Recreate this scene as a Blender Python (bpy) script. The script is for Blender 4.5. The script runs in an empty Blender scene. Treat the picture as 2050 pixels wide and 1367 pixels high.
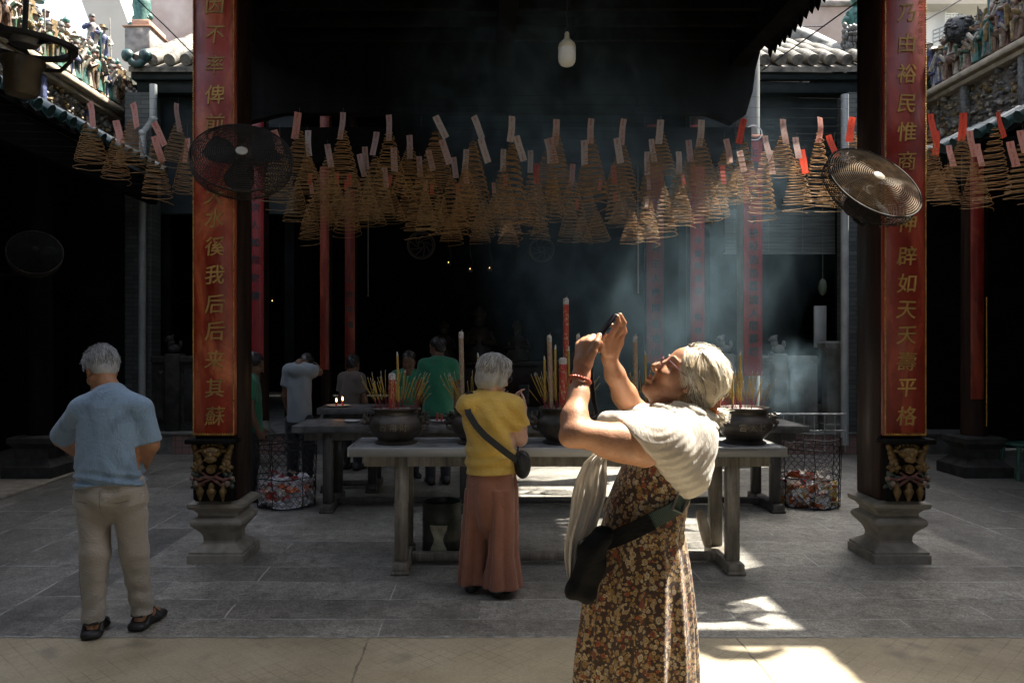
import bpy, bmesh, math, random
import numpy as np
from mathutils import Vector, Matrix, noise as mnoise
random.seed(7); rng = np.random.default_rng(7)
R = math.radians; PI = math.pi
scene = bpy.context.scene
COL = scene.collection
FPX, CX, HY, EYE = 1594.0, 965.0, 680.0, 1.68     # measured from the photograph: focal length, vanishing point, eye height

def P(px, py, Y):
    return Vector(((px-CX)/FPX*Y, Y, EYE-(py-HY)/FPX*Y))
def XA(px, Y): return (px-CX)/FPX*Y
def ZA(py, Y): return EYE-(py-HY)/FPX*Y

# ------------------------------------------------------------------ materials
class NT:
    def __init__(s, name):
        s.m = bpy.data.materials.new(name); s.m.use_nodes = True
        s.t = s.m.node_tree; s.t.nodes.clear()
        s.out = s.n('ShaderNodeOutputMaterial')
    def n(s, typ, **kw):
        nd = s.t.nodes.new(typ)
        for k, v in kw.items():
            if k in nd.inputs: nd.inputs[k].default_value = v
            else: setattr(nd, k, v)
        return nd
    def l(s, a, b): s.t.links.new(a, b)
    def co(s, kind='Object', scale=(1,1,1), rot=(0,0,0), loc=(0,0,0)):
        tc = s.n('ShaderNodeTexCoord'); mp = s.n('ShaderNodeMapping')
        mp.inputs['Scale'].default_value = scale; mp.inputs['Rotation'].default_value = rot; mp.inputs['Location'].default_value = loc
        s.l(tc.outputs[kind], mp.inputs['Vector']); return mp.outputs['Vector']
    def noise(s, vec, scale, detail=4, rough=.55, dist=0):
        nd = s.n('ShaderNodeTexNoise', Scale=scale, Detail=detail, Roughness=rough, Distortion=dist)
        s.l(vec, nd.inputs['Vector']); return nd.outputs['Fac']
    def ramp(s, fac, stops, interp='LINEAR'):
        r = s.n('ShaderNodeValToRGB'); e = r.color_ramp.elements; r.color_ramp.interpolation = interp
        while len(e) < len(stops): e.new(0.5)
        for i, (p, c) in enumerate(stops):
            e[i].position = p
            e[i].color = (c[0], c[1], c[2], 1) if isinstance(c, (tuple, list)) else (c, c, c, 1)
        s.l(fac, r.inputs['Fac']); return r.outputs['Color']
    def mix(s, fac, a, b, mode='MIX'):
        m = s.n('ShaderNodeMix', data_type='RGBA', blend_type=mode)
        for sock, v in ((0, fac), (6, a), (7, b)):
            if hasattr(v, 'links'): s.l(v, m.inputs[sock])
            elif sock == 0: m.inputs[0].default_value = v
            else: m.inputs[sock].default_value = (v[0], v[1], v[2], 1)
        return m.outputs[2]
    def math(s, op, a, b=0.0):
        m = s.n('ShaderNodeMath', operation=op)
        for i, v in enumerate((a, b)):
            if hasattr(v, 'links'): s.l(v, m.inputs[i])
            else: m.inputs[i].default_value = v
        return m.outputs[0]
    def bsdf(s, color, rough=.6, metal=0., bump=None, bstr=.3, bdist=.01, **kw):
        b = s.n('ShaderNodeBsdfPrincipled')
        for k, v in (('Base Color', color), ('Roughness', rough), ('Metallic', metal)):
            if hasattr(v, 'links'): s.l(v, b.inputs[k])
            else: b.inputs[k].default_value = (v[0], v[1], v[2], 1) if isinstance(v, (tuple, list)) else v
        for k, v in kw.items(): b.inputs[k.replace('_', ' ')].default_value = v
        if bump is not None:
            bp = s.n('ShaderNodeBump', Strength=bstr, Distance=bdist)
            s.l(bump, bp.inputs['Height']); s.l(bp.outputs[0], b.inputs['Normal'])
        s.l(b.outputs[0], s.out.inputs['Surface']); s.b = b
        return s.m

def pm(name, c, rough=.6, metal=0., var=.25, scale=12., bump=.25, bdist=.006, c2=None, detail=5, rvar=.15, bscale=None, stretch=(1,1,1), **kw):
    """plain procedural surface: two tones of one colour mottled by noise, uneven gloss, fine bump"""
    t = NT(name); v = t.co('Object', stretch)
    f = t.noise(v, scale, detail)
    lo = tuple(x*(1-var) for x in c); hi = c2 if c2 else tuple(min(1, x*(1+var)) for x in c)
    col = t.ramp(f, [(.3, lo), (.7, hi)])
    f2 = t.noise(v, scale*.37+1, 3)
    rr = t.ramp(f2, [(.3, max(.04, rough-rvar)), (.7, min(1, rough+rvar))])
    fb = t.noise(v, bscale or scale*6, 6)
    return t.bsdf(col, rr, metal, fb, bump, bdist, **kw)

# ------------------------------------------------------------------ mesh builder
class MB:
    def __init__(s): s.v = []; s.f = []; s.mi = []; s.cur = 0
    def add(s, vs, fs, M=None):
        b = len(s.v)
        s.v.extend((M @ Vector(v)) if M is not None else Vector(v) for v in vs)
        s.f.extend(tuple(i+b for i in f) for f in fs); s.mi.extend([s.cur]*len(fs)); return s
    def box(s, lo, hi, M=None, bev=0.0):
        x0, y0, z0 = lo; x1, y1, z1 = hi
        if bev <= 0:
            vs = [(x0,y0,z0),(x1,y0,z0),(x1,y1,z0),(x0,y1,z0),(x0,y0,z1),(x1,y0,z1),(x1,y1,z1),(x0,y1,z1)]
            return s.add(vs, [(0,3,2,1),(4,5,6,7),(0,1,5,4),(1,2,6,5),(2,3,7,6),(3,0,4,7)], M)
        b = min(bev, (x1-x0)*.45, (y1-y0)*.45, (z1-z0)*.45)
        def ring(z, i):
            a = b-i
            return [(x0+i,y0+b,z),(x0+b,y0+i,z),(x1-b,y0+i,z),(x1-i,y0+b,z),(x1-i,y1-b,z),(x1-b,y1-i,z),(x0+b,y1-i,z),(x0+i,y1-b,z)]
        rs = [ring(z0, b*.8), ring(z0+b, 0), ring(z1-b, 0), ring(z1, b*.8)]
        return s.rings(rs, cap=True, M=M)
    def rings(s, rs, cap=True, closed=True, M=None):
        n = len(rs[0]); vs = [p for r in rs for p in r]; fs = []
        for k in range(len(rs)-1):
            for i in range(n if closed else n-1):
                j = (i+1) % n
                fs.append((k*n+i, k*n+j, (k+1)*n+j, (k+1)*n+i))
        if cap and closed:
            fs.append(tuple(range(n))[::-1]); fs.append(tuple(range((len(rs)-1)*n, len(rs)*n)))
        return s.add(vs, fs, M)
    def tube(s, pts, r, n=6, cap=True, M=None):
        pts = [Vector(p) for p in pts]; m = len(pts)
        rr = r if isinstance(r, (list, tuple)) else [r]*m
        rs = []; up = None
        for i, p in enumerate(pts):
            t = (pts[min(i+1, m-1)]-pts[max(i-1, 0)])
            t = t.normalized() if t.length > 1e-9 else Vector((0,0,1))
            if up is None:
                up = Vector((0,0,1)) if abs(t.z) < .9 else Vector((1,0,0))
            a = (up - t*up.dot(t))
            a = a.normalized() if a.length > 1e-6 else t.orthogonal().normalized()
            up = a; b = t.cross(a)
            rs.append([p + (a*math.cos(2*PI*k/n) + b*math.sin(2*PI*k/n))*rr[i] for k in range(n)])
        return s.rings(rs, cap, True, M)
    def lathe(s, prof, n=24, M=None, cap=True):
        return s.rings([[(r*math.cos(2*PI*k/n), r*math.sin(2*PI*k/n), z) for k in range(n)] for r, z in prof], cap, True, M)
    def square(s, prof, hx=1, hy=1, M=None):
        """stack of square sections (half width, z)"""
        return s.rings([[(-r*hx,-r*hy,z),(r*hx,-r*hy,z),(r*hx,r*hy,z),(-r*hx,r*hy,z)] for r, z in prof], True, True, M)
    def ball(s, c, r, n=12, m=8, M=None, rot=None):
        c = Vector(c); r = (r, r, r) if isinstance(r, (int, float)) else r
        vs = []; fs = []
        for i in range(m+1):
            th = PI*i/m
            for k in range(n):
                p = Vector((r[0]*math.sin(th)*math.cos(2*PI*k/n), r[1]*math.sin(th)*math.sin(2*PI*k/n), r[2]*math.cos(th)))
                if rot is not None: p = rot @ p
                vs.append(c+p)
        for i in range(m):
            for k in range(n):
                j = (k+1) % n
                fs.append((i*n+k, (i+1)*n+k, (i+1)*n+j, i*n+j))
        return s.add(vs, fs, M)
    def prism(s, poly, y0, y1, M=None):
        """polygon in XZ extruded along Y"""
        n = len(poly)
        vs = [(x, y0, z) for x, z in poly] + [(x, y1, z) for x, z in poly]
        fs = [tuple(range(n)), tuple(range(n, 2*n))[::-1]]
        fs += [(i, i+n, (i+1) % n + n, (i+1) % n) for i in range(n)]
        return s.add(vs, fs, M)
    def mesh(s, name, mats, smooth=False):
        me = bpy.data.meshes.new(name)
        me.from_pydata([tuple(v) for v in s.v], [], s.f)
        for m in (mats if isinstance(mats, (list, tuple)) else [mats]): me.materials.append(m)
        me.polygons.foreach_set('material_index', s.mi)
        bm = bmesh.new(); bm.from_mesh(me)
        bmesh.ops.remove_doubles(bm, verts=bm.verts, dist=1e-6)
        bmesh.ops.recalc_face_normals(bm, faces=bm.faces)
        bm.to_mesh(me); bm.free()
        if smooth:
            me.polygons.foreach_set('use_smooth', [True]*len(me.polygons))
            if smooth != 'all': me.set_sharp_from_angle(angle=R(45))
        me.update(); return me

def link(name, me, parent=None):
    o = bpy.data.objects.new(name, me); COL.objects.link(o)
    if parent is not None:
        o.parent = parent
        if parent.type == 'EMPTY': o.location = -parent.location      # parts are written in world coordinates
    return o
def obj(name, mb, mats, parent=None, smooth=True): return link(name, mb.mesh(name, mats, smooth), parent)
def tag(o, label, cat, group=None):
    o['label'] = label; o['category'] = cat
    if group: o['group'] = group
    return o
def struct(o, kind='structure'): o['kind'] = kind; return o
def thing(name, label, cat, loc=(0,0,0), group=None):
    o = bpy.data.objects.new(name, None); COL.objects.link(o); o.empty_display_size = .1
    o.location = loc
    return tag(o, label, cat, group)
def copy_tree(o, parent=None):
    c = o.copy(); COL.objects.link(c)
    if parent is not None: c.parent = parent
    for ch in list(o.children): copy_tree(ch, c)
    return c

def glyph_mesh(ch, size, bold=.02, depth=.004):
    c = bpy.data.curves.new('glyph', 'FONT'); c.body = ch; c.size = size; c.align_x = 'CENTER'; c.align_y = 'CENTER'
    c.extrude = depth; c.offset = bold*size; c.resolution_u = 3
    o = bpy.data.objects.new('glyph', c); COL.objects.link(o)
    dg = bpy.context.evaluated_depsgraph_get()
    me = bpy.data.meshes.new_from_object(o.evaluated_get(dg))
    bpy.data.objects.remove(o); bpy.data.curves.remove(c)
    vs = [v.co.copy() for v in me.vertices]; fs = [tuple(p.vertices) for p in me.polygons]
    bpy.data.meshes.remove(me)
    if vs:
        mid = (Vector((min(v.x for v in vs), min(v.y for v in vs), 0)) + Vector((max(v.x for v in vs), max(v.y for v in vs), 0)))/2
        vs = [v-mid for v in vs]
    return vs, fs
FACE = Matrix(((1,0,0,0),(0,0,-1,0),(0,1,0,0),(0,0,0,1)))      # text plane turned to face -Y
def write(mb, ch, pos, size, bold=.02, depth=.004, rot=0., M=FACE, skew=.0, sx=1.0):
    vs, fs = glyph_mesh(ch, size, bold, depth)
    S = Matrix(((sx, skew, 0, 0), (.06*skew, 1, 0, 0), (0,0,1,0), (0,0,0,1)))
    mb.add(vs, fs, Matrix.Translation(Vector(pos)) @ M @ Matrix.Rotation(rot, 4, 'Z') @ S)

# ------------------------------------------------------------------ signed-distance bodies (one smooth skin over many shapes)
class Body:
    def __init__(s, h=.006): s.h = h; s.pr = []
    def cap(s, a, b, r1, r2=None, k=.02, sub=False, flat=None):
        """tapered limb; flat=(direction, factor) squashes it along a direction"""
        a = np.array(a, float); b = np.array(b, float); r2 = r1 if r2 is None else r2
        m = max(r1, r2)*(1.0 if flat is None else max(1, flat[1]))
        fd = None if flat is None else (np.array(Vector(flat[0]).normalized()), flat[1])
        def f(p):
            if fd is not None:
                mid = (a+b)/2
                q = p-mid; w = (q@fd[0])[..., None]; q = q + w*fd[0]*(1/fd[1]-1)
                a2 = a-mid; a2 = a2+(a2@fd[0])*fd[0]*(1/fd[1]-1); b2 = b-mid; b2 = b2+(b2@fd[0])*fd[0]*(1/fd[1]-1)
            else: q = p; a2 = a; b2 = b
            ab = b2-a2; L = max(ab@ab, 1e-12)
            t = np.clip(((q-a2)@ab)/L, 0, 1)
            d = np.linalg.norm(q-a2-t[..., None]*ab, axis=-1)-(r1+(r2-r1)*t)
            return d*(1 if fd is None else min(1, fd[1]))
        s.pr.append((f, np.minimum(a, b)-m, np.maximum(a, b)+m, k, sub)); return s
    def path(s, pts, rs, k=.015, flat=None):
        for i in range(len(pts)-1): s.cap(pts[i], pts[i+1], rs[i], rs[i+1], k, False, flat)
        return s
    def ell(s, c, r, rot=None, k=.02, sub=False):
        """ellipsoid; rot columns are its axes"""
        c = np.array(c, float); r = np.array(r, float)
        Rm = np.eye(3) if rot is None else np.array(rot, float)
        m = r.max()
        def f(p):
            q = (p-c)@Rm
            k0 = np.linalg.norm(q/r, axis=-1); k1 = np.linalg.norm(q/(r*r), axis=-1)
            return k0*(k0-1)/np.maximum(k1, 1e-6)
        s.pr.append((f, c-m, c+m, k, sub)); return s
    def loft(s, secs, k=.02, disp=None, fwd=(0,-1,0)):
        """upright trunk: sections (centre xyz, half width, half depth) from top to bottom along z"""
        secs = sorted(secs, key=lambda q: q[0][2])
        zz = np.array([q[0][2] for q in secs]); cx = np.array([q[0][0] for q in secs]); cy = np.array([q[0][1] for q in secs])
        hw = np.array([q[1] for q in secs]); hd = np.array([q[2] for q in secs])
        fw = Vector(fwd).normalized(); rt = Vector((-fw.y, fw.x, 0))
        m = max(hw.max(), hd.max())
        def f(p):
            z = np.clip(p[..., 2], zz[0], zz[-1])
            dx = p[..., 0]-np.interp(z, zz, cx); dy = p[..., 1]-np.interp(z, zz, cy)
            w = dx*rt.x+dy*rt.y; d = dx*fw.x+dy*fw.y
            a = np.interp(z, zz, hw); b = np.interp(z, zz, hd)
            q = np.sqrt((w/a)**2+(d/b)**2+1e-9)
            e = (q-1)*np.minimum(a, b)*.9
            if disp is not None: e = e+disp(p, np.arctan2(d/b, w/a))
            oz = np.maximum(np.maximum(zz[0]-p[..., 2], p[..., 2]-zz[-1]), 0)
            return np.sqrt(np.maximum(e, 0)**2+oz**2)+np.minimum(e, 0) if disp is None else np.maximum(e, np.maximum(zz[0]-p[..., 2], p[..., 2]-zz[-1]))
        lo = np.array([cx.min()-m, cy.min()-m, zz[0]-.02]); hi = np.array([cx.max()+m, cy.max()+m, zz[-1]+.02])
        s.pr.append((f, lo, hi, k, False)); return s
    def build(s, name, mats, parent=None, clips=(), disp=None, smooth=2):
        """clips: half-spaces (point, normal) the body is kept behind; disp(p) pushes the surface out"""
        h = s.h
        solid = [q for q in s.pr if not q[4]]
        lo = np.min([q[1] for q in solid], 0)-6*h; hi = np.max([q[2] for q in solid], 0)+6*h
        n = np.ceil((hi-lo)/h).astype(int)+1
        F = np.full(n, 1.0, np.float32)
        for f, a, b, k, sub in s.pr:
            mg = k+.035
            i0 = np.maximum(np.floor((a-mg-lo)/h).astype(int), 0); i1 = np.minimum(np.ceil((b+mg-lo)/h).astype(int)+1, n)
            if (i1 <= i0).any(): continue
            ax = [lo[j]+h*np.arange(i0[j], i1[j]) for j in range(3)]
            p = np.stack(np.meshgrid(*ax, indexing='ij'), -1)
            d = f(p)
            sl = tuple(slice(i0[j], i1[j]) for j in range(3)); G = F[sl]
            if sub:
                d = -d; hh = np.maximum(k-np.abs(G-d), 0)/k; F[sl] = np.maximum(G, d)+hh*hh*k*.25
            else:
                hh = np.maximum(k-np.abs(G-d), 0)/k; F[sl] = np.minimum(G, d)-hh*hh*k*.25
        if disp is not None or clips:
            ax = [lo[j]+h*np.arange(n[j]) for j in range(3)]
            near = np.argwhere(np.abs(F) < .06) if disp is not None else None
            if disp is not None and len(near):
                p = lo+near*h
                F[tuple(near.T)] -= disp(p).astype(np.float32)
            X, Y, Z = np.meshgrid(*ax, indexing='ij', sparse=True)
            for c, nn in clips:
                nn = Vector(nn).normalized()
                d = ((X-c[0])*nn.x+(Y-c[1])*nn.y+(Z-c[2])*nn.z).astype(np.float32)
                F = np.maximum(F, d)
        V, Q = surface_nets(F, lo, h)
        me = bpy.data.meshes.new(name)
        me.from_pydata(V.tolist(), [], Q.tolist())
        bm = bmesh.new(); bm.from_mesh(me)
        for _ in range(smooth): bmesh.ops.smooth_vert(bm, verts=bm.verts, factor=.5, use_axis_x=True, use_axis_y=True, use_axis_z=True)
        bmesh.ops.recalc_face_normals(bm, faces=bm.faces)
        bm.to_mesh(me); bm.free()
        for m in (mats if isinstance(mats, (list, tuple)) else [mats]): me.materials.append(m)
        me.polygons.foreach_set('use_smooth', [True]*len(me.polygons)); me.update()
        return link(name, me, parent)

def surface_nets(F, lo, h):
    S = F < 0
    nx, ny, nz = F.shape
    cnt = np.zeros((nx-1, ny-1, nz-1), np.int8)
    def c(A, i, j, k): return A[i:nx-1+i, j:ny-1+j, k:nz-1+k]
    for i in (0,1):
        for j in (0,1):
            for k in (0,1): cnt += c(S, i, j, k)
    act = np.argwhere((cnt > 0) & (cnt < 8))
    idx = np.full(cnt.shape, -1, np.int32); idx[tuple(act.T)] = np.arange(len(act))
    acc = np.zeros((len(act), 3)); num = np.zeros(len(act))
    cor = [(i,j,k) for i in (0,1) for j in (0,1) for k in (0,1)]
    val = {q: F[act[:,0]+q[0], act[:,1]+q[1], act[:,2]+q[2]] for q in cor}
    for q in cor:
        for ax in range(3):
            if q[ax] == 0:
                q2 = tuple(q[t]+(1 if t == ax else 0) for t in range(3))
                a, b = val[q], val[q2]; m = (a < 0) != (b < 0)
                t = np.where(m, a/np.where(m, a-b, 1), 0)
                p = np.repeat(np.array(q, float)[None], len(act), 0); p[:, ax] += t
                acc[m] += p[m]; num[m] += 1
    V = lo+h*(act+acc/np.maximum(num, 1)[:, None])
    Q = []
    for ax in range(3):
        a1, a2 = (ax+1) % 3, (ax+2) % 3
        sl0 = [slice(None)]*3; sl1 = [slice(None)]*3
        sl0[ax] = slice(0, -1); sl1[ax] = slice(1, None)
        D = S[tuple(sl0)] != S[tuple(sl1)]
        e = np.argwhere(D)
        ok = (e[:, a1] > 0) & (e[:, a2] > 0) & (e[:, a1] < F.shape[a1]-1) & (e[:, a2] < F.shape[a2]-1)
        e = e[ok]
        def at(d1, d2):
            g = e.copy(); g[:, a1] -= d1; g[:, a2] -= d2; return idx[tuple(g.T)]
        q = np.stack([at(0,0), at(1,0), at(1,1), at(0,1)], 1)
        Q.append(q)
    return V, np.concatenate(Q)
def vnoise(p, s, seed=0.0):
    """cheap smooth noise from crossed sines"""
    x, y, z = p[..., 0]*s+seed, p[..., 1]*s+seed*1.7, p[..., 2]*s-seed*.6
    return (np.sin(x*1.3+1.7*np.sin(y*.9+z*.4)+seed)+np.sin(y*1.1+1.9*np.sin(z*.8+x*.5))+np.sin(z*1.2+1.5*np.sin(x*.7-y*.6)))/3
# ================================================================== camera, sky, sun
cam = bpy.data.cameras.new('camera'); co = bpy.data.objects.new('camera', cam); COL.objects.link(co)
co.location = (0, 0, EYE); co.rotation_euler = (R(90), 0, 0)
cam.sensor_width = 36; cam.lens = FPX/2050*36; cam.shift_x = (1025-CX)/2050; cam.shift_y = -3.5/2050
cam.clip_start = .05; cam.clip_end = 500; scene.camera = co
SUN_EL, SUN_AZ = 61.0, 26.0              # azimuth measured from +X towards +Y
w = bpy.data.worlds.new('World'); scene.world = w; w.use_nodes = True
wt = w.node_tree; wt.nodes.clear()
sk = wt.nodes.new('ShaderNodeTexSky'); sk.sky_type = 'NISHITA'; sk.sun_disc = False
sk.sun_elevation = R(SUN_EL); sk.sun_rotation = R(90-SUN_AZ); sk.air_density = .8; sk.dust_density = 4.0; sk.ozone_density = 1.0
bg = wt.nodes.new('ShaderNodeBackground'); bg.inputs['Strength'].default_value = .15
wo = wt.nodes.new('ShaderNodeOutputWorld')
hs = wt.nodes.new('ShaderNodeHueSaturation'); hs.inputs['Saturation'].default_value = .52; wt.links.new(sk.outputs[0], hs.inputs['Color']); wt.links.new(hs.outputs[0], bg.inputs['Color']); wt.links.new(bg.outputs[0], wo.inputs['Surface'])
sd = Vector((math.cos(R(SUN_EL))*math.cos(R(SUN_AZ)), math.cos(R(SUN_EL))*math.sin(R(SUN_AZ)), math.sin(R(SUN_EL))))
sl = bpy.data.lights.new('sun', 'SUN'); sl.energy = 5.0; sl.angle = R(.7); sl.color = (1, .93, .82)
so = bpy.data.objects.new('sun', sl); COL.objects.link(so); so.rotation_euler = sd.to_track_quat('Z', 'Y').to_euler()
so.location = sd*30
vs_ = scene.view_settings; vs_.view_transform = 'Standard'; vs_.look = 'None'; vs_.exposure = 2.05; vs_.gamma = 1
cy = scene.cycles; cy.max_bounces = 8; cy.diffuse_bounces = 4; cy.glossy_bounces = 3; cy.transmission_bounces = 4
cy.volume_bounces = 1; cy.transparent_max_bounces = 8; cy.volume_step_rate = 2.0; cy.caustics_reflective = False; cy.caustics_refractive = False
cy.sample_clamp_indirect = 6

# ================================================================== materials of the place
def slab_mat(name, a, b, mort, wdt, row, rot=0., msize=.006, seed=0.):
    t = NT(name); v = t.co('Object', (1,1,1), (0,0,rot), (seed, seed*.7, 0))
    wob = t.noise(v, 3.0, 3)
    va = t.n('ShaderNodeVectorMath', operation='SCALE'); t.l(wob, va.inputs[0]); va.inputs['Scale'].default_value = .035
    vv = t.n('ShaderNodeVectorMath', operation='ADD'); t.l(v, vv.inputs[0]); t.l(va.outputs[0], vv.inputs[1])
    br = t.n('ShaderNodeTexBrick', offset=.37, offset_frequency=2, squash=1.0)
    t.l(vv.outputs[0], br.inputs['Vector'])
    for k, x in (('Scale', 1.0), ('Mortar Size', msize), ('Mortar Smooth', .3), ('Bias', 0.), ('Brick Width', wdt), ('Row Height', row)): br.inputs[k].default_value = x
    br.inputs['Color1'].default_value = (0,0,0,1); br.inputs['Color2'].default_value = (1,1,1,1); br.inputs['Mortar'].default_value = (.5,.5,.5,1)
    tone = t.ramp(br.outputs['Color'], [(0, a), (1, b)])
    big = t.noise(v, .9, 5, .6); sp = t.noise(v, 70, 4, .75); st = t.noise(v, 7, 6, .65, .6)
    c1 = t.mix(.75, tone, t.ramp(big, [(.32, .38), (.66, 1.1)]), 'MULTIPLY'); c1 = t.mix(t.ramp(t.noise(v, 1.7, 7, .72, .8), [(.54, 0.), (.70, .45)]), c1, (.33,.325,.30)); c1 = t.mix(t.ramp(t.noise(v, 3.7, 5, .6, .4), [(.60, 0.), (.70, .5)]), c1, (.06,.06,.055))
    c1 = t.mix(.95, c1, t.ramp(sp, [(.36, .35), (.5, .85), (.64, 1.25)]), 'MULTIPLY'); c1 = t.mix(.6, c1, t.ramp(t.noise(v, 24, 4, .7, .5), [(.36, .5), (.6, 1.15)]), 'MULTIPLY')
    c1 = t.mix(.6, c1, t.ramp(st, [(.3, .3), (.62, 1.08)]), 'MULTIPLY')
    pale = t.ramp(t.noise(v, 2.3, 6, .7), [(.42, 0.), (.56, 1.)])
    mm = t.math('MULTIPLY', br.outputs['Fac'], pale)
    c2 = t.mix(t.math('MULTIPLY', br.outputs['Fac'], .65), c1, tuple(x*.25 for x in a))
    c2 = t.mix(mm, c2, mort)
    hgt = t.math('SUBTRACT', t.math('MULTIPLY', sp, .35), br.outputs['Fac'])
    hgt = t.math('ADD', hgt, t.math('MULTIPLY', st, .5))
    rr = t.ramp(big, [(.3, .42), (.7, .72)])
    return t.bsdf(c2, rr, 0, hgt, .55, .006)
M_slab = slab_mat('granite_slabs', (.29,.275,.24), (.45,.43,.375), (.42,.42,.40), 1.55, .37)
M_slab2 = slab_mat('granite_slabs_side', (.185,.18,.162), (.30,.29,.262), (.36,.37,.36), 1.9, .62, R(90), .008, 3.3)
def front_mat():
    t = NT('tan_scored_stone'); v = t.co('Object', (1,1,1), (0,0,R(45)))
    v0 = t.co('Object')
    wob = t.noise(v0, 4, 3)
    va = t.n('ShaderNodeVectorMath', operation='SCALE'); t.l(wob, va.inputs[0]); va.inputs['Scale'].default_value = .02
    vv = t.n('ShaderNodeVectorMath', operation='ADD'); t.l(v, vv.inputs[0]); t.l(va.outputs[0], vv.inputs[1])
    br = t.n('ShaderNodeTexBrick', offset=0.0); t.l(vv.outputs[0], br.inputs['Vector'])
    for k, x in (('Scale', 1.0), ('Mortar Size', .0022), ('Mortar Smooth', .2), ('Brick Width', .075), ('Row Height', .075)): br.inputs[k].default_value = x
    keep = t.ramp(t.noise(v0, 2.2, 5, .65), [(.42, 0.), (.6, 1.)])
    line = t.math('MULTIPLY', br.outputs['Fac'], keep)
    base = t.ramp(t.noise(v0, 1.6, 6, .62), [(.25, (.24,.205,.14)), (.5, (.37,.315,.215)), (.75, (.46,.405,.29))])
    base = t.mix(.5, base, t.ramp(t.noise(v0, 60, 3, .7), [(.3, .55), (.62, 1.)]), 'MULTIPLY')
    base = t.mix(t.ramp(t.noise(v0, 2.9, 2), [(.62, 0.), (.72, .5)]), base, (.09,.09,.085))
    vj = t.co('Object', (1,1,1), (0,0,0), (.615,5.9,0))
    vd = t.n('ShaderNodeVectorMath', operation='SCALE'); nj = t.n('ShaderNodeTexNoise', Scale=7., Detail=7., Roughness=.75); t.l(v0, nj.inputs['Vector']); t.l(nj.outputs['Color'], vd.inputs[0]); vd.inputs['Scale'].default_value = .05
    v2 = t.n('ShaderNodeVectorMath', operation='ADD'); t.l(vj, v2.inputs[0]); t.l(vd.outputs[0], v2.inputs[1])
    b2 = t.n('ShaderNodeTexBrick', offset=0.0); t.l(v2.outputs[0], b2.inputs['Vector'])
    for k, x in (('Scale', 1.0), ('Mortar Size', .008), ('Mortar Smooth', .5), ('Brick Width', 2.075), ('Row Height', 30.)): b2.inputs[k].default_value = x
    crack = t.math('MULTIPLY', b2.outputs['Fac'], t.ramp(t.noise(v0, 6, 4), [(.35,.2),(.55,1.)]))
    c = t.mix(t.math('MULTIPLY', line, .55), base, (.07,.06,.04)); c = t.mix(t.math('MULTIPLY', crack, .8), c, (.06,.06,.055))
    h = t.math('SUBTRACT', t.math('MULTIPLY', t.noise(v0, 40, 4), .3), t.math('ADD', line, crack))
    return t.bsdf(c, .55, 0, h, .5, .006)
M_front = front_mat()
M_stone = pm('grey_stone', (.24,.22,.185), .7, 0, .3, 9, .35, .004, detail=8)
M_stoneg = pm('weathered_grey_stone', (.15,.155,.145), .8, 0, .45, 6, .4, .006, detail=9)
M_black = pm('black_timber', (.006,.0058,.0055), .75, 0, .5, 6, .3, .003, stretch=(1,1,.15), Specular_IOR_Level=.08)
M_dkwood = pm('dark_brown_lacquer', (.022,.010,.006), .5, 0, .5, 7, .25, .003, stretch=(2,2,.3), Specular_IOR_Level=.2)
M_wallblk = pm('near_black_wall', (.007,.0078,.008), .85, 0, .5, 3, .3, .004, Specular_IOR_Level=.08)  # even near-black tone for the hall and gallery shells
M_dkgreen = pm('blue_green_painted_timber', (.014,.021,.022), .6, 0, .4, 4, .25, .003, Specular_IOR_Level=.2)
M_pinkwall = pm('weathered_pink_plaster', (.50,.36,.30), .85, 0, .2, 2.2, .3, .006, c2=(.62,.52,.46), detail=9)
M_mould = pm('mouldy_plaster', (.17,.16,.15), .9, 0, .6, 3.5, .35, .006, c2=(.47,.43,.39), detail=10)
M_beige = pm('beige_concrete', (.46,.43,.37), .8, 0, .06, 1.2, .1, .003)
M_white = pm('white_painted_wall', (.74,.76,.76), .6, 0, .05, 2, .05, .003)
M_tile = pm('grey_roof_tile', (.075,.075,.068), .85, 0, .6, 6, .6, .012, c2=(.25,.23,.19), detail=9)
M_tealtile = pm('teal_glazed_tile', (.016,.05,.05), .4, 0, .5, 9, .25, .003, detail=7)
M_pipe = pm('grey_pipe', (.33,.36,.36), .45, 0, .2, 5, .1, .002)
M_steel = pm('worn_steel', (.42,.43,.43), .34, .9, .25, 8, .2, .002)
M_wire = pm('dark_wire', (.03,.03,.03), .5, .6, .3, 20, .1, .001)
M_gold = pm('old_gold_paint', (.42,.25,.055), .38, .55, .45, 20, .35, .002)
M_goldl = pm('gold_lettering', (.24,.145,.045), .55, .15, .25, 3.2, .2, .001, c2=(.52,.32,.09), detail=3)
M_greeny = pm('dark_teal_lettering', (.016,.035,.038), .5, 0, .3, 10, .1, .001)
def brick_mat():
    t = NT('teal_grey_brick'); v = t.co('Object', (1,1,1), (R(90),0,0))
    br = t.n('ShaderNodeTexBrick'); t.l(v, br.inputs['Vector'])
    for k, x in (('Scale', 1.0), ('Mortar Size', .004), ('Brick Width', .24), ('Row Height', .068)): br.inputs[k].default_value = x
    br.inputs['Color1'].default_value = (.062,.075,.075,1); br.inputs['Color2'].default_value = (.105,.118,.115,1); br.inputs['Mortar'].default_value = (.016,.02,.02,1)
    c = t.mix(.5, br.outputs['Color'], t.ramp(t.noise(v, 4, 6), [(.3,.45),(.7,1.)]), 'MULTIPLY')
    return t.bsdf(c, .7, 0, t.math('SUBTRACT', t.math('MULTIPLY', t.noise(v, 50, 4), .3), br.outputs['Fac']), .6, .008)
M_brick = brick_mat()
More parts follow.
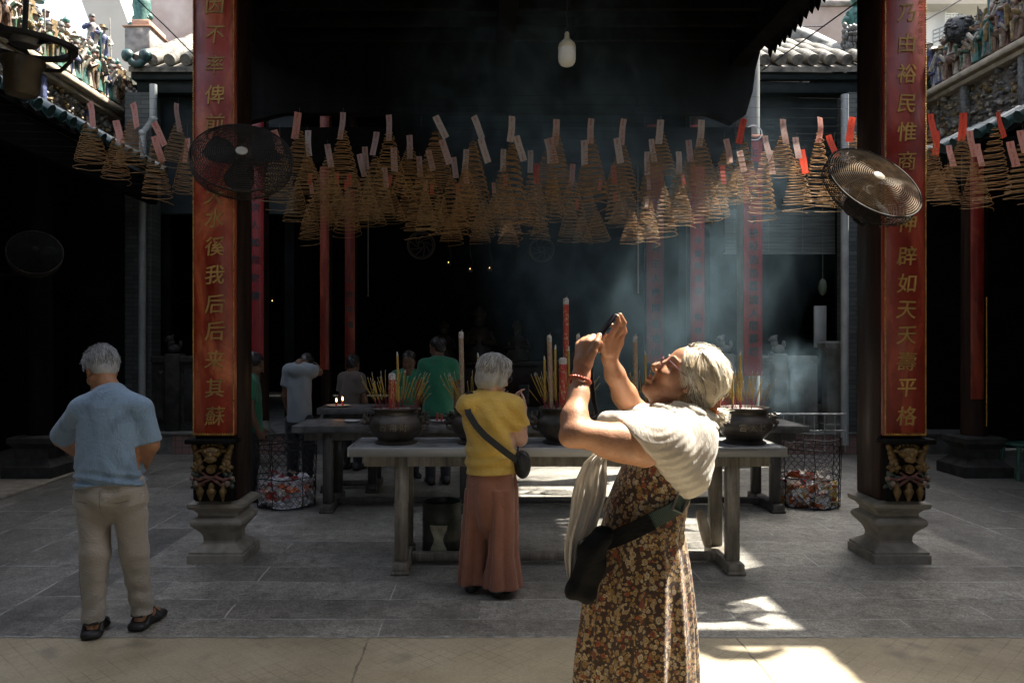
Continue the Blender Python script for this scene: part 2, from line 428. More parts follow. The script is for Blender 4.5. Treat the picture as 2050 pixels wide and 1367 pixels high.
def tiles_mat(name, a, b, mort, sz):
    t = NT(name); v = t.co('Object', (1,1,1), (R(90),0,0))
    br = t.n('ShaderNodeTexBrick', offset=0.0); t.l(v, br.inputs['Vector'])
    for k, x in (('Scale', 1.0), ('Mortar Size', .004), ('Brick Width', sz), ('Row Height', sz)): br.inputs[k].default_value = x
    br.inputs['Color1'].default_value = (*a,1); br.inputs['Color2'].default_value = (*b,1); br.inputs['Mortar'].default_value = (*mort,1)
    return t.bsdf(br.outputs['Color'], .4, 0, br.outputs['Fac'], -.4, .004)
M_pinktile = tiles_mat('pink_wall_tiles', (.24,.15,.13), (.30,.19,.17), (.10,.08,.075), .10)
M_yelbrick = tiles_mat('yellow_brick', (.40,.30,.15), (.47,.37,.2), (.09,.07,.04), .16)
def lacquer(name, a, b, hi, amount):
    t = NT(name); v = t.co('Object', (1,1,.35)); v1 = t.co('Object')
    c = t.ramp(t.noise(v, 5.5, 5, .6, .8), [(.3, a), (.62, b)])
    worn = t.ramp(t.noise(v, 3.2, 6, .62, 1.2), [(.48, 0.), (.70, amount)])
    c = t.mix(worn, c, hi)
    c = t.mix(.35, c, t.ramp(t.noise(v1, 30, 5), [(.3,.55),(.6,1.)]), 'MULTIPLY')
    return t.bsdf(c, t.ramp(t.noise(v1, 4, 4), [(.3,.28),(.7,.55)]), 0, t.noise(v1, 26, 5), .2, .003, Coat_Weight=.06)
M_lacq = lacquer('worn_red_lacquer', (.16,.013,.005), (.33,.032,.011), (.62,.19,.075), .95)
M_lacq2 = lacquer('dull_red_lacquer', (.14,.012,.007), (.23,.020,.011), (.48,.10,.05), .8)
M_red = lacquer('red_couplet_panel', (.22,.014,.017), (.32,.022,.026), (.5,.12,.08), .35)

# ================================================================== ground
def sheet(name, x0, x1, y0, y1, z, m, kind='structure'):
    mb = MB(); mb.add([(x0,y0,z),(x1,y0,z),(x1,y1,z),(x0,y1,z)], [(0,1,2,3)])
    return struct(obj(name, mb, m, None, False), kind)
sheet('ground', -80, 80, -60, 120, -.02, M_stoneg)
sheet('courtyard_floor', -2.55, 3.9, 4.5, 11.7, 0, M_slab)
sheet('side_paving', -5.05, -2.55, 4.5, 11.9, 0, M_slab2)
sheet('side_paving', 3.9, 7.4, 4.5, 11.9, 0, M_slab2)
mb = MB(); rj = random.Random(9); top_, bot_ = [], []
for i in range(240):
    x = -5+i*.045; top_.append((x, 4.508+rj.uniform(-.004,.016), .003)); bot_.append((x, 4.494-rj.uniform(-.003,.010), .003))
mb.rings([bot_, top_], False, False); struct(obj('mortar_joint', mb, pm('pale_mortar', (.27,.27,.25), .9, 0, .5, 14, .5), None, False))
mb = MB(); rj = random.Random(19)
for i in range(150):
    x, y = rj.uniform(-4,4), rj.choice((rj.uniform(4.0,9.5), rj.uniform(5.3,8.2))); a = rj.uniform(0,6); s_ = rj.uniform(.004,.013); z = .004
    mb.add([(x+s_*math.cos(a+k*PI/2)*(1 if k % 2 else .5), y+s_*math.sin(a+k*PI/2)*(1 if k % 2 else .5), z+.002*(k % 2)) for k in range(4)], [(0,1,2,3)])
o = obj('ash_flakes', mb, pm('pale_ash_flake', (.42,.42,.40), .9), None, False); o['kind'] = 'stuff'; tag(o, 'pale flakes of ash and paper scattered on the courtyard floor', 'litter')
sheet('front_floor', -7, 8, -6, 4.5, 0, M_front)
mb = MB(); mb.box((-7.6,4.5,-.015), (-5.05,12.6,.03), None, .01); struct(obj('gallery_floor', mb, M_stone))
mb = MB(); mb.box((-6.6,11.72,-.01), (7.4,21,.285)); mb.box((-6.62,11.66,.285), (7.42,21,.315), None, .008)
hallp = struct(obj('hall_platform', mb, M_stoneg))
for xa, xb in ((-4.55,-2.9), (3.2,5.62)):
    mb = MB(); mb.box((xa,11.69,.0), (xb,11.717,.283)); o = obj('tiled_riser', mb, M_pinktile, None, False); struct(o)

# ================================================================== roofs and shells that close the place in (they also shape its light)
def tile_edge(mb, p0, p1, step=.13, r=.05, drop=.12, run=(0,0,0)):
    """row of round tile ends with hanging drip tiles along an eave"""
    p0, p1 = Vector(p0), Vector(p1); L = (p1-p0).length; n = int(L/step); d = (p1-p0)/n
    run = Vector(run)
    for i in range(n):
        c = p0+d*(i+.5); j = random.uniform(-.015, .015)
        mb.tube([c+run*.4+Vector((0,0,.05)), c-run*(.05+abs(j))], [r, r*(1+j*2)], 8)
        e = d.normalized(); q = c-run*(.02)
        a = q-e*step*.46; b = q+e*step*.46; z = Vector((0,0,1))
        dr = drop*random.uniform(.8, 1.15)
        th = run.normalized()*.012 if run.length else Vector((0,.012,0))
        f = [a-z*.0, b-z*.0, b-z*dr*.55, q-z*dr, a-z*dr*.55]
        mb.add(f+[x+th for x in f], [(0,1,2,3,4),(9,8,7,6,5),(0,5,6,1),(1,6,7,2),(2,7,8,3),(3,8,9,4),(4,9,5,0)])
# central pavilion over the incense tables
pav = thing('pavilion_roof', 'black timber roof hanging over the incense tables, with a ragged tiled eave', 'roof', (.3, 6.3, 5))
mb = MB()
mb.add([(-2.72,4.45,5.08),(3.2,4.45,5.08),(3.2,9.1,5.08),(-2.72,9.1,5.08),(.28,4.45,6.3),(.28,9.1,6.3)],
       [(0,3,5,4),(1,4,5,2),(0,4,1),(3,2,5)])
mb.add([(-2.8,4.4,5.2),(3.3,4.4,5.2),(3.3,9.15,5.2),(-2.8,9.15,5.2),(.28,4.4,6.5),(.28,9.15,6.5)],
       [(0,4,5,3),(1,2,5,4),(0,1,4),(3,5,2)])
obj('roof_deck', mb, M_black, pav, False)
mb = MB()
for y in np.arange(4.6, 9.1, .42): mb.box((-2.6,y,4.99), (3.15,y+.07,5.075))
for x in (-2.3, .25, 2.9): mb.box((x-.09,4.5,4.78), (x+.09,9.05,4.985))
obj('rafter', mb, M_black, pav, False)
mb = MB(); tile_edge(mb, (3.27,4.4,5.1), (3.27,9.1,5.02), .14, .055, .15, (-.3,0,.1)); obj('eave_tiles', mb, M_black, pav)
mb = MB(); tile_edge(mb, (-2.78,4.4,5.1), (-2.78,9.1,5.06), .14, .055, .13, (.3,0,.1)); obj('eave_tiles', mb, M_black, pav)
mb = MB(); tile_edge(mb, (-2.7,4.4,5.12), (3.25,4.4,5.12), .14, .055, .13, (0,.3,.1)); obj('eave_tiles', mb, M_black, pav)
mb = MB(); mb.box((-2.95,2.6,9.0), (3.1,15.6,9.2)); obj('shade_slab', mb, M_black, pav, False)  # unseen slab added high above the pavilion to block sun and sky
mb = MB()
for x in (-1.8, 2.2):
    for y in (4.5, 8.5): mb.box((x-.12,y-.12,5.9), (x+.12,y+.12,8.995))
obj('shade_slab_post', mb, M_black, pav, False)  # posts added only to carry the unseen slab
# carved end board that closes the pavilion's far side
mb = MB()
prof = [(-2.75,5.75),(3.25,5.75),(3.22,5.02),(3.16,4.8),(3.13,4.55),(3.05,4.28),(2.9,4.18),(2.6,4.3),(-2.3,4.3),(-2.7,4.2)]
mb.prism(prof, 9.2, 9.34); obj('end_board', mb, M_black, pav, False)
# main hall
hall = thing('main_hall', 'dark main hall behind the courtyard, its doorway black behind the red columns', 'building', (.3, 15, 0))
def wall(name, lo, hi, m=M_wallblk, par=hall, bev=0): 
    mb = MB(); mb.box(lo, hi, None, bev); return obj(name, mb, m, par, False)
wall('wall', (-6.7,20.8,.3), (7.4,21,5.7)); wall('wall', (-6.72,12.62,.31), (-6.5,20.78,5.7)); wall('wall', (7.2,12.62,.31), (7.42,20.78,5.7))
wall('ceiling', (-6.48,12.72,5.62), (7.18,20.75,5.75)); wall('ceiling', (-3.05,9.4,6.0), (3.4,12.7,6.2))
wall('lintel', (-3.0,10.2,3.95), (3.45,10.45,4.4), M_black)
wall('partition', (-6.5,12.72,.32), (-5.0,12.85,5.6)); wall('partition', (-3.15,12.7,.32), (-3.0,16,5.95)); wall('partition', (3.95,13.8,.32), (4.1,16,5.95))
# side wings with tiled roofs
def wing(x0, x1, label, seed):
    t = thing('hall_wing', label, 'building', ((x0+x1)/2, 12.5, 0))
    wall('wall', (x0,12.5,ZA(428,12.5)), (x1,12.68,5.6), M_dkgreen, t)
    mb = MB(); mb.box((x0-.05,12.22,ZA(186,12.22)), (x1+.06,12.45,ZA(160,12.22)), None, .01); mb.box((x0-.1,12.12,ZA(159,12.12)), (x1+.1,12.44,ZA(140,12.12)), None, .02)
    obj('fascia', mb, M_dkgreen, t)
    random.seed(seed); mb = MB(); z0 = ZA(138,12.12)+.03; L = 3.3; sl = .5
    n = int((x1-x0)/.25)
    for i in range(n+1):
        x = x0+.02+i*(x1-x0-.04)/n
        pts = [(x+random.uniform(-.006,.006), 12.02+k*.33, z0+.07+k*.33*sl+(.02 if k % 2 else 0)) for k in range(11)]
        mb.tube(pts, [.088+(.006 if k % 2 else 0) for k in range(11)], 10)
    mb.add([(x0-.1,12.05,z0-.02),(x1+.1,12.05,z0-.02),(x1+.1,12.05+L,z0+L*sl-.02),(x0-.1,12.05+L,z0+L*sl-.02),
            (x0-.1,12.05,z0-.1),(x1+.1,12.05,z0-.1),(x1+.1,12.05+L,z0+L*sl-.1),(x0-.1,12.05+L,z0+L*sl-.1)],
           [(0,1,2,3),(7,6,5,4),(0,4,5,1),(1,5,6,2),(2,6,7,3),(3,7,4,0)])
    obj('tiled_roof', mb, M_tile, t)
    return t
wl = wing(-5.25, -2.95, 'side wing behind the left pillar with sunlit grey tube tiles on its roof', 1)
wr = wing(3.25, 5.78, 'side wing left of the right pillar with shaded grey tube tiles on its roof', 2)
def mouldwall(x0, x1, z0, z1, Y, par, name='gable_wall'):
    mb = MB(); mb.box((x0,Y,z0), (x1,Y+.3,z1)); obj(name, mb, M_pinkwall, par, False)
    mb = MB(); mb.box((x0-.08,Y-.06,z1+.003), (x1+.08,Y+.36,z1+.12), None, .03); mb.tube([(x0-.1,Y+.1,z1+.2),(x1+.1,Y+.1,z1+.2)], .1, 10); obj('coping', mb, M_mould, par)
mouldwall(XA(1565,15.6), XA(1742,15.6), 6.2, ZA(14,15.6), 15.6, wr)
mouldwall(XA(300,15.6), XA(440,15.6), 6.2, ZA(-30,15.6), 15.6, wl)
mb = MB(); mb.tube([P(1566,62,14.6), P(1625,85,13.8), P(1692,118,12.6)], [.17,.18,.17], 10); mb.tube([P(1566,50,14.6), P(1692,104,12.6)], .07, 8); obj('hip_ridge', mb, M_stoneg, wr)
# ridge posts with statues
def ridge_post(px0, px1, yt, yb, Y, par, lean):
    x0, x1 = XA(px0,Y), XA(px1,Y); mb = MB()
    mb.box((x0,Y,ZA(yb,Y)), (x1,Y+.75,ZA(yt+16,Y)), None, .015); o = obj('ridge_post', mb, M_mould, par)
    mb = MB(); mb.box((x0+.1,Y+.02,ZA(yt+15.6,Y)), (x1-.02,Y+.7,ZA(yt,Y)), None, .01); mb.box((x0-.03,Y-.03,ZA(yt+16,Y)), (x1+.03,Y+.78,ZA(yt+13.6,Y)), None, .01)
    obj('post_cap', mb, pm('brick_cap', (.42,.25,.17), .8), o)
ridge_post(249, 300, 38, 118, 12.7, wl, 1)
# gallery roofs at both sides: eaves with teal tile ends
def gallery(sgn, xe, ze, y0, y1, label):
    t = thing('side_gallery', label, 'building', (xe, 9, 0))
    mb = MB(); s = sgn
    mb.add([(xe,y0,ze),(xe,y1,ze),(xe+s*1.0,y1,ze+.42),(xe+s*1.0,y0,ze+.42),(xe,y0,ze-.07),(xe,y1,ze-.07),(xe+s*1.0,y1,ze+.35),(xe+s*1.0,y0,ze+.35)],
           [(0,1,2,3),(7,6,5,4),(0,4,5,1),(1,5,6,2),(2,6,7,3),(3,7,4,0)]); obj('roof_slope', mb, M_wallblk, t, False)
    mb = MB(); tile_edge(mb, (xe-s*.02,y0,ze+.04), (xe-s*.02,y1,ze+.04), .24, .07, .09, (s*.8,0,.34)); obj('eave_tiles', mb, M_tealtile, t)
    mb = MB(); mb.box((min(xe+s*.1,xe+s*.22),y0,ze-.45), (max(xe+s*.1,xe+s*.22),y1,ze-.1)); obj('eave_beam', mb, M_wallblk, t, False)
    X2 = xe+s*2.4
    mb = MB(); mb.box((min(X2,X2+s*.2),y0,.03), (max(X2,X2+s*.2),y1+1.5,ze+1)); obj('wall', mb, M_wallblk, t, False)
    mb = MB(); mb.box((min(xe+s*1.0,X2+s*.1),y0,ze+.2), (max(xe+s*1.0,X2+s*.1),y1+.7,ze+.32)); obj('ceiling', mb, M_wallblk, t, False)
    return t
gl = gallery(-1, -4.75, 4.15, 4.2, 11.9, 'dark side gallery on the left with a row of teal tile ends along its eave')
gr = gallery(1, 6.05, 4.15, 4.2, 11.9, 'dark side gallery on the right behind the right pillar')
# end wall of the left gallery with a slit of lit brick
mb = MB(); Y = 12.15
xs0, xs1 = XA(125,Y), XA(139,Y)
mb.box((-9,Y,.03), (xs0,Y+.15,4.7)); mb.box((xs1,Y,.03), (XA(250,Y),Y+.15,4.7)); mb.box((xs0,Y+.002,ZA(590,Y)), (xs1,Y+.148,4.7)); mb.box((xs0,Y+.002,.03), (xs1,Y+.148,ZA(765,Y)))
mb.box((xs0,Y+.004,ZA(642,Y)), (xs1,Y+.12,ZA(628,Y)))
obj('end_wall', mb, M_wallblk, gl, False)
mb = MB(); mb.box((-8.2,13.9,.0), (-5.95,14.05,2.6)); bw = obj('brick_wall', mb, M_yelbrick, None, False); tag(bw, 'yellowish brick wall glimpsed through the slit in the dark left gallery', 'wall')
mb = MB(); mb.box((5.45,12.15,.03), (9.0,12.3,4.7)); obj('end_wall', mb, M_wallblk, gr, False)
# brick piers and rain pipes of the wings
def pier(px0, px1, ytop, ybot, Y, label):
    mb = MB(); mb.box((XA(px0,Y),Y,.0), (XA(px1,Y),Y+.35,ZA(ytop,Y))); o = obj('brick_pier', mb, M_brick, None, False); return tag(o, label, 'pillar')
pier(250, 303, 185, 0, 12.05, 'grey brick pier left of the left pillar, behind the hanging coils')
pier(1697, 1735, 185, 0, 11.75, 'grey brick pier just left of the right pillar')
def pipe(pts, r, label):
    mb = MB(); mb.tube(pts, r, 12)
    for p in pts[1:-1]: mb.ball(p, r*1.25, 10, 6)
    o = obj('rain_pipe', mb, M_pipe); return tag(o, label, 'pipe')
pipe([P(307,170,11.9), P(307,240,11.9), P(286,268,11.9), P(284,880,11.9)], .055, 'pale rain pipe with a bent elbow left of the left pillar')
pipe([P(1691,190,11.6), P(1691,890,11.6)], .055, 'grey rain pipe beside the brick pier near the right pillar')
# front hall (the roof over the photographer): open to the street behind, its rear edge stops short of the sun
fh = thing('front_hall', 'dark front hall the scene is seen from, out of frame', 'building', (0, -2, 0))
mb = MB(); mb.box((-7,-5,5.3), (8,2.6,5.45)); obj('roof_deck', mb, M_black, fh, False)
mb = MB(); mb.box((-7.2,-5,0), (-7.0,4.2,5.3)); mb.box((8.0,-5,0), (8.2,4.2,5.3)); mb.box((-7,-5.1,0),(-2.2,-4.9,5.3)); mb.box((2.2,-5.1,0),(8,-4.9,5.3)); mb.box((-2.2,-5.1,3.3),(2.2,-4.9,5.3)); obj('wall', mb, M_wallblk, fh, False)
# canopy on the right that throws the right edge of the sun patch
cp = thing('side_canopy', 'pale concrete canopy slab above the right pillar at the top edge of the picture', 'canopy', (5.2, 4, 4.7))
mb = MB(); mb.box((4.42,.6,4.95), (6.4,6.95,5.15)); obj('slab', mb, M_beige, cp, False)
mb = MB(); tile_edge(mb, (4.40,.6,4.99), (4.40,6.9,4.99), .2, .06, .17, (.4,0,.1))
obj('eave_tiles', mb, M_stoneg, cp)
mb = MB(); mb.box((3.35,5.60,4.9), (4.42,5.82,5.12)); mb.tube([(3.6,5.6,4.95),(3.75,5.46,4.95),(3.95,5.44,4.95),(4.1,5.53,4.95)], [.05,.09,.06,.03], 8); obj('cross_beam', mb, M_black, cp, False)
mb = MB()
for yc, xc, rr in ((6.03,4.23,.12),):
    pts = [(xc-rr*1.5*(math.cos(a)*(1-.12*a)), yc+rr*math.sin(a)*(1-.1*a), 4.98) for a in np.linspace(-1.2, 3.6, 16)]
    mb.tube(pts, [.045-.0016*i for i in range(16)], 8)
obj('scroll_ornament', mb, M_stoneg, cp)

# modern buildings beyond the temple
nb = thing('apartment_building', 'plain beige building rising behind the ceramic figures at top left', 'building', (-9, 20, 0))
mb = MB(); Y = 20.
mb.prism([(XA(118,Y),ZA(-120,Y)),(XA(190,Y),ZA(75,Y)),(XA(200,Y),ZA(140,Y)),(XA(300,Y),ZA(140,Y)),(XA(262,Y),ZA(60,Y)),(XA(225,Y),ZA(-40,Y)),(XA(225,Y),ZA(-120,Y))], Y, Y+5); obj('wall', mb, M_beige, nb, False)
mb = MB(); mb.box((XA(226,24),24,0), (XA(390,24),30,16)); obj('rear_wall', mb, M_white, nb, False)
nb2 = thing('tall_building', 'pale modern building with a railed window behind the right ceramic frieze', 'building', (12, 18, 0))
Y = 17.0
mb = MB(); mb.box((XA(1840,Y),Y,0), (XA(1895,Y),Y+6,14)); mb.box((XA(1895,Y),Y+.6,0), (XA(2400,Y),Y+6,14)); obj('wall', mb, M_white, nb2, False)
mb = MB(); mb.box((XA(1820,Y),Y-.4,ZA(24,Y)), (XA(2300,Y),Y+5.9,ZA(-40,Y))); obj('balcony_slab', mb, M_beige, nb2, False)
mb = MB(); x0, x1 = XA(1893,Y-.2), XA(1918,Y-.2); z0, z1 = ZA(82,Y-.2), ZA(28,Y-.2)
for i in range(5): mb.tube([(x0+(x1-x0)*i/4,Y-.2,z0),(x0+(x1-x0)*i/4,Y-.2,z1)], .012, 5)
for i in range(12): mb.tube([(x0,Y-.2,z0+(z1-z0)*i/11),(x1,Y-.2,z0+(z1-z0)*i/11)], .014, 5)
obj('window_grille', mb, M_white, nb2)
mb = MB()
for k in range(4): mb.tube([P(1868,62+k*8,Y-.3), P(1925,40+k*8,Y-.6)], .018, 6)
for k in range(5): mb.tube([P(1868+k*13,62-k*4.8,Y-.3-k*.06), P(1868+k*13,90-k*4.8,Y-.3-k*.06)], .014, 5)
obj('railing', mb, M_pipe, nb2)
# added block to the right, out of frame: it keeps the right side in shade
tb = thing('shade_block', 'plain block added beyond the right gallery to keep out the sun, out of frame', 'building', (12, 8, 0))
mb = MB(); mb.box((9.2,7.2,0), (14,13.2,14.4)); obj('wall', mb, M_beige, tb, False)
# ================================================================== the two couplet pillars
M_carv = {'gold': pm('carved_gilt', (.14,.085,.028), .5, .25, .5, 30, .4, .003), 'green': pm('carved_green_paint', (.05,.065,.05), .5, 0, .5, 30, .3, .003),
          'red': pm('carved_red_paint', (.10,.04,.03), .6, 0, .5, 30, .3, .003), 'pink': pm('carved_pink_paint', (.17,.12,.09), .55, 0, .4, 30, .3, .003),
          'blue': pm('carved_blue_paint', (.08,.13,.18), .5, 0, .5, 30, .3, .003)}
def ground_ring(mb, c, r1, r2, n=20, ax=None):
    pass
def pillar(xc, which, chars, small):
    Yf = 6.0
    t = thing('temple_pillar', f'square dark brown {which} pillar on a waisted stone plinth, carved gilt foot', 'pillar', (xc, Yf+.19, 0))
    mb = MB(); mb.box((xc-.162,Yf,.47), (xc+.162,Yf+.37,5.02), None, .012); obj('shaft', mb, M_dkwood, t)
    mb = MB(); T = Matrix.Translation((xc, Yf+.19, 0))
    mb.square([(.212,.0),(.212,.062),(.203,.066),(.203,.085),(.128,.135),(.120,.15),(.122,.185),(.135,.215),(.165,.25),(.188,.275),(.196,.29),(.196,.31),(.186,.325),(.152,.345),(.15,.365),(.172,.392),(.205,.41),(.212,.425),(.212,.447),(.172,.468)], 1, 1.06, T)
    obj('plinth', mb, M_stone, t, False)
    # carved foot: lion mask, leaves, disc, ribbons and hanging fruit in front of a dark block
    mb = MB(); mb.box((xc-.155,Yf-.075,.475), (xc+.155,Yf-.003,.905), None, .02); mb.box((xc-.19,Yf-.15,.912), (xc+.19,Yf-.003,.945), None, .008); obj('foot_block', mb, M_black, t)
    y = Yf-.10
    def piece(nm, k, fn): 
        m = MB(); fn(m); obj(nm, m, M_carv[k], t)
    def mask(m):
        m.ball((xc,y-.005,.845), (.075,.045,.05)); m.ball((xc,y-.03,.80), (.045,.035,.03)); m.ball((xc,y-.045,.83), (.022,.02,.022)); m.ball((xc-.04,y-.03,.855), .018); m.ball((xc+.04,y-.03,.855), .018)
        m.ball((xc-.085,y,.86), (.03,.02,.018)); m.ball((xc+.085,y,.86), (.03,.02,.018)); m.tube([(xc-.045,y-.04,.795),(xc,y-.058,.785),(xc+.045,y-.04,.795)], .008)
        for i in range(9):
            a = PI*(i/8); m.ball((xc+.08*math.cos(a),y+.01,.865+.04*math.sin(a)), (.018,.02,.018), 8, 6)
    piece('lion_mask', 'gold', mask)
    def leaves(m):
        for s in (-1, 1):
            for k in range(4): m.ball((xc+s*(.135-.012*k),y+.01,.88-.035*k), (.022+.004*k,.018,.034), 8, 6, None, Matrix.Rotation(s*(.5-.2*k), 3, 'Y'))
            for k in range(6):
                a = k*1.05; m.ball((xc+s*.105+.03*math.cos(a),y,.735+.02*math.sin(a)), (.028,.018,.017), 8, 6, None, Matrix.Rotation(-a, 3, 'Y'))
    piece('leaf_carving', 'gold', leaves)
    piece('disc', 'gold', lambda m: (m.tube([(xc,y+.02,.725),(xc,y-.03,.725)], .034, 16), m.tube([(xc,y+.02,.725),(xc,y-.036,.725)], .022, 14)))
    def ribbons(m):
        for s in (-1, 1):
            m.tube([(xc,y-.02,.662),(xc+s*.04,y-.03,.668),(xc+s*.09,y-.02,.645),(xc+s*.13,y,.655),(xc+s*.145,y+.01,.63)], [.011,.014,.011,.011,.006], 7)
            m.tube([(xc,y-.02,.658),(xc+s*.05,y-.03,.63),(xc+s*.08,y-.02,.60),(xc+s*.12,y,.59)], [.010,.012,.009,.006], 7)
            m.tube([(xc+s*.02,y-.02,.67),(xc+s*.07,y-.02,.70),(xc+s*.05,y-.02,.69)], .008, 6)
    piece('ribbon', 'red', ribbons)
    def greens(m):
        rnd = random.Random(3)
        for k in range(26):
            s = -1 if k % 2 else 1
            m.ball((xc+s*rnd.uniform(.07,.16),y+rnd.uniform(0,.03),rnd.uniform(.58,.70)), (rnd.uniform(.012,.03),.014,rnd.uniform(.008,.02)), 7, 5, None, Matrix.Rotation(rnd.uniform(-1,1), 3, 'Y'))
    piece('foliage_carving', 'green', greens)
    def berries(m):
        for s in (-1, 1): m.ball((xc+s*.115,y-.01,.615), (.022,.02,.024)); m.ball((xc+s*.15,y,.655), .018)
    piece('blossom', 'pink', berries)
    def fruit(m):
        for dx, r in ((0,.036),(-.085,.028),(.085,.028)):
            z = .545
            m.lathe([(.004,z-.055-r*.3),(r*.55,z-.03),(r*.95,z+.005),(r,z+.02),(r*.6,z+.04),(r*.7,z+.055),(r*.45,z+.075),(.004,z+.085)], 12, Matrix.Translation((xc+dx,y-.01,0)))
    piece('gourd_carving', 'gold', fruit)
    # couplet board
    b = thing('couplet_board', f'long red lacquered board with gold characters on the {which} pillar', 'sign', (xc, Yf-.03, .96))
    w2 = .158; z0, z1 = .962, 4.75; yb = Yf-.062
    mb = MB(); mb.box((xc-w2,yb,z0), (xc+w2,Yf-.004,z1), None, .012); obj('panel', mb, M_lacq if small is None else M_lacq2, b)
    mb = MB()
    for s in (-1, 1):
        x = xc+s*(w2-.008)
        mb.box((x-.0035,yb-.004,z0+.004), (x+.0035,yb+.002,z1))
        z = z0+.01
        while z < z1: mb.ball((x,yb-.006,z), (.0062,.006,.0075), 6, 4); z += .0185
    mb.box((xc-w2+.008,yb-.0045,z0+.004), (xc+w2-.008,yb+.002,z0+.013)); x = xc-w2+.02
    while x < xc+w2-.01: mb.ball((x,yb-.006,z0+.016), (.0075,.006,.006), 6, 4); x += .0185
    obj('bead_border', mb, M_gold, b)
    mb = MB()
    for ch, py in chars: 
        write(mb, ch, (xc+.01, yb-.003, ZA(py, yb)), .152, (.0 if ch in '来蘇前不率壽商' else .006), .004, random.uniform(-.04,.04), FACE, .12, 1.0)
    obj('lettering', mb, M_goldl, b, False)
    if small:
        mb = MB()
        for ch, py in small: write(mb, ch, (xc+w2-.043, yb-.002, ZA(py, yb)), .045, .0, .002, 0, FACE, .15)
        obj('small_lettering', mb, pm('faded_gold', (.40,.17,.08), .5, .1), b, False)
XL, XR = XA(428, 5.94), XA(1812, 5.94)
pillar(XL, 'left', [('因',10),('不',70),('率',130),('俾',190),('前',247),('大',391),('水',437),('徯',493),('我',550),('后',608),('后',662),('来',720),('其',776),('蘇',832)], None)
pillar(XR, 'right', [('乃',27),('由',87),('裕',148),('民',208),('惟',264),('商',322),('神',446),('辟',512),('如',567),('天',620),('天',671),('壽',723),('平',776),('格',832)],
       [('歲',6),('二',19),('月',31),('戌',47),('冬',61),('元',77),('一',93),('日',104)])

# ================================================================== tables
def table_mat(name, c, c2, st):
    t = NT(name); v = t.co('Object', st); v1 = t.co('Object')
    col = t.ramp(t.noise(v, 9, 7, .65), [(.3, c), (.7, c2)])
    col = t.mix(.6, col, t.ramp(t.noise(v1, 3.2, 6, .7), [(.34, .3), (.6, 1.)]), 'MULTIPLY')
    return t.bsdf(col, t.ramp(t.noise(v1, 5, 4), [(.3,.3),(.7,.7)]), 0, t.noise(v, 60, 5), .4, .003)
M_top = table_mat('ash_dusted_metal_top', (.10,.105,.105), (.40,.41,.41), (1,1,1))
M_edge = pm('brushed_steel_edge', (.42,.42,.40), .42, .75, .15, 4, .15, .002, stretch=(.2,1,3))
M_leg = table_mat('grey_weathered_timber', (.09,.078,.062), (.30,.265,.21), (3,3,.35))
M_legd = table_mat('dark_weathered_timber', (.03,.027,.024), (.10,.09,.078), (3,3,.35))
M_topd = table_mat('dark_table_top', (.05,.052,.052), (.19,.19,.185), (1,1,1))  # darker version of the metal top, for the rear tables
def trestle(label, x0, x1, y0, y1, zt, legs, ml, foot=.055, lw=.048, overhang=.05):
    t = thing('offering_table', label, 'table', ((x0+x1)/2, (y0+y1)/2, 0))
    mb = MB(); mb.box((x0,y0,zt-.012), (x1,y1,zt), None, .003); obj('table_top', mb, M_top if ml is M_leg else M_topd, t, False)
    mb = MB()
    mb.box((x0-.002,y0-.012,zt-.062), (x1+.002,y0-.001,zt+.004), None, .003); mb.box((x0-.002,y1+.001,zt-.062), (x1+.002,y1+.012,zt+.004), None, .003)
    mb.box((x0-.012,y0,zt-.062), (x0-.001,y1,zt+.003)); mb.box((x1+.001,y0,zt-.062), (x1+.012,y1,zt+.003)); obj('edge_trim', mb, M_edge if ml is M_leg else M_topd, t)
    mb = MB(); mb.box((x0+.1,y0+overhang,zt-.14), (x1-.1,y0+overhang+.03,zt-.064)); obj('apron', mb, ml, t, False)
    mb = MB(); mb.box((x0+.1,y1-overhang-.03,zt-.14), (x1-.1,y1-overhang,zt-.064)); obj('apron', mb, ml, t, False)
    for xl in legs:
        for yl in (y0+overhang, y1-overhang-.06):
            mb = MB(); mb.box((xl-lw,yl-.004,foot+.03), (xl+lw,yl+.065,zt-.065), None, .006); obj('leg', mb, ml, t)
        mb = MB(); mb.box((xl-lw-.012,y0-.03,.0), (xl+lw+.012,y1+.02,foot+.028), None, .01); mb.box((xl-lw-.02,y0-.036,.0), (xl+lw+.02,y0+.1,foot*.5), None, .008); obj('foot_beam', mb, ml, t)
    ym = (y0+y1)/2
    mb = MB(); mb.box((legs[0]+lw+.014,ym-.035,.03), (legs[-1]-lw-.014,ym+.035,.085), None, .004); obj('stretcher', mb, ml, t)
    return t
FT = trestle('long grey front table with a steel edge carrying the row of bronze incense pots', XA(699,5.7), XA(1573,5.7), 5.70, 6.28, .905, (XA(803,5.75), XA(1468,5.75)), M_leg)
BT = trestle('longer dark table behind the incense pots, second row from the front', XA(585,7.7), XA(1620,7.7), 7.72, 8.42, .84, (XA(655,7.75), XA(930,7.75), XA(1555,7.75)), M_legd)
TT = trestle('short dark side table with the lit candles, far left behind the pots', XA(636,8.75), XA(765,8.75), 8.75, 9.3, .925, (XA(655,8.8), XA(745,8.8)), M_legd)
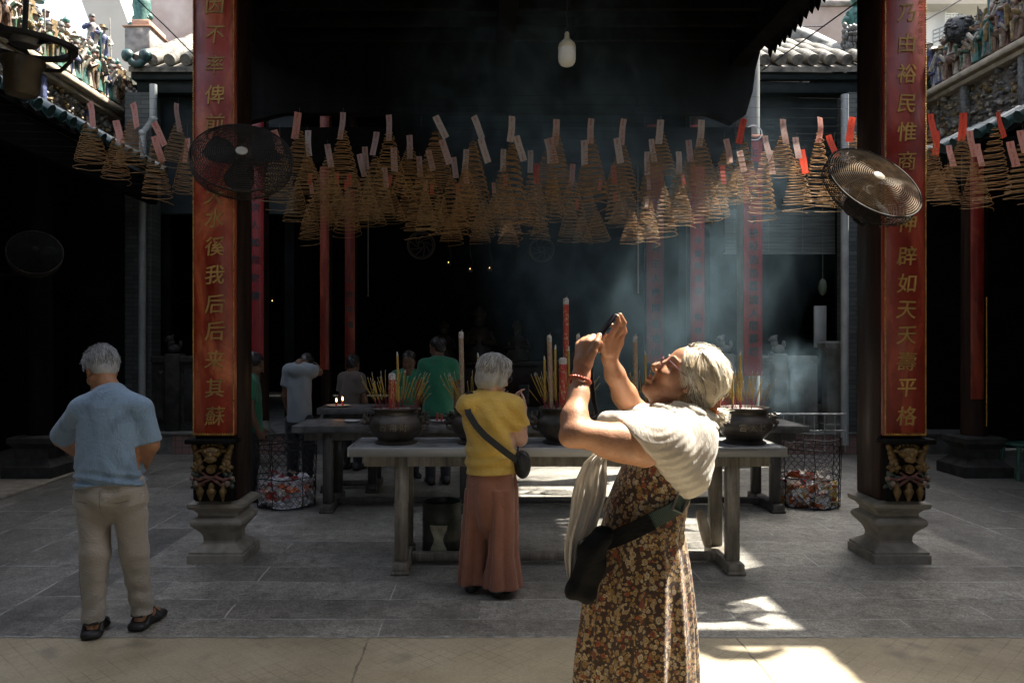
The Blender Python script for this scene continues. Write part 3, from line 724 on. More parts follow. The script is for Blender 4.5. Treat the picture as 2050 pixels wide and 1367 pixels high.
# stone wheel leaning on the right legs of the front table, drum below it
o = MB(); c = P(1409, 1057, 6.02)
Mw = Matrix.Translation(c) @ Matrix.Rotation(R(-8), 4, 'Z') @ Matrix.Rotation(R(78), 4, 'Y') 
o.lathe([(.004,-.028),(.125,-.028),(.139,-.018),(.139,.018),(.125,.028),(.004,.028)], 36, Mw); o.lathe([(.02,-.033),(.02,.033)], 14, Mw)
tag(obj('stone_wheel', o, pm('tan_stone', (.40,.32,.22), .75, 0, .2, 10, .3)), 'round tan wheel leaning inside the right legs of the front table', 'wheel')
dr = thing('waste_drum', 'dented dark metal drum with a pale paint patch under the front table', 'drum', P(883,1115,6.2))
dx, dy = XA(883,6.12), 6.24
M_drum = NT('rusty_dark_drum'); v = M_drum.co('Object'); f = M_drum.noise(v, 6, 7, .65)
M_drum = M_drum.bsdf(M_drum.ramp(f, [(.3,(.018,.022,.018)),(.55,(.05,.055,.042)),(.75,(.13,.12,.085))]), .5, .3, M_drum.noise(v, 30, 5), .4, .004)
mb = MB(); mb.lathe([(.15,.02),(.155,.03),(.152,.12),(.156,.13),(.152,.14),(.152,.27),(.156,.28),(.152,.29),(.152,.40),(.158,.41),(.158,.42),(.148,.42),(.146,.05)], 36, Matrix.Translation((dx,dy,0)), False); obj('barrel', mb, M_drum, dr)
mb = MB(); mb.lathe([(.02,.0),(.172,.0),(.176,.012),(.165,.02),(.02,.018)], 36, Matrix.Translation((dx,dy,0))); obj('tray', mb, M_top, dr)
mb = MB()
rs = []
for z in np.linspace(.06, .26, 7):
    wv = .45*(.75+.25*math.sin(z*31)); rs.append([(dx+.1575*math.sin(a), dy-.1575*math.cos(a), z) for a in np.linspace(-.12-wv, -.12+wv, 9)])
mb.rings(rs, False, False); obj('paint_patch', mb, pm('cream_paint', (.34,.32,.22), .7, 0, .5, 14), dr)

# ================================================================== incense pots
M_bronze = pm('dark_bronze', (.060,.052,.043), .46, .45, .55, 9, .4, .004, detail=8)
M_ash = pm('grey_ash', (.42,.36,.33), .95, 0, .5, 45, .8, .01)
M_inscr = pm('worn_bronze_letters', (.16,.14,.115), .45, .55, .3, 20)
POTY = 5.98
pots = [(793,'leftmost bronze incense pot on the front table with a fat red candle stub','殿帛財'), (957,'bronze incense pot half hidden behind the woman in yellow','殿'), (1128,'middle bronze incense pot under the tallest red dragon candle',''),
        (1303,'bronze incense pot hidden behind the raised arms of the woman with the scarf',''), (1490,'rightmost bronze incense pot on the front table lettered on its shoulder','宮太竹')]
stick_bases = []
def pot(px, label, letters):
    x = XA(px, POTY); t = thing('incense_pot', label, 'incense pot', (x, POTY, .905))
    T = Matrix.Translation((x, POTY, .906)); s = 1.0
    mb = MB(); mb.lathe([(.02,0),(.155,0),(.158,.012),(.135,.022),(.13,.03),(.14,.04),(.172,.07),(.198,.11),(.204,.14),(.196,.17),(.176,.195),(.163,.21),(.16,.235),(.166,.248),(.184,.256),(.187,.264),(.18,.27),(.168,.268),(.155,.25),(.15,.20)], 48, T, False); obj('vessel', mb, M_bronze, t)
    mb = MB(); mb.lathe([(.0,.262),(.05,.26),(.1,.257),(.15,.254),(.166,.25)], 30, T, False); obj('ash_bed', mb, M_ash, t)
    for sgn in (-1, 1):
        mb = MB(); rnd = random.Random(px+sgn)
        mb.ball((x+sgn*.205,POTY,.906+.17), (.035,.03,.035)); mb.ball((x+sgn*.235,POTY-.005,.906+.155), (.026,.024,.02)); mb.ball((x+sgn*.225,POTY,.906+.195), (.03,.026,.018))
        for k in range(16): mb.ball((x+sgn*(.18+rnd.uniform(0,.06)),POTY+rnd.uniform(-.03,.03),.906+.175+rnd.uniform(-.03,.055)), (rnd.uniform(.006,.016),.01,rnd.uniform(.006,.02)), 6, 5)
        mb.tube([(x+sgn*.19,POTY-.02,.906+.1),(x+sgn*.225,POTY-.02,.906+.115),(x+sgn*.24,POTY-.015,.906+.145)], [.012,.012,.008], 7)
        obj('lion_handle', mb, M_bronze, t)
    if letters:
        mb = MB(); n = len(letters)
        for i, ch in enumerate(letters):
            a = (i-(n-1)/2)*.36 + (.0 if n > 1 else -.05); zz = .906+.135; r = .2045
            M = Matrix.Rotation(a, 4, 'Z') @ FACE
            write(mb, ch, (x+r*math.sin(a), POTY-r*math.cos(a), zz), .058, .006, .004, 0, M)
        obj('inscription', mb, M_inscr, t, False)
    if px in (1490, 1128):
        pass
    stick_bases.append((px, x))
for p_ in pots: pot(*p_)
# incense sticks: yellow paste above, red bamboo foot below; one object per stick
M_sty = pm('yellow_incense', (.34,.23,.045), .8, 0, .25, 60, .2); M_str = pm('red_bamboo_stick', (.20,.025,.03), .6, 0, .3, 60, .2); M_stash = pm('burnt_ash_tip', (.5,.5,.48), .9, 0, .3, 60, .2)
def stick_proto(L, r, foot):
    mb = MB(); mb.cur = 1; mb.tube([(0,0,0),(0,0,foot)], .0016 if r < .003 else r*.8, 5); mb.cur = 0; mb.tube([(0,0,foot),(0,0,L*.93)], r, 6); mb.cur = 2
    mb.tube([(0,0,L*.93),(.002,0,L*.97),(.005,0,L)], [r*.9,r*.7,r*.3], 5); return mb.mesh('incense_stick', [M_sty,M_str,M_stash], True)
protos = [stick_proto(L, r, f) for L, r, f in ((.30,.0024,.11),(.26,.0022,.09),(.22,.0026,.08),(.17,.0022,.07))]
thick = stick_proto(.42, .0085, .06)
names5 = ['leftmost','second from left','middle','second from right','rightmost']
rs_ = random.Random(5)
for i, (px, x) in enumerate(stick_bases):
    nst = (48, 32, 50, 36, 48)[i]
    for k in range(nst):
        cl = rs_.choice([-.13,-.1,-.08,-.05,0,.03,.06,.1,.12,.14]) if k > 8 else rs_.uniform(-.14,.14)
        bx = max(-.145, min(.145, cl+rs_.gauss(0,.012))); by = rs_.uniform(-.08,.09)
        if bx*bx+by*by > .15**2: by *= .3
        o = link('incense_stick', protos[rs_.choice([0,0,1,1,2,3])]); o.location = (x+bx, POTY+by, 1.155)
        lean = bx*3.0+rs_.gauss(0,.13)
        if rs_.random() < .08: lean *= 1.6
        o.rotation_euler = (rs_.gauss(0,.12)-by*.6, max(-.75, min(.75, lean)), rs_.uniform(0,6))
        o.rotation_euler = (Matrix.Rotation(max(-.75,min(.75,lean)), 3, 'Y') @ Matrix.Rotation(rs_.gauss(0,.12)-by*.6, 3, 'X')).to_euler()
        tag(o, f'thin yellow incense stick standing in the ash of the {names5[i]} bronze pot', 'incense stick', f'incense sticks in the {names5[i]} pot')
for px, py, i, lab in ((800,704,0,'thick yellow incense stick with a curled ash tip in the leftmost pot'), (958,706,1,'thick yellow incense stick just left of the yellow-shirted woman'), (1114,690,2,'thick yellow incense stick with a bent ash tip in the middle pot'),
                       (1092,712,2,'slim yellow incense stick leaning at the left of the middle pot'), (1141,693,2,'thick yellow incense stick right of the tallest candle'), (1291,702,3,'thick yellow incense stick left of the scarf woman\'s face'), (1484,703,4,'thick yellow incense stick in the rightmost pot'), (1468,742,4,'shorter pale incense stick in the rightmost pot')):
    o = link('incense_stick', thick); o.location = (XA(px,POTY-.03)+rs_.uniform(-.01,.01), POTY-.03, 1.155); top = ZA(py, POTY-.03); s = (top-1.155)/.42
    o.scale = (1 if s > .6 else .7, 1, s); o.rotation_euler = (0, rs_.uniform(-.04,.04), rs_.uniform(0,6)); tag(o, lab, 'incense stick')
# big painted candles
def candle_mat(name, a, b, c, sc):
    t = NT(name); v = t.co('Object', (1,1,.55)); 
    wv = t.n('ShaderNodeTexWave', wave_type='BANDS', bands_direction='DIAGONAL', Scale=sc, Distortion=6., Detail=3.); t.l(t.co('Object', (1,1,.45)), wv.inputs['Vector'])
    col = t.ramp(wv.outputs['Fac'], [(.25, a), (.5, b), (.62, c), (.8, a)])
    col = t.mix(t.ramp(t.noise(v, 60, 3), [(.55,0.),(.62,1.)]), col, (.36,.32,.16))
    return t.bsdf(col, .5, 0, t.noise(v, 50, 4), .4, .003)
M_cand = candle_mat('painted_red_candle', (.34,.03,.028), (.27,.02,.025), (.44,.15,.06), 9)
M_candp = candle_mat('painted_dragon_candle', (.30,.23,.16), (.42,.045,.03), (.16,.20,.14), 14)
M_wax = pm('charred_pale_wax', (.40,.38,.35), .7, 0, .5, 40, .5)
def candle(px, ytop, r, m, label, Y=POTY+.02, lean=0.0, base=1.15):
    x = XA(px, Y); z1 = ZA(ytop, Y)
    t = thing('candle', label, 'candle', (x, Y, base))
    M = Matrix.Translation((x, Y, base)) @ Matrix.Rotation(lean, 4, 'Y')
    L = z1-base
    mb = MB(); mb.lathe([(r*.98,-.03),(r,.0),(r,L*.3),(r*1.03,L*.6),(r,L-.05)], 18, M); obj('shaft', mb, m, t)
    mb = MB(); mb.lathe([(r*1.02,L-.052),(r*1.06,L-.03),(r*.95,L-.01),(r*.55,L-.002),(r*.3,L-.012)], 14, M); mb.tube([(0,0,L-.02),(.004,0,L+.004),(.010,0,L+.012)], [.004,.003,.002], 5, True, M); obj('burnt_tip', mb, M_wax, t)
candle(926, 663, .018, M_candp, 'painted dragon candle left of the woman in yellow', POTY-.01, -.02)
candle(1104, 670, .018, M_candp, 'painted dragon candle with ash-grey tip left of the tallest candle', POTY-.02, -.03)
candle(1133, 596, .021, M_cand, 'tallest red candle with gold writing above the middle pot', POTY+.02, .0)
candle(1127, 715, .03, M_cand, 'thick red candle at the foot of the tallest candle', POTY-.05)
candle(1156, 668, .015, M_candp, 'slim pale painted candle behind the raised left hand', POTY+.05, .01)
candle(1273, 671, .018, M_candp, 'painted dragon candle between the raised arms and the face', POTY, -.01)
candle(785, 746, .026, M_cand, 'short red candle stub with charred top in the leftmost pot', POTY-.02)
candle(1437, 742, .02, M_cand, 'short red candle behind the scarf woman\'s hair in the rightmost pot', POTY)
# plates with little candles on the tables behind
M_china = pm('white_china', (.62,.62,.60), .25, 0, .05, 5, .02)
M_flame = NT('candle_flame'); e_ = M_flame.n('ShaderNodeEmission', Strength=9.0); e_.inputs['Color'].default_value = (1,.45,.12,1); M_flame.l(e_.outputs[0], M_flame.out.inputs['Surface']); M_flame = M_flame.m
def plate(px, py, Y, zt, r, label, cands=()):
    x = XA(px, Y); mb = MB()
    mb.lathe([(.005,.004),(r*.6,.004),(r*.66,.0),(r*.7,.004),(r,.018),(r,.021),(r*.68,.010),(.005,.009)], 24, Matrix.Translation((x,Y,zt+.001))); tag(obj('plate', mb, M_china), label, 'plate')
    for dx, h, lit, lab in cands:
        t = thing('small_candle', lab, 'candle', (x+dx,Y,zt+.011)); mb = MB(); mb.lathe([(.011,zt+.011),(.011,zt+.011+h),(.006,zt+.013+h)], 10, Matrix.Translation((x+dx,Y,0))); obj('wax', mb, pm('red_wax', (.45,.04,.03), .4), t)
        if lit:
            mb = MB(); mb.lathe([(.001,zt+h+.014),(.007,zt+h+.026),(.005,zt+h+.04),(.001,zt+h+.056)], 8, Matrix.Translation((x+dx,Y,0))); obj('flame', mb, M_flame, t)
plate(677, 816, 8.95, .925, .13, 'white plate under the two lit red candles on the side table', ((-.02,.045,True,'lit red candle on the plate, the taller and left of the pair'),(.05,.06,True,'lit red candle on the plate, right of the pair and set farther back')))
plate(704, 836, 8.1, .84, .085, 'empty white plate at the left end of the dark table')
plate(878, 835, 8.1, .84, .085, 'white plate with two unlit red candles beside the green shirt', ((-.015,.085,False,'unlit thin red candle, left of the pair on the plate'),(.03,.075,False,'unlit thin red candle, right of the pair on the plate')))

# ================================================================== wire baskets with paper rubbish
M_mesh = pm('black_wire_mesh', (.02,.02,.022), .5, .5, .4, 20, .1)
def basket(px, Y, label, seed, pal):
    x = XA(px, Y); t = thing('wire_basket', label, 'basket', (x, Y, 0)); rnd = random.Random(seed)
    R0, Hh = .285, .69; n = 26; rows = 17
    def pt(a, z): 
        r = R0*(1+.07*z/Hh)*(1+.012*math.sin(3*a+seed)); return Vector((x+r*math.cos(a), Y+r*math.sin(a), z))
    mb = MB()
    for j in range(rows):                       # hexagonal chicken wire
        z0, z1 = .02+Hh*.96*j/rows, .02+Hh*.96*(j+1)/rows; h = (z1-z0)
        for i in range(n):
            a = 2*PI*(i+.5*(j % 2))/n; da = 2*PI/n*.5
            jit = lambda: rnd.uniform(-.006, .006)
            p0 = pt(a, z0+h*.35+jit()); 
            mb.tube([pt(a, z0), p0], .0022, 4, False); mb.tube([p0, pt(a+da, z1+jit())], .0022, 4, False); mb.tube([p0, pt(a-da, z1+jit())], .0022, 4, False)
    obj('wire_mesh', mb, M_mesh, t)
    mb = MB()
    for z in (.015, .3, Hh-.1, Hh): mb.tube([pt(2*PI*k/30, z+.006*math.sin(k)) for k in range(31)], .0055, 6)
    for k in range(6): mb.tube([pt(k*PI/3+.3+.03*math.sin(q*2+k), Hh*q/8) for q in range(9)], .0045, 6)
    obj('frame', mb, M_mesh, t)
    mb = MB()
    for q in range(300):                        # crumpled wrappers and bags heaped inside
        a = rnd.uniform(0, 2*PI); rr = R0*.9*math.sqrt(rnd.random()); hmax = .27*(1-.45*(rr/R0)**2)+.05*math.sin(a*2+seed)
        z = .03+rnd.random()*max(.05, hmax); c = Vector((x+rr*math.cos(a), Y+rr*math.sin(a), z)); s = rnd.uniform(.03,.085)
        M = Matrix.Rotation(rnd.uniform(0,6), 3, 'X') @ Matrix.Rotation(rnd.uniform(0,6), 3, 'Z')
        mb.cur = rnd.choice(pal); g = 4; vs = []
        for u in range(g):
            for v in range(g): vs.append(c+M @ Vector(((u/(g-1)-.5)*s*2*rnd.uniform(.8,1.1), (v/(g-1)-.5)*s*1.2, rnd.uniform(-.3,.3)*s)))
        mb.add(vs, [(u*g+v, u*g+v+1, (u+1)*g+v+1, (u+1)*g+v) for u in range(g-1) for v in range(g-1)])
    for v in mb.v:
        d = Vector((v.x-x, v.y-Y)); 
        if d.length > R0-.012: d = d.normalized()*(R0-.012); v.x, v.y = x+d.x, Y+d.y
        v.z = max(v.z, .008)
    mats = [pm('clear_plastic_wrap', (.60,.60,.63), .18, 0, .2, 20, .2), pm('orange_wrapper', (.55,.14,.04), .45), pm('red_paper', (.38,.05,.045), .5), pm('gold_foil', (.6,.42,.12), .3, .4), pm('cream_paper', (.6,.56,.48), .6)]
    o = obj('paper_rubbish', mb, mats, None, False); o['kind'] = 'stuff'; tag(o, 'crumpled wrappers and clear plastic heaped in the ' + ('left' if px < 900 else 'right') + ' wire basket', 'rubbish')
basket(573, 8.1, 'black wire mesh basket right of the left pillar, half full of wrappers', 1, [0,0,0,4,0,1,2])
basket(1620, 8.1, 'black wire mesh basket left of the right pillar, brightly coloured wrappers inside', 2, [0,0,0,1,1,2,3,4,4,0])

# ================================================================== hanging bulb
bl = thing('light_bulb', 'large unlit white lamp bulb hanging on a cable at the top', 'lamp', P(1135,106,6.2)); c = P(1135,106,6.2)
T = Matrix.Translation(c)
mb = MB(); mb.lathe([(.0,-.108),(.03,-.105),(.052,-.094),(.065,-.072),(.069,-.045),(.069,.028)], 28, T, False); obj('diffuser', mb, pm('milky_plastic', (.72,.70,.62), .3, 0, .04, 8, .02), bl)
mb = MB(); mb.lathe([(.0698,.0285),(.0695,.045),(.06,.07),(.042,.09),(.025,.102),(.02,.115),(.018,.15),(.012,.16)], 28, T); obj('collar', mb, pm('cream_plastic', (.62,.55,.38), .4, 0, .05, 8, .02), bl)
mb = MB(); mb.tube([c+Vector((0,0,.158)), c+Vector((.004,0,.5)), c+Vector((-.003,0,1.1))], .006, 6); mb.tube([c+Vector((0,0,.42)), c+Vector((.03,0,.36)), c+Vector((.036,0,.33))], .003, 5); obj('cable', mb, M_wire, bl)
# ================================================================== oscillating fans with wire baskets
M_fanw = pm('black_fan_wire', (.026,.021,.016), .75, .0, .4, 20, .1, Specular_IOR_Level=.2); M_fanb = pm('black_fan_body', (.012,.012,.0125), .7, 0, .4, 10, .2, Specular_IOR_Level=.15)
M_hub = pm('cream_hub_cap', (.34,.31,.24), .4, 0, .1, 10, .05)
M_fanring = pm('brassy_dusty_wire', (.20,.14,.08), .85, .0, .4, 18, .2)
def basis(n, roll=0.0):
    n = Vector(n).normalized(); u = Vector((0,0,1)); a = u.cross(n); a = a.normalized() if a.length > 1e-4 else Vector((1,0,0)); b = n.cross(a)
    a2 = a*math.cos(roll)+b*math.sin(roll); b2 = n.cross(a2)
    return Matrix(((a2.x,b2.x,n.x,0),(a2.y,b2.y,n.y,0),(a2.z,b2.z,n.z,0),(0,0,0,1)))
def ring(mb, r, z, tr, M, n=44, k=4):
    mb.rings([[(0,0,0)]*k for _ in range(0)], False) if False else None
    rs = []
    for i in range(n+1):
        a = 2*PI*i/n; c = Vector((math.cos(a), math.sin(a), 0))
        rs.append([c*(r+tr*math.cos(2*PI*q/k))+Vector((0,0,z+tr*math.sin(2*PI*q/k))) for q in range(k)])
    mb.rings(rs, False, True, M)
def grille_fan(px, py, Y, Rr, n, label, wall_pt, mw, hub=None):
    c = P(px, py, Y); t = thing('wall_fan', label, 'fan', c); M = Matrix.Translation(c) @ basis(n)
    mb = MB(); NR = 22
    dome = lambda r: .055*(1-(r/Rr)**2)
    for i in range(NR): r = .05+(Rr-.05)*i/(NR-1); ring(mb, r, dome(r), .0034, M)
    for k in range(16):
        mb.tube([(r*math.cos(2*PI*k/16+r*.8), r*math.sin(2*PI*k/16+r*.8), dome(r)-.003) for r in np.linspace(.04, Rr, 9)], .0024, 4, True, M)
    obj('front_grille', mb, mw, t)
    mb = MB()
    for i in range(22):
        q = i/21; r = Rr*(1.0-.72*max(0,q-.3)/.7); z = -.16*min(1, q/.55); ring(mb, r, z, .0026, M, 40)
    for k in range(24):
        a = 2*PI*k/24; mb.tube([(Rr*math.cos(a),Rr*math.sin(a),0),(Rr*.99*math.cos(a),Rr*.99*math.sin(a),-.10),(Rr*.85*math.cos(a),Rr*.85*math.sin(a),-.155),(Rr*.28*math.cos(a),Rr*.28*math.sin(a),-.165)], .002, 4, True, M)
    ring(mb, Rr+.003, 0, .0065, M, 48, 6); obj('rear_grille', mb, M_fanw, t)
    mb = MB(); mb.lathe([(.0,.066),(.03,.064),(.042,.058),(.044,.05)], 8, M); obj('hub_cap', mb, hub or M_hub, t)
    for k in range(3):
        mb = MB(); a0 = 2*PI*k/3+.4; g = []
        for i in range(7):
            r = .05+(Rr*.86-.05)*i/6; wd = .5*math.sin(PI*(.25+.6*i/6)); g.append([(r*math.cos(a0+s*wd), r*math.sin(a0+s*wd), -.05-.035*s) for s in np.linspace(-1, 1, 6)])
        m2 = [[(x,y,z-.003) for x,y,z in r] for r in g]
        mb.rings(g, False, False, M); mb.rings(m2, False, False, M); obj('blade', mb, M_fanb, t)
    mb = MB(); mb.lathe([(.0,-.06),(.06,-.065),(.085,-.12),(.085,-.24),(.06,-.29),(.0,-.30)], 20, M); obj('motor', mb, M_fanb, t)
    mb = MB(); q = M @ Vector((0,0,-.24)); wp = Vector(wall_pt); mb.tube([q, q+Vector((0,0,-.09)), (wp+q)/2+Vector((0,0,-.10)), wp], .016, 8); mb.ball(wp, (.05,.05,.07)); obj('bracket', mb, M_fanb, t)
nf = Vector((math.sin(R(40))*math.sin(R(20)), -math.cos(R(40)), math.sin(R(40))*math.cos(R(20))))
grille_fan(1751, 364, 5.58, .345, nf, 'dusty wire-basket fan on the right pillar with a cream hub', (2.93,6.02,2.62), M_fanring)
grille_fan(484, 314, 5.58, .345, nf, 'dark wire-basket fan on the left pillar, hub in shade', (-1.86,6.06,2.80), M_fanw)
grille_fan(70, 505, 8.6, .27, (.45,-.75,.45), 'dim wire-basket fan in the dark left gallery', (-5.9,9.3,2.5), M_wallblk, M_wallblk)
# bladed fan hung at the top left corner
c = P(48, 86, 3.5); t = thing('hanging_fan', 'black fan with open oval ring and brown motor at the top left corner', 'fan', c)
M = Matrix.Translation(c) @ Matrix.Rotation(R(3), 4, 'Y')
mb = MB()
def oval(rx, ry, z, nn=40): return [(rx*math.cos(2*PI*i/nn)*(1+.10*abs(math.cos(2*PI*i/nn))**6), ry*math.sin(2*PI*i/nn), z) for i in range(nn)]
o_, i_ = oval(.205,.20,.0), oval(.172,.165,.0)
o2, i2 = oval(.205,.20,-.018), oval(.172,.165,-.018)
mb.rings([i_, o_, o2, i2, i_], False, True, M); mb.rings([oval(.10,.10,.03), oval(.03,.03,.035)], True, True, M); obj('ring_frame', mb, M_fanb, t)
mb = MB(); mb.lathe([(.0,-.012),(.055,-.012),(.066,.004),(.066,.03),(.0,.03)], 24, M); obj('hub', mb, pm('grey_fan_hub', (.08,.08,.085), .4), t)
for k in range(3):
    mb = MB(); a0 = .15+k*2.09; g = [[(r*math.cos(a0+s*.30), r*math.sin(a0+s*.30), .012+.014*s) for s in np.linspace(-1,1,5)] for r in np.linspace(.06,.165,6)]
    mb.rings(g, False, False, M); mb.rings([[(x,y,z-.004) for x,y,z in r] for r in g], False, False, M); obj('blade', mb, M_fanb, t)
mb = MB(); q = Vector((0,0,0))
mb.tube([M @ Vector((.19,.02,-.01)), M @ Vector((.195,.03,-.06)), M @ Vector((.14,.05,-.10)), M @ Vector((.07,.05,-.10))], .009, 8); mb.tube([M @ Vector((-.2,.02,-.01)), M @ Vector((-.1,.05,-.09))], .009, 8)
mb.tube([M @ Vector((0,0,.02)), M @ Vector((0,0,1.9))], .012, 8); obj('bracket', mb, M_fanb, t)
mb = MB(); mb.lathe([(.0,-.235),(.06,-.232),(.072,-.215),(.075,-.12),(.09,-.10),(.09,-.075),(.0,-.07)], 24, M); obj('motor', mb, pm('oily_brown_motor', (.030,.021,.010), .5, .2, .6, 14, .2), t)

# ================================================================== incense coils
M_coil = pm('coil_incense', (.34,.185,.062), .75, 0, .35, 14, .3, .002); M_coil2 = pm('coil_incense_paler', (.36,.215,.085), .8, 0, .3, 14, .3, .002)
M_thread = pm('grey_thread', (.12,.11,.10), .7)
def tag_mat(name, c, ink):
    t = NT(name); v = t.co('Generated', (1,1,1))
    sx = t.n('ShaderNodeSeparateXYZ'); t.l(v, sx.inputs[0])
    mid = t.math('COMPARE', sx.outputs[0], .5); t.t.nodes[-1].inputs[2].default_value = .16
    ns = t.ramp(t.noise(t.co('Object', (90,90,40)), 1.0, 3), [(.5,0.),(.56,.55)])
    col = t.mix(t.math('MULTIPLY', mid, ns), c, ink)
    b = t.n('ShaderNodeBsdfPrincipled', Roughness=.8); t.l(col, b.inputs['Base Color'])
    tr = t.n('ShaderNodeBsdfTranslucent'); t.l(col, tr.inputs['Color'])
    mx = t.n('ShaderNodeMixShader', Fac=.38); t.l(b.outputs[0], mx.inputs[1]); t.l(tr.outputs[0], mx.inputs[2]); t.l(mx.outputs[0], t.out.inputs['Surface'])
    return t.m
M_tagp = tag_mat('faded_pink_paper', (.50,.36,.32), (.35,.06,.05)); M_tagr = tag_mat('bright_red_paper', (.62,.075,.04), (.25,.02,.02)); M_tagw = tag_mat('pale_paper', (.55,.48,.43), (.4,.08,.07)); M_tags = tag_mat('salmon_paper', (.60,.30,.24), (.4,.06,.05))
def coil_mesh(seed, turns, m):
    rnd = random.Random(seed); mb = MB(); pts = []; N = int(turns*26); ph = [rnd.uniform(0,6) for _ in range(4)]
    for i in range(N+1):
        q = i/N; a = 2*PI*turns*q
        r = .022+.138*q**.92+.004*math.sin(a*.37+ph[0]); z = -.55*q**1.02+.007*math.sin(a*.5+ph[1])+.012*q*math.sin(a+ph[2])
        if q > .955: z -= (q-.955)*rnd.choice([.9,1.0])*1.6
        pts.append((r*math.cos(a)*(1+.05*math.sin(ph[3])), r*math.sin(a), z))
    mb.tube(pts, .0031, 5); return mb.mesh('spiral', m, 'all')
coils_m = [coil_mesh(s, tn, m) for s, tn, m in ((1,21,M_coil),(2,23,M_coil),(3,20,M_coil2),(4,22,M_coil2),(5,19,M_coil),(6,24,M_coil))]
def strip_mesh(bend, m, seed):
    mb = MB(); rnd = random.Random(seed); w2 = .031; n = 8; L = .235; vs = []
    for i in range(n+1):
        q = i/n; y = -bend*q*q+.006*math.sin(q*5+seed)
        vs += [(-w2, y+.004*q, -L*q), (w2, y-.004*q, -L*q)]
    mb.add(vs, [(2*i, 2*i+1, 2*i+3, 2*i+2) for i in range(n)]); return mb.mesh('paper_tag', m, 'all')
strips = {k: [strip_mesh(b, m, s) for s, b in ((0,.0),(1,.04),(2,-.03))] for k, m in (('p',M_tagp),('r',M_tagr),('w',M_tagw),('s',M_tags))}
th_m = MB().tube([(0,0,0),(.002,0,.5),(0,0,1)], .0014, 4).mesh('thread', M_thread)
th_m2 = MB().tube([(0,0,0),(.002,0,.5),(0,0,1)], .0014, 4).mesh('thread', M_thread)
# centre px, top py, bottom py, half width px, base shift px, tags (colour, top px, top py, bottom px)
CO = [
 (180,232,330,34,1,[('s',184,208,200)]),(232,272,358,29,1,[('s',235,243,248)]),(264,240,333,32,4,[('s',270,210,287)]),(310,278,397,29,1,[('s',312,248,335),('s',314,276,328)]),(357,243,328,28,0,[('p',361,212,366)]),(375,278,388,26,-3,[('s',376,278,377)]),
 (600,262,355,33,-2,[('s',598,226,592)]),(615,310,390,32,-3,[('w',619,264,617)]),(687,262,385,38,1,[('p',688,227,680)]),(656,318,402,32,0,[('p',657,291,665)]),(733,338,430,30,0,[('p',731,295,736),('p',720,310,728)]),(751,315,410,30,-1,[('p',756,268,749)]),(779,262,385,38,0,[('p',779,232,779),('p',790,297,788)]),
 (560,290,408,38,0,[('s',550,262,566)]),(640,380,452,36,0,[('r',623,348,619)]),(678,375,450,30,0,[('r',677,348,676)]),(742,392,448,32,0,[]),(708,352,430,30,0,[('r',700,350,702)]),
 (820,295,388,38,2,[('p',820,272,822)]),(873,265,382,40,0,[('w',872,234,895),('p',885,283,900)]),(947,285,402,35,4,[('w',948,236,968),('w',962,278,977)]),(932,330,440,30,-6,[('w',934,300,932)]),(1026,285,430,36,5,[('w',1025,235,1021),('w',1033,276,1048)]),(1006,333,442,32,-4,[('w',1008,301,1009)]),(1064,333,460,22,14,[('w',1061,303,1062)]),
 (840,345,465,35,0,[('p',840,316,842)]),(905,352,462,34,0,[('p',908,316,914)]),(860,335,455,30,0,[('p',858,302,868)]),(782,380,440,30,0,[('r',782,352,781)]),(918,385,462,22,2,[('r',917,368,914)]),(970,400,468,25,6,[]),(1020,395,476,24,0,[('r',1012,352,1010)]),(905,430,484,24,0,[('r',866,368,862)]),(960,435,486,22,0,[]),(1018,440,488,22,0,[]),(1082,430,478,22,0,[]),
 (1115,268,402,30,4,[('p',1114,240,1112),('p',1100,278,1112)]),(1093,303,400,27,0,[('w',1094,282,1102)]),(1183,272,405,36,-3,[('p',1183,240,1180),('w',1168,283,1170)]),(1247,292,392,35,-4,[('p',1248,240,1245),('w',1233,279,1240)]),(1322,258,350,29,3,[('w',1321,242,1317)]),(1303,308,402,31,-3,[('w',1303,280,1308),('w',1294,306,1298)]),
 (1076,362,462,22,2,[]),(1112,350,440,13,0,[]),(1142,400,478,25,0,[('r',1155,398,1157)]),(1195,425,482,28,0,[('r',1202,358,1203)]),(1243,395,448,28,0,[('r',1230,385,1229)]),(1265,420,486,24,0,[]),(1292,395,486,24,4,[('w',1294,395,1297)]),(1165,430,484,20,0,[]),
 (1357,335,436,27,1,[('w',1357,305,1358)]),(1380,312,400,32,0,[('p',1377,282,1381)]),(1403,273,378,32,1,[('w',1402,243,1401)]),(1418,352,436,28,2,[]),(1450,305,396,30,1,[('p',1452,280,1464)]),(1490,285,380,30,0,[('r',1488,240,1477)]),(1475,340,406,30,0,[('p',1477,305,1487)]),
 (1530,305,430,28,4,[('p',1528,275,1532),('p',1540,303,1546)]),(1567,272,352,31,0,[('p',1566,240,1566)]),(1595,315,418,31,0,[('p',1591,276,1591),('r',1599,303,1607)]),(1640,265,402,28,0,[('s',1640,236,1635)]),(1670,330,416,32,4,[('r',1655,273,1668)]),(1708,265,345,24,2,[('r',1703,237,1694)]),
 (1858,262,376,30,0,[('r',1856,232,1862)]),(1875,340,402,30,4,[('r',1867,266,1868)]),(1897,330,405,28,-3,[('s',1897,292,1900)]),(1927,275,362,32,6,[('r',1925,228,1925),('s',1938,263,1946)]),(1950,325,416,30,2,[('s',1953,290,1958)]),(1993,255,388,35,4,[('r',1990,228,2014),('s',2018,285,2026)]),(2047,280,396,34,0,[('s',2040,262,2044)])]
re_ = random.Random(77)
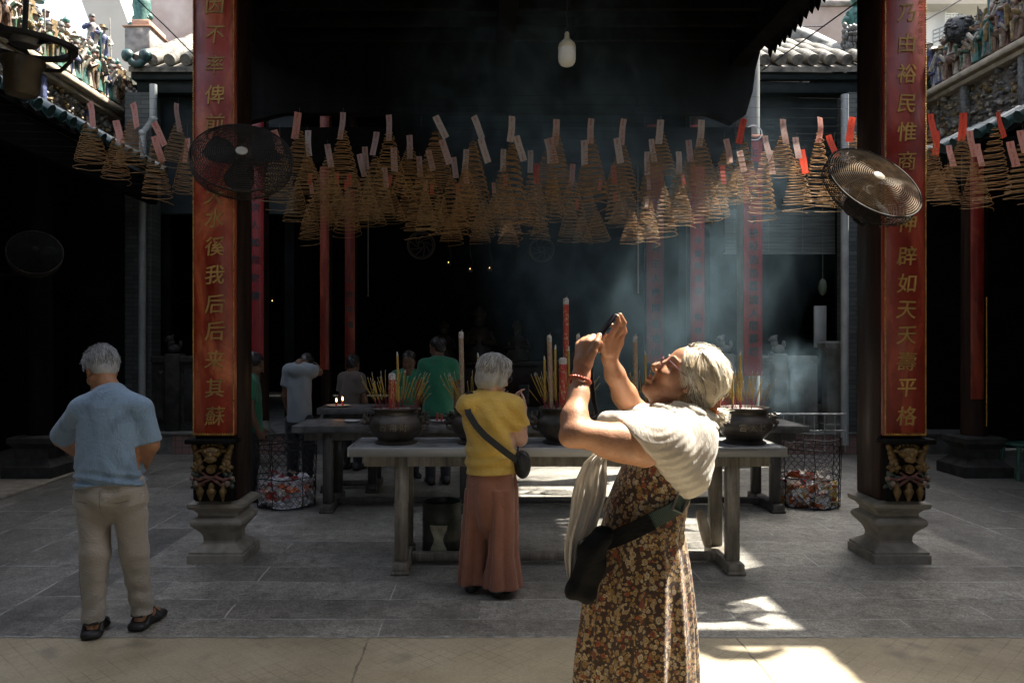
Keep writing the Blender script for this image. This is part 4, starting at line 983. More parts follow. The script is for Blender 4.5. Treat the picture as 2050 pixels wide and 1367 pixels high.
for j in range(24):                                             # coils of the deeper rows, half hidden by the nearer ones
    x_ = 590+j*37+re_.uniform(-9,9); top_ = re_.uniform(352,392); CO.append((round(x_), round(top_), round(min(486, top_+re_.uniform(72,92))), re_.randint(22,28), re_.randint(-2,2), [(re_.choice('rps'), round(x_), round(top_)-24, round(x_)+re_.randint(-4,6))] if j % 2 else []))
ZW = 3.72
rows = {}
rc = random.Random(11)
def region(x): return 'left of the left pillar' if x < 385 else ('right of the right pillar' if x > 1845 else 'between the pillars')
cl = {'p':'faded pink','r':'bright red','w':'pale','s':'salmon pink'}
order = {}
for e in sorted(CO, key=lambda e: e[0]):
    tier = 'upper' if e[1] < 300 else ('middle' if e[1] < 352 else 'lower')
    order.setdefault((region(e[0]), tier), []).append(e[:2])
def ordinal(n): return {1:'first',2:'second',3:'third'}.get(n, f'{n}th')
wire_rows = set(); M_linewire = pm('sooty_wire', (.02,.02,.02), .95, 0, .3, 20, .1, Specular_IOR_Level=.05)
for i, (x, yt, yb, hw, sh, tags) in enumerate(CO):
    ytag = min([q[2] for q in tags] + [yt-26])
    Y = FPX*(ZW-EYE)/(HY-(ytag-7)); Y = round(Y/.28)*.28
    if yt > 375: Y = max(Y, 8.4)
    wire_rows.add(round(Y, 2))
    ap = P(x, yt, Y); h = (yb-yt)/FPX*Y; r = hw/FPX*Y
    tier = 'upper' if yt < 300 else ('middle' if yt < 352 else 'lower'); reg = region(x)
    k = order[(reg, tier)].index((x, yt))+1; n_ = len(order[(reg, tier)])
    lab = f'incense coil, {cl[tags[0][0]]+" tag" if tags else "tag hidden"}, {ordinal(k)} from left, {tier} row {reg}'
    t = thing('incense_coil', lab, 'incense coil', ap, 'incense coils hung over the courtyard ' + reg)
    o = link('spiral', coils_m[rc.randrange(6)]); o.parent = t; o.scale = (r/.16, r/.16, h/.56); o.rotation_euler = (rc.uniform(-.05,.05), -math.atan2(sh/FPX*Y, h)+rc.uniform(-.03,.03), rc.uniform(0,6.28))
    top = ZW-ap.z
    o = link('thread', th_m); o.parent = t; o.scale = (1,1,max(.04, top)); o.location = (0,0,0)
    for (cc, tx, ty, bx) in tags:
        o = link('paper_tag', strips[cc][rc.randrange(3)]); o.parent = t; wp = P(tx, ty, Y)
        o.location = wp-ap+Vector((0,-.02-rc.uniform(0,.05),0)); ang = math.atan2(bx-tx, 48)
        thin = tx in (361,)
        o.rotation_euler = (rc.uniform(-.15,.15), -ang, rc.uniform(-.45,.45) if not thin else 1.3)
        if ty > 340: o.scale = (.8,.8,.6)
for Y in sorted(wire_rows):
    mb = MB(); mb.tube([(x, Y, ZW+.02*math.sin(x*1.1+Y)+.003) for x in np.linspace(-5.0, 6.3, 24)], .0010, 4)
    j = sorted(wire_rows).index(Y)+1
    tag(obj('hanging_wire', mb, M_linewire), f'thin steel wire strung across the courtyard holding coils, {ordinal(j)} from the front', 'wire', 'wires carrying the incense coils')
for pts, lab in (([P(1725,-2,7.5), P(1650,52,8.4), P(1525,142,10.5)], 'black cable sloping across the tiled roof left of the right pillar'), ([P(1596,53,9.5), P(1650,53,8.4)], 'short black side cable joined to the sloping cable by the right pillar'),
                 ([P(270,-5,10), P(330,52,10.5), P(390,112,11)], 'black cable sloping over the grey roof left of the left pillar'), ([P(1855,40,9), P(1935,-6,9.5)], 'black cable crossing the pale building at the top right')):
    mb = MB(); mb.tube(pts, .008, 5); tag(obj('cable', mb, M_wire), lab, 'cable')

# ================================================================== ceramic friezes above the galleries
FC = {'cream': (.27,.24,.19), 'teal': (.035,.12,.10), 'blue': (.055,.07,.15), 'brown': (.13,.075,.045), 'ochre': (.22,.15,.06), 'white': (.34,.32,.28), 'grey': (.13,.13,.12), 'rose': (.25,.15,.11), 'green': (.05,.11,.06)}  # glazes muted overall to stand in for the right frieze's shade
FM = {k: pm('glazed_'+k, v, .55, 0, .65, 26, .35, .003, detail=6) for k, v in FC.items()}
def figurine(seed, robe, trim, skin, hat, pose):
    rnd = random.Random(seed); mb = MB(); s = 1.0
    if pose == 'rider':
        mb.cur = 1; mb.ball((0,0,.20), (.13,.06,.075)); mb.tube([(.10,0,.22),(.16,0,.30),(.19,0,.33)], [.045,.035,.03], 8); mb.ball((.205,0,.33), (.045,.026,.03))
        for dx in (-.08,.08):
            for dy in (-.035,.035): mb.tube([(dx,dy,.17),(dx+.015,dy,.09),(dx,dy,0)], [.026,.018,.02], 7)
        mb.tube([(-.12,0,.23),(-.17,0,.19),(-.17,0,.10)], [.02,.018,.006], 6); z = .24
    else: z = 0
    H = .46 if pose != 'rider' else .30
    mb.cur = 0
    prof = [(.085,0),(.078,.05),(.066,.16),(.058,.22),(.066,.27),(.07,.31),(.05,.345),(.022,.36)]
    k = H/.46
    mb.lathe([(r*(1+.06*rnd.uniform(-1,1)), z+zz*k) for r, zz in prof], 10, Matrix.Diagonal((1,.75,1,1)))
    mb.cur = 1
    for sgn in (-1, 1):
        el = Vector((sgn*.105, -.04, z+.22*k+rnd.uniform(-.03,.06))); ha = Vector((sgn*rnd.uniform(.01,.09), -.10, z+.24*k+rnd.uniform(-.05,.14)))
        mb.tube([(sgn*.062,0,z+.315*k), el, ha], [.03,.032,.024], 7); mb.cur = 2; mb.ball(ha, .018, 7, 5); mb.cur = 1
    if pose == 'staff': mb.tube([(.10,-.09,z),(.08,-.10,z+.55*k)], .008, 5)
    if pose == 'flag': mb.box((.03,-.02,z+.3*k), (.12,-.01,z+.52*k))
    mb.tube([(0,-.055,z+.2*k),(0,-.06,z+.02)], [.028,.012], 6)
    mb.cur = 2; mb.ball((0,-.008,z+.40*k), (.038,.042,.048), 10, 8); mb.ball((0,-.052,z+.395*k), (.008,.010,.010), 6, 4)
    mb.cur = 3
    if hat == 'cap': mb.lathe([(.045,z+.425*k),(.046,z+.44*k),(.036,z+.465*k),(.008,z+.475*k)], 10); mb.ball((0,-.045,z+.43*k), (.03,.03,.006), 8, 4)
    elif hat == 'wide': mb.lathe([(.075,z+.43*k),(.04,z+.445*k),(.036,z+.475*k),(.005,z+.48*k)], 12)
    elif hat == 'crown': mb.lathe([(.042,z+.42*k),(.046,z+.46*k),(.03,z+.475*k),(.012,z+.50*k),(.004,z+.52*k)], 8); mb.ball((.06,0,z+.44*k), (.03,.008,.02), 6, 4); mb.ball((-.06,0,z+.44*k), (.03,.008,.02), 6, 4)
    else: mb.ball((0,.01,z+.425*k), (.042,.044,.034), 9, 6); mb.ball((0,.01,z+.468*k), .016, 7, 5)
    return mb.mesh('figurine', [FM[robe], FM[trim], FM[skin], FM[hat if hat in FM else {'cap':'grey','wide':'ochre','crown':'teal','bun':'brown'}[hat]]], True)
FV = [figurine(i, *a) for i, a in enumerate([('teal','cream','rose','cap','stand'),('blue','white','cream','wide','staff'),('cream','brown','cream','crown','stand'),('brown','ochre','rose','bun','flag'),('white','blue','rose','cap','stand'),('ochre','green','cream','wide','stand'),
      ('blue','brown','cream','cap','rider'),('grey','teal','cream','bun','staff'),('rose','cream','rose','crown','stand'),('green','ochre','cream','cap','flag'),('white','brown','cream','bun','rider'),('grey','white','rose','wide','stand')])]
def relief(seed, y0, y1, z0, z1, x, s, n, mats, big):
    """crowded rockwork and foliage modelled in many small lumps"""
    rnd = random.Random(seed); mb = MB()
    for q in range(n):
        mb.cur = rnd.randrange(len(mats)); yy, zz = rnd.uniform(y0, y1), rnd.uniform(z0, z1); r = rnd.uniform(.015, big)
        rot = Matrix.Rotation(rnd.uniform(0,6), 3, 'X') @ Matrix.Rotation(rnd.uniform(0,3), 3, 'Y')
        mb.ball((x-s*rnd.uniform(0,.13), yy, zz), (r*rnd.uniform(.5,1.2), r*rnd.uniform(.4,1.1), r*rnd.uniform(.4,1.3)), 6, 4, None, rot)
    return mb
def frieze(x, s, y0, y1, zc, zt, label, seed, count, low):
    t = thing('ceramic_frieze', label, 'frieze', (x, (y0+y1)/2, zc))
    mb = MB(); mb.box((min(x,x+s*.25),y0,4.5), (max(x,x+s*.25),y1,zt-.12)); obj('wall', mb, M_mould, t, False)
    mb = MB(); mb.box((min(x,x-s*.24),y0,zc-.09), (max(x,x-s*.24),y1,zc), None, .015); mb.box((min(x,x-s*.15),y0,zc-.16), (max(x,x-s*.15),y1,zc-.093), None, .01); obj('cornice', mb, pm('buff_cornice', (.40,.34,.25), .8, 0, .3, 6, .3), t)
    mb = MB(); mb.box((min(x+s*.02,x+s*.23),y0,zt-.12), (max(x+s*.02,x+s*.23),y1,zt-.02), None, .02); mb.tube([(x+s*.12,y0,zt+.03),(x+s*.12,y1,zt+.03)], .055, 8); obj('ridge_coping', mb, M_stoneg, t)
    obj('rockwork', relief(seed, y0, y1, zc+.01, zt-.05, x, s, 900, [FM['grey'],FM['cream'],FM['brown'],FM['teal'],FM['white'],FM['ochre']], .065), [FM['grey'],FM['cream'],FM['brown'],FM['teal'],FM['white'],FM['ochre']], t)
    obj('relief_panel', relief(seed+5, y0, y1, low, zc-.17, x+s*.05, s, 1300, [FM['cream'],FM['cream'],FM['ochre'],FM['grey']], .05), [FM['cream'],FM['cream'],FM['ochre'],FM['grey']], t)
    k = 0; y = y0+.5
    while y < y1-.2:
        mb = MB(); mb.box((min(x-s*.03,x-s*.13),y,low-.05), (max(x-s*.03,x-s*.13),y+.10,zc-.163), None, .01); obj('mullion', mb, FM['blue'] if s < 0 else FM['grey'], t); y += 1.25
    rnd = random.Random(seed)
    for i in range(count):
        q = i/count; tier = i % 3
        yy = y0+(y1-y0)*(q+rnd.uniform(-.01,.01)); o = link('figurine', FV[rnd.randrange(12)]); o.parent = t; sc = rnd.uniform(.85,1.15)*(1.0 if tier else 1.15)
        o.location = Vector((x-s*(.17 if tier != 1 else .08), yy, zc+.005+(0 if tier != 1 else .24)+rnd.uniform(0,.03)))-t.location
        o.rotation_euler = (0, 0, (PI/2 if s < 0 else -PI/2)+rnd.uniform(-.7,.7)); o.scale = (sc, sc, sc)
    return t
frl = frieze(-5.75, -1, 7.2, 12.75, 5.24, 5.95, 'sunlit ceramic frieze crowded with painted figurines above the left gallery', 3, 66, 4.62)
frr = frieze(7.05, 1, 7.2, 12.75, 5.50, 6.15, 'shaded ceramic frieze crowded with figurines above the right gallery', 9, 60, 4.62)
# upper tiers nearer the camera, cut by the frame
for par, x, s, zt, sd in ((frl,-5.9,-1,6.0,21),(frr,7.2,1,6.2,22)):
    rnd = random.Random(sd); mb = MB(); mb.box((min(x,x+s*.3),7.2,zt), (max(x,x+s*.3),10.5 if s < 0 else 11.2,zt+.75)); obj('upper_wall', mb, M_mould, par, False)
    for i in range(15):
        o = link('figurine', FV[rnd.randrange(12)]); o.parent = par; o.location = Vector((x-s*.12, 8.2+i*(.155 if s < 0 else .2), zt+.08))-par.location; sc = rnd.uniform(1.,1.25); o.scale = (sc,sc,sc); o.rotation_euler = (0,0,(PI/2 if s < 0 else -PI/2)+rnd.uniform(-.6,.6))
# seated figures and a lion silhouette on the right ridge, the two men on the left ridge
o = link('figurine', FV[4]); o.parent = frl; o.location = P(184,98,12.0)-frl.location; o.location.x += .0; o.scale = (1.1,1.1,1.1); o.rotation_euler = (0,0,.6)
o = link('figurine', FV[1]); o.parent = frl; o.location = P(205,122,12.2)-frl.location; o.scale = (1.15,1.15,1.15); o.rotation_euler = (0,0,.5)
mb = MB(); c = P(1930,62,11.4); rnd = random.Random(2)
mb.ball(c+Vector((-.05,0,.02)), (.20,.15,.20)); mb.ball(c+Vector((.12,0,-.12)), (.2,.13,.16)); mb.tube([c+Vector((.1,0,-.1)), c+Vector((.25,0,.1)), c+Vector((.22,0,.3))], [.08,.06,.02], 8)
for k in range(190):
    d_ = Vector((rnd.gauss(0,1),rnd.gauss(0,1),rnd.gauss(0,1))).normalized(); o_ = rnd.choice((Vector((-.05,0,.02)),Vector((.12,0,-.12))))
    mb.ball(c+o_+Vector((d_.x*.2,d_.y*.14,d_.z*.19)), (rnd.uniform(.015,.05),rnd.uniform(.015,.04),rnd.uniform(.015,.05)), 6, 4)
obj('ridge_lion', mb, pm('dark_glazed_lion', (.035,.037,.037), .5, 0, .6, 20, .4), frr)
def teal_statue(px, py, Y, par):
    mb = MB(); c = P(px, py, Y); rnd = random.Random(px)
    mb.lathe([(.16,-.45),(.18,-.38),(.12,-.2),(.15,0),(.13,.12),(.06,.2)], 10, Matrix.Translation(c)); mb.ball(c+Vector((0,-.03,.29)), .09, 9, 7)
    for k in range(14): mb.ball(c+Vector((rnd.uniform(-.16,.16),rnd.uniform(-.1,.05),rnd.uniform(-.4,.2))), rnd.uniform(.03,.08), 7, 5)
    obj('roof_statue', mb, [FM['teal']], par)
teal_statue(284, 12, 12.9, wl); teal_statue(1712, 40, 12.9, wr)
mb = MB(); rnd = random.Random(4)
for k in range(220): mb.ball(P(rnd.uniform(1688,1722), rnd.uniform(50,150), 12.6+rnd.uniform(-.1,.1)), (rnd.uniform(.015,.055),rnd.uniform(.015,.05),rnd.uniform(.015,.07)), 6, 4)
obj('ridge_rockwork', mb, [FM['grey']], wr)
mb = MB(); rnd = random.Random(6)
for k in range(10): 
    a = PI+PI*k/9; mb.ball(P(274+14*math.cos(a),115-14*math.sin(a),12.0), .06, 8, 6)
mb.ball(P(256,112,12), .10, 8, 6); mb.ball(P(291,112,12), .10, 8, 6); obj('eave_scroll', mb, M_tealtile, wl)

# ================================================================== columns, couplets and fittings of the main hall
M_colgrey = pm('grey_stone_column', (.22,.23,.22), .7, 0, .2, 5, .2)
def couplet(px, Y, w, y0, y1, chars, label, colm, ringed=False, csz=.12, mat=M_red, lit=M_greeny):
    x = XA(px, Y)
    c = thing('hall_column', label[1], 'column', (x, Y+.2, .31)); mb = MB(); T = Matrix.Translation((x,Y+.2,0)); rr = min(.15, w*.6)
    mb.lathe([(rr*1.5,.32),(rr*1.7,.36),(rr*1.7,.42),(rr*1.1,.5),(rr,.6)], 20, T); obj('base', mb, M_stoneg, c)
    mb = MB(); mb.lathe([(rr,.601),(rr,5.6)], 20, T); obj('shaft', mb, colm, c)
    b = thing('hanging_couplet', label[0], 'sign', (x, Y, ZA(y1,Y)))
    mb = MB(); n = 6; z0, z1 = ZA(y1,Y), ZA(y0,Y)
    f = [[(x+w/2*math.sin(a)/math.sin(.9), Y+.05-rr*.45*math.cos(a)-.0, z) for a in np.linspace(-.9,.9,n+1)] for z in (z0,z1)]
    g = [[(p[0],p[1]+.018,p[2]) for p in r] for r in f]
    loop = [f[0]+g[0][::-1], f[1]+g[1][::-1]]; mb.rings(loop, True, True); obj('panel', mb, mat, b, False)
    mb = MB()
    for s in (-1, 1):
        xx = x+s*(w/2-.004); z = z0
        while z < z1: mb.ball((xx,Y+.02,z), (.005,.005,.007), 5, 4); z += .03
    obj('bead_border', mb, M_gold, b)
    mb = MB(); yf = Y+.05-rr*.45-.003
    for ch, py in chars: write(mb, ch, (x,yf,ZA(py,Y)), csz, .014, .003)
    obj('lettering', mb, lit, b, False)
    if ringed:
        mb = MB(); ring(mb, .105, 0, .008, Matrix.Translation((x,Y-.02,z1+.045)) @ Matrix.Rotation(R(78),4,'X'), 30, 6); obj('hanging_ring', mb, M_steel, b)
        mb = MB(); mb.box((x-w/2,Y-.03,z1-.03), (x+w/2,Y+.0,z1+.02), None, .006); obj('top_clamp', mb, pm('copper_clamp', (.35,.16,.10), .4, .6), b)
couplet(1508, 10.5, .245, 274, 752, list(zip('上德普照不祿役浩浩恩流人間壽域', (304,333,362,392,442,467,493,520,547,573,600,626,653,678,704))), ('long red couplet with dark teal characters hung from a metal ring, right of the smoke','grey stone column behind the ringed red couplet'), M_colgrey, True, .135)
couplet(1397, 12.4, .215, 250, 720, list(zip('八今是年佳保佑林林', (456,482,508,532,558,583,635,662,688))), ('narrow red couplet with a sunlit right edge above the grey-haired woman','dark column behind the narrow sunlit couplet'), M_dkwood, False, .12)
couplet(1312, 13.6, .29, 250, 725, list(zip('思郭動主人康同佑福山', (435,463,497,527,557,586,617,648,678,704))), ('faint red couplet seen through the blue smoke behind the raised phone','dark column behind the faint smoky couplet'), M_dkwood, False, .15)
couplet(511, 10.5, .21, 225, 745, list(zip('次人如海安德', (415,450,485,520,556,592))), ('dim red couplet just right of the left pillar','dark column just right of the left pillar'), M_dkwood, False, .12, M_red, M_greeny)
couplet(649, 12.4, .14, 230, 740, [], ('very dim red couplet on the dark column left of the pots','dark column left of the pots'), M_dkwood, False, .12, M_lacq2)
couplet(700, 13.6, .17, 380, 740, list(zip('人康同福', (560,590,620,650))), ('very dim red couplet above the side table with candles','dark column above the candle table'), M_dkwood, False, .12, M_lacq2)
M_lan = pm('dark_gilt_wood', (.03,.02,.01), .6, .1)
# round carved lantern frames
for px, py, r, lab in ((843,491,.22,'round openwork lantern frame in the dark, left under the coils'),(1084,500,.20,'round openwork lantern frame in the dark, right under the coils')):
    c = P(px, py, 13.0); M = Matrix.Translation(c) @ Matrix.Rotation(R(90),4,'X'); t = thing('round_lantern', lab, 'lantern', c)
    mb = MB(); ring(mb, r, 0, .014, M, 36, 6); ring(mb, r*.86, 0, .006, M, 30, 5); obj('rim', mb, M_lan, t)
    mb = MB()
    for k in range(9): a = k*.7; mb.tube([(r*.85*math.cos(a),r*.85*math.sin(a),0),(r*.4*math.cos(a+.5),r*.4*math.sin(a+.5),.02),(r*.2*math.cos(a+1.6),r*.2*math.sin(a+1.6),0)], .008, 5, True, M)
    obj('openwork', mb, M_lan, t); mb = MB(); mb.tube([c+Vector((0,0,r)), c+Vector((0,0,2.5))], .006, 5); obj('cord', mb, M_wire, t)
for px, y0, y1, Y, lab in ((737,300,592,11,'thin pale cord hanging in the dark above the leftmost pot'),(1277,300,586,11,'thin pale cord hanging in front of the faint smoky couplet')):
    mb = MB(); mb.tube([P(px,y0,Y),P(px,y1,Y)], .006, 5); mb.ball(P(px,y1,Y), .012, 8, 6); tag(obj('pull_string', mb, M_thread), lab, 'cord')
# bamboo blinds under the wings
def blind(x0, x1, y0, y1, Y, label):
    mb = MB(); z0, z1 = ZA(y1,Y), ZA(y0,Y); n = int((z1-z0)/.022)
    for i in range(n): mb.tube([(x0,Y+random.uniform(-.004,.004),z0+i*.022),(x1,Y+random.uniform(-.004,.004),z0+i*.022)], .0085, 5)
    for q in (.08,.36,.64,.92): mb.box((x0+(x1-x0)*q-.006,Y-.014,z0), (x0+(x1-x0)*q+.006,Y-.010,z1))
    mb.box((x0-.02,Y-.02,z0-.03), (x1+.02,Y+.02,z0-.005)); tag(obj('bamboo_blind', mb, pm('grey_bamboo', (.13,.15,.145), .6, 0, .4, 8, .2, stretch=(.3,1,6))), label, 'blind')
blind(3.75, 5.62, 418, 505, 12.3, 'bamboo blind hanging left of the right pillar, behind the smoke')
# balustrade with little lions
M_dkst = pm('shade_dark_stone', (.04,.04,.038), .85, 0, .4, 8, .3, Specular_IOR_Level=.15)  # grey stone darkened to stand in for shade on balustrade and gallery plinths
def balustrade(x0, posts, Y, label, rail_to, M_stoneg=M_stoneg):
    t = thing('balustrade', label, 'balustrade', ((x0+rail_to)/2, Y, .315)); zt = ZA(712, Y)
    mb = MB(); mb.box((x0,Y,zt-.12), (rail_to,Y+.2,zt), None, .03); mb.box((x0,Y+.03,.316), (rail_to,Y+.17,.40)); mb.box((x0,Y+.06,.402), (rail_to,Y+.14,zt-.122)); obj('railing_wall', mb, M_stoneg, t, False)
    mb = MB(); xs = [x0]+posts+[rail_to]
    for a, b in zip(xs[:-1], xs[1:]):
        if b-a > .3:
            mb.box((a+.16,Y+.035,.46), (b-.16,Y+.058,zt-.2), None, .01); mb.box((a+.22,Y+.02,.52), (b-.22,Y+.033,zt-.27), None, .01)
    obj('carved_panel', mb, M_stoneg, t)
    for xp in posts:
        mb = MB(); mb.box((xp-.11,Y-.04,.317), (xp+.11,Y+.24,zt+.03), None, .02); o = obj('post', mb, M_stoneg, t)
        mb = MB(); c = Vector((xp,Y+.1,zt+.03)); mb.ball(c+Vector((.0,0,.07)), (.10,.08,.07)); mb.ball(c+Vector((-.05,0,.15)), (.055,.06,.07)); mb.ball(c+Vector((-.07,-.01,.22)), (.06,.055,.055)); mb.ball(c+Vector((-.12,-.01,.205)), (.03,.03,.025)); mb.ball(c+Vector((.09,0,.14)), (.03,.03,.06)); mb.ball(c+Vector((-.03,0,.265)), (.03,.05,.02)); obj('stone_lion', mb, M_stoneg, o)
balustrade(XA(1420,11.9), [XA(1455,11.9), XA(1562,11.9)], 11.9, 'grey stone balustrade with two little lions in the smoke by the rightmost pot', XA(1640,11.9))
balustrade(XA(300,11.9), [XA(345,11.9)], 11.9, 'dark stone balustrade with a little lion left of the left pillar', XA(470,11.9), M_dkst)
mb = MB(); x = XA(1667,11.85); T = Matrix.Translation((x,11.9,0)); mb.square([(.13,.316),(.13,.42),(.10,.44),(.10,1.5),(.13,1.53),(.15,1.58),(.15,1.63),(.11,1.66)], 1, 1, T); tag(obj('gate_post', mb, M_stoneg), 'grey stone post with a stepped cap beside the brick pier near the right pillar', 'post')
mb = MB(); mb.box((XA(1629,12.45),12.42,ZA(696,12.4)), (XA(1653,12.45),12.46,ZA(612,12.4)), None, .004); tag(obj('notice_board', mb, pm('pale_board', (.46,.50,.50), .5, 0, .08, 3)), 'blank pale notice panel hanging in the smoke left of the right pillar', 'notice')
mb = MB(); c = P(1647,575,12.3); mb.lathe([(.01,-.13),(.05,-.09),(.065,0),(.05,.09),(.02,.13)], 12, Matrix.Translation(c)); mb.tube([c+Vector((0,0,.12)), c+Vector((0,0,1.6))], .006, 5); tag(obj('paper_lantern', mb, pm('dull_green_paper', (.10,.13,.09), .6)), 'small dull green lantern hanging above the pale notice panel', 'lantern')
mb = MB(); Y = 10.9
mb.tube([P(1545,829,Y),P(1694,829,Y)], .014, 6); mb.tube([P(1550,862,Y),P(1694,862,Y)], .010, 6)
for k in range(8): mb.tube([P(1548+k*20.6,829,Y),P(1548+k*20.6,905,Y)], .009, 6)
tag(obj('metal_railing', mb, M_steel), 'low metal railing behind the right end of the tables', 'railing')
# gallery columns at both sides
def gcol(px, Y, label, board):
    x = XA(px, Y); t = thing('gallery_column', label, 'column', (x, Y, 0)); T = Matrix.Translation((x,Y,0))
    zb = .031 if x < 0 else 0
    mb = MB(); mb.square([(.30,zb),(.30,zb+.13),(.27,zb+.15),(.20,zb+.22),(.20,zb+.34),(.26,zb+.41),(.26,zb+.47),(.22,zb+.49)], 1, 1, T); obj('plinth', mb, M_dkst, t, False)
    mb = MB(); mb.lathe([(.15,zb+.491),(.14,4.0)], 20, T); obj('shaft', mb, M_black if px < 500 else M_dkwood, t)  # left shaft coloured black for the gallery's shade
    if board:
        b = thing('hanging_couplet', 'plain dim red panel hung on the far right gallery column', 'sign', (x-.06,Y-.2,.9)); mb = MB(); mb.box((x-.15,Y-.19,.95), (x+.01,Y-.16,4.0), None, .01); obj('panel', mb, M_lacq2, b)
        mb = MB(); mb.tube([(x+.03,Y-.2,.62),(x+.03,Y-.2,2.2)], .008, 5); obj('cord', mb, M_gold, b)
gcol(80, 9.75, 'dark column on a stepped plinth in the left gallery, behind the man in blue', False)
gcol(1950, 9.95, 'dark column on a stepped plinth in the right gallery', True)
t = thing('plastic_stool', 'dim green plastic stool at the far right edge', 'stool', P(2048,930,9.6)); x = XA(2050,9.6)
mb = MB(); mb.box((x-.17,9.45,.40), (x+.17,9.79,.44), None, .02); obj('seat', mb, pm('green_plastic', (.03,.10,.075), .4), t)
for sx in (-1,1):
    for sy in (-1,1):
        mb = MB(); mb.tube([(x+sx*.14,9.62+sy*.14,.399),(x+sx*.17,9.62+sy*.17,.0)], [.025,.02], 8); obj('leg', mb, pm('green_plastic', (.03,.10,.075), .4), t)
# ================================================================== people
def skin_mat(name, c, red):
    t = NT(name); v = t.co('Object')
    col = t.ramp(t.noise(v, 14, 5, .6), [(.3, tuple(x*.78 for x in c)), (.7, tuple(min(1,x*1.12) for x in c))])
    col = t.mix(t.ramp(t.noise(v, 70, 3), [(.56,0.),(.68,.55)]), col, red)
    hb = t.math('ADD', t.math('MULTIPLY', t.noise(v, 34, 4, .6, .6), .8), t.noise(v, 170, 5, .6)); return t.bsdf(col, .5, 0, hb, .4, .0028, Subsurface_Weight=.12, Subsurface_Scale=.008)
M_skinf = skin_mat('sun_browned_skin', (.40,.195,.105), (.30,.115,.06))
M_skiny = skin_mat('pale_pink_skin', (.55,.33,.25), (.5,.24,.17)); M_skinm = skin_mat('brown_skin', (.34,.17,.09), (.26,.11,.06))
def cloth(name, c, var=.12, rough=.85, weave=420, crease=9, bstr=.35, c2=None, sheen=.2):
    t = NT(name); v = t.co('Object')
    col = t.ramp(t.noise(v, 5, 5, .6), [(.3, tuple(x*(1-var) for x in c)), (.7, c2 or tuple(min(1,x*(1+var)) for x in c))])
    h = t.math('ADD', t.math('ADD', t.noise(v, crease, 4, .5, .8), t.math('MULTIPLY', t.noise(t.co('Object',(1,1,1.7),(.4,.3,0)), crease*2.4, 4, .55, 1.8), .55)), t.math('MULTIPLY', t.noise(v, weave, 2), .08)); bstr = min(1., bstr*1.7)
    return t.bsdf(col, rough, 0, h, bstr, .012, Sheen_Weight=sheen)
def _cut(s, a, axis, rad, length):
    a = np.array(a, float); ax = np.array(Vector(axis).normalized())
    def f(p):
        q = p-a; t = q@ax; rr = np.linalg.norm(q-t[..., None]*ax, axis=-1)
        return np.maximum(np.maximum(-t, rr-rad), t-length)
    e = a+ax*length
    s.pr.append((f, np.minimum(a, e)-rad, np.maximum(a, e)+rad, .004, True)); return s
Body.cut = _cut
def head(B, c, fwd, up, s=1.0, thin=1.0):
    f = Vector(fwd).normalized(); u = (Vector(up)-f*Vector(up).dot(f)).normalized(); l = u.cross(f); c = Vector(c)
    q = lambda a, b, d=0.0: c+(f*a+u*b+l*d)*s
    Rm = np.array([[f.x,u.x,l.x],[f.y,u.y,l.y],[f.z,u.z,l.z]])
    E = lambda p, r, k=.02, sub=False: B.ell(q(*p), [x*s for x in r], Rm, k, sub)
    E((-.012,.032), (.094,.086,.074)); E((.034,-.03), (.060,.084,.060*thin), .025); E((.05,.035), (.046,.045,.056))
    for d in (-1, 1):
        B.cap(q(-.005,-.07,d*.05), q(.066,-.117,d*.012), .022*s, .020*s, .02); E((.062,-.048,d*.038), (.025,.022,.022), .02)
        B.cap(q(.086,.010,d*.012), q(.070,.010,d*.052), .009*s, .008*s, .012)
    B.ell(q(.074,-.125), [.019*s]*3, None, .015)
    for d in (-1, 1): E((.097,-.014,d*.032), (.016,.012,.018), .010, True)
    for d in (-1, 1): B.ell(q(.076,-.014,d*.031), [.0125*s]*3, None, .003); B.cap(q(.086,-.006,d*.018), q(.081,-.008,d*.044), .0035*s, None, .003)
    B.cap(q(.090,-.002), q(.113,-.052), .008*s, .0125*s, .010); 
    for d in (-1, 1): B.ell(q(.102,-.060,d*.011), [.0085*s]*3, None, .006); B.cap(q(.088,-.062,d*.026), q(.079,-.10,d*.036), .0035*s, None, .012, True)
    B.cap(q(.095,-.083,-.02), q(.095,-.083,.02), .0062*s, None, .005); B.cap(q(.092,-.097,-.017), q(.092,-.097,.017), .0070*s, None, .005); B.cap(q(.101,-.090,-.019), q(.101,-.090,.019), .0026*s, None, .003, True)
    for d in (-1, 1):
        E((-.012,-.020,d*.077), (.019,.031,.009), .006); E((-.008,-.018,d*.086), (.009,.018,.006), .004, True); B.ell(q(-.002,-.047,d*.076), [.0085*s]*3, None, .006)
    return q
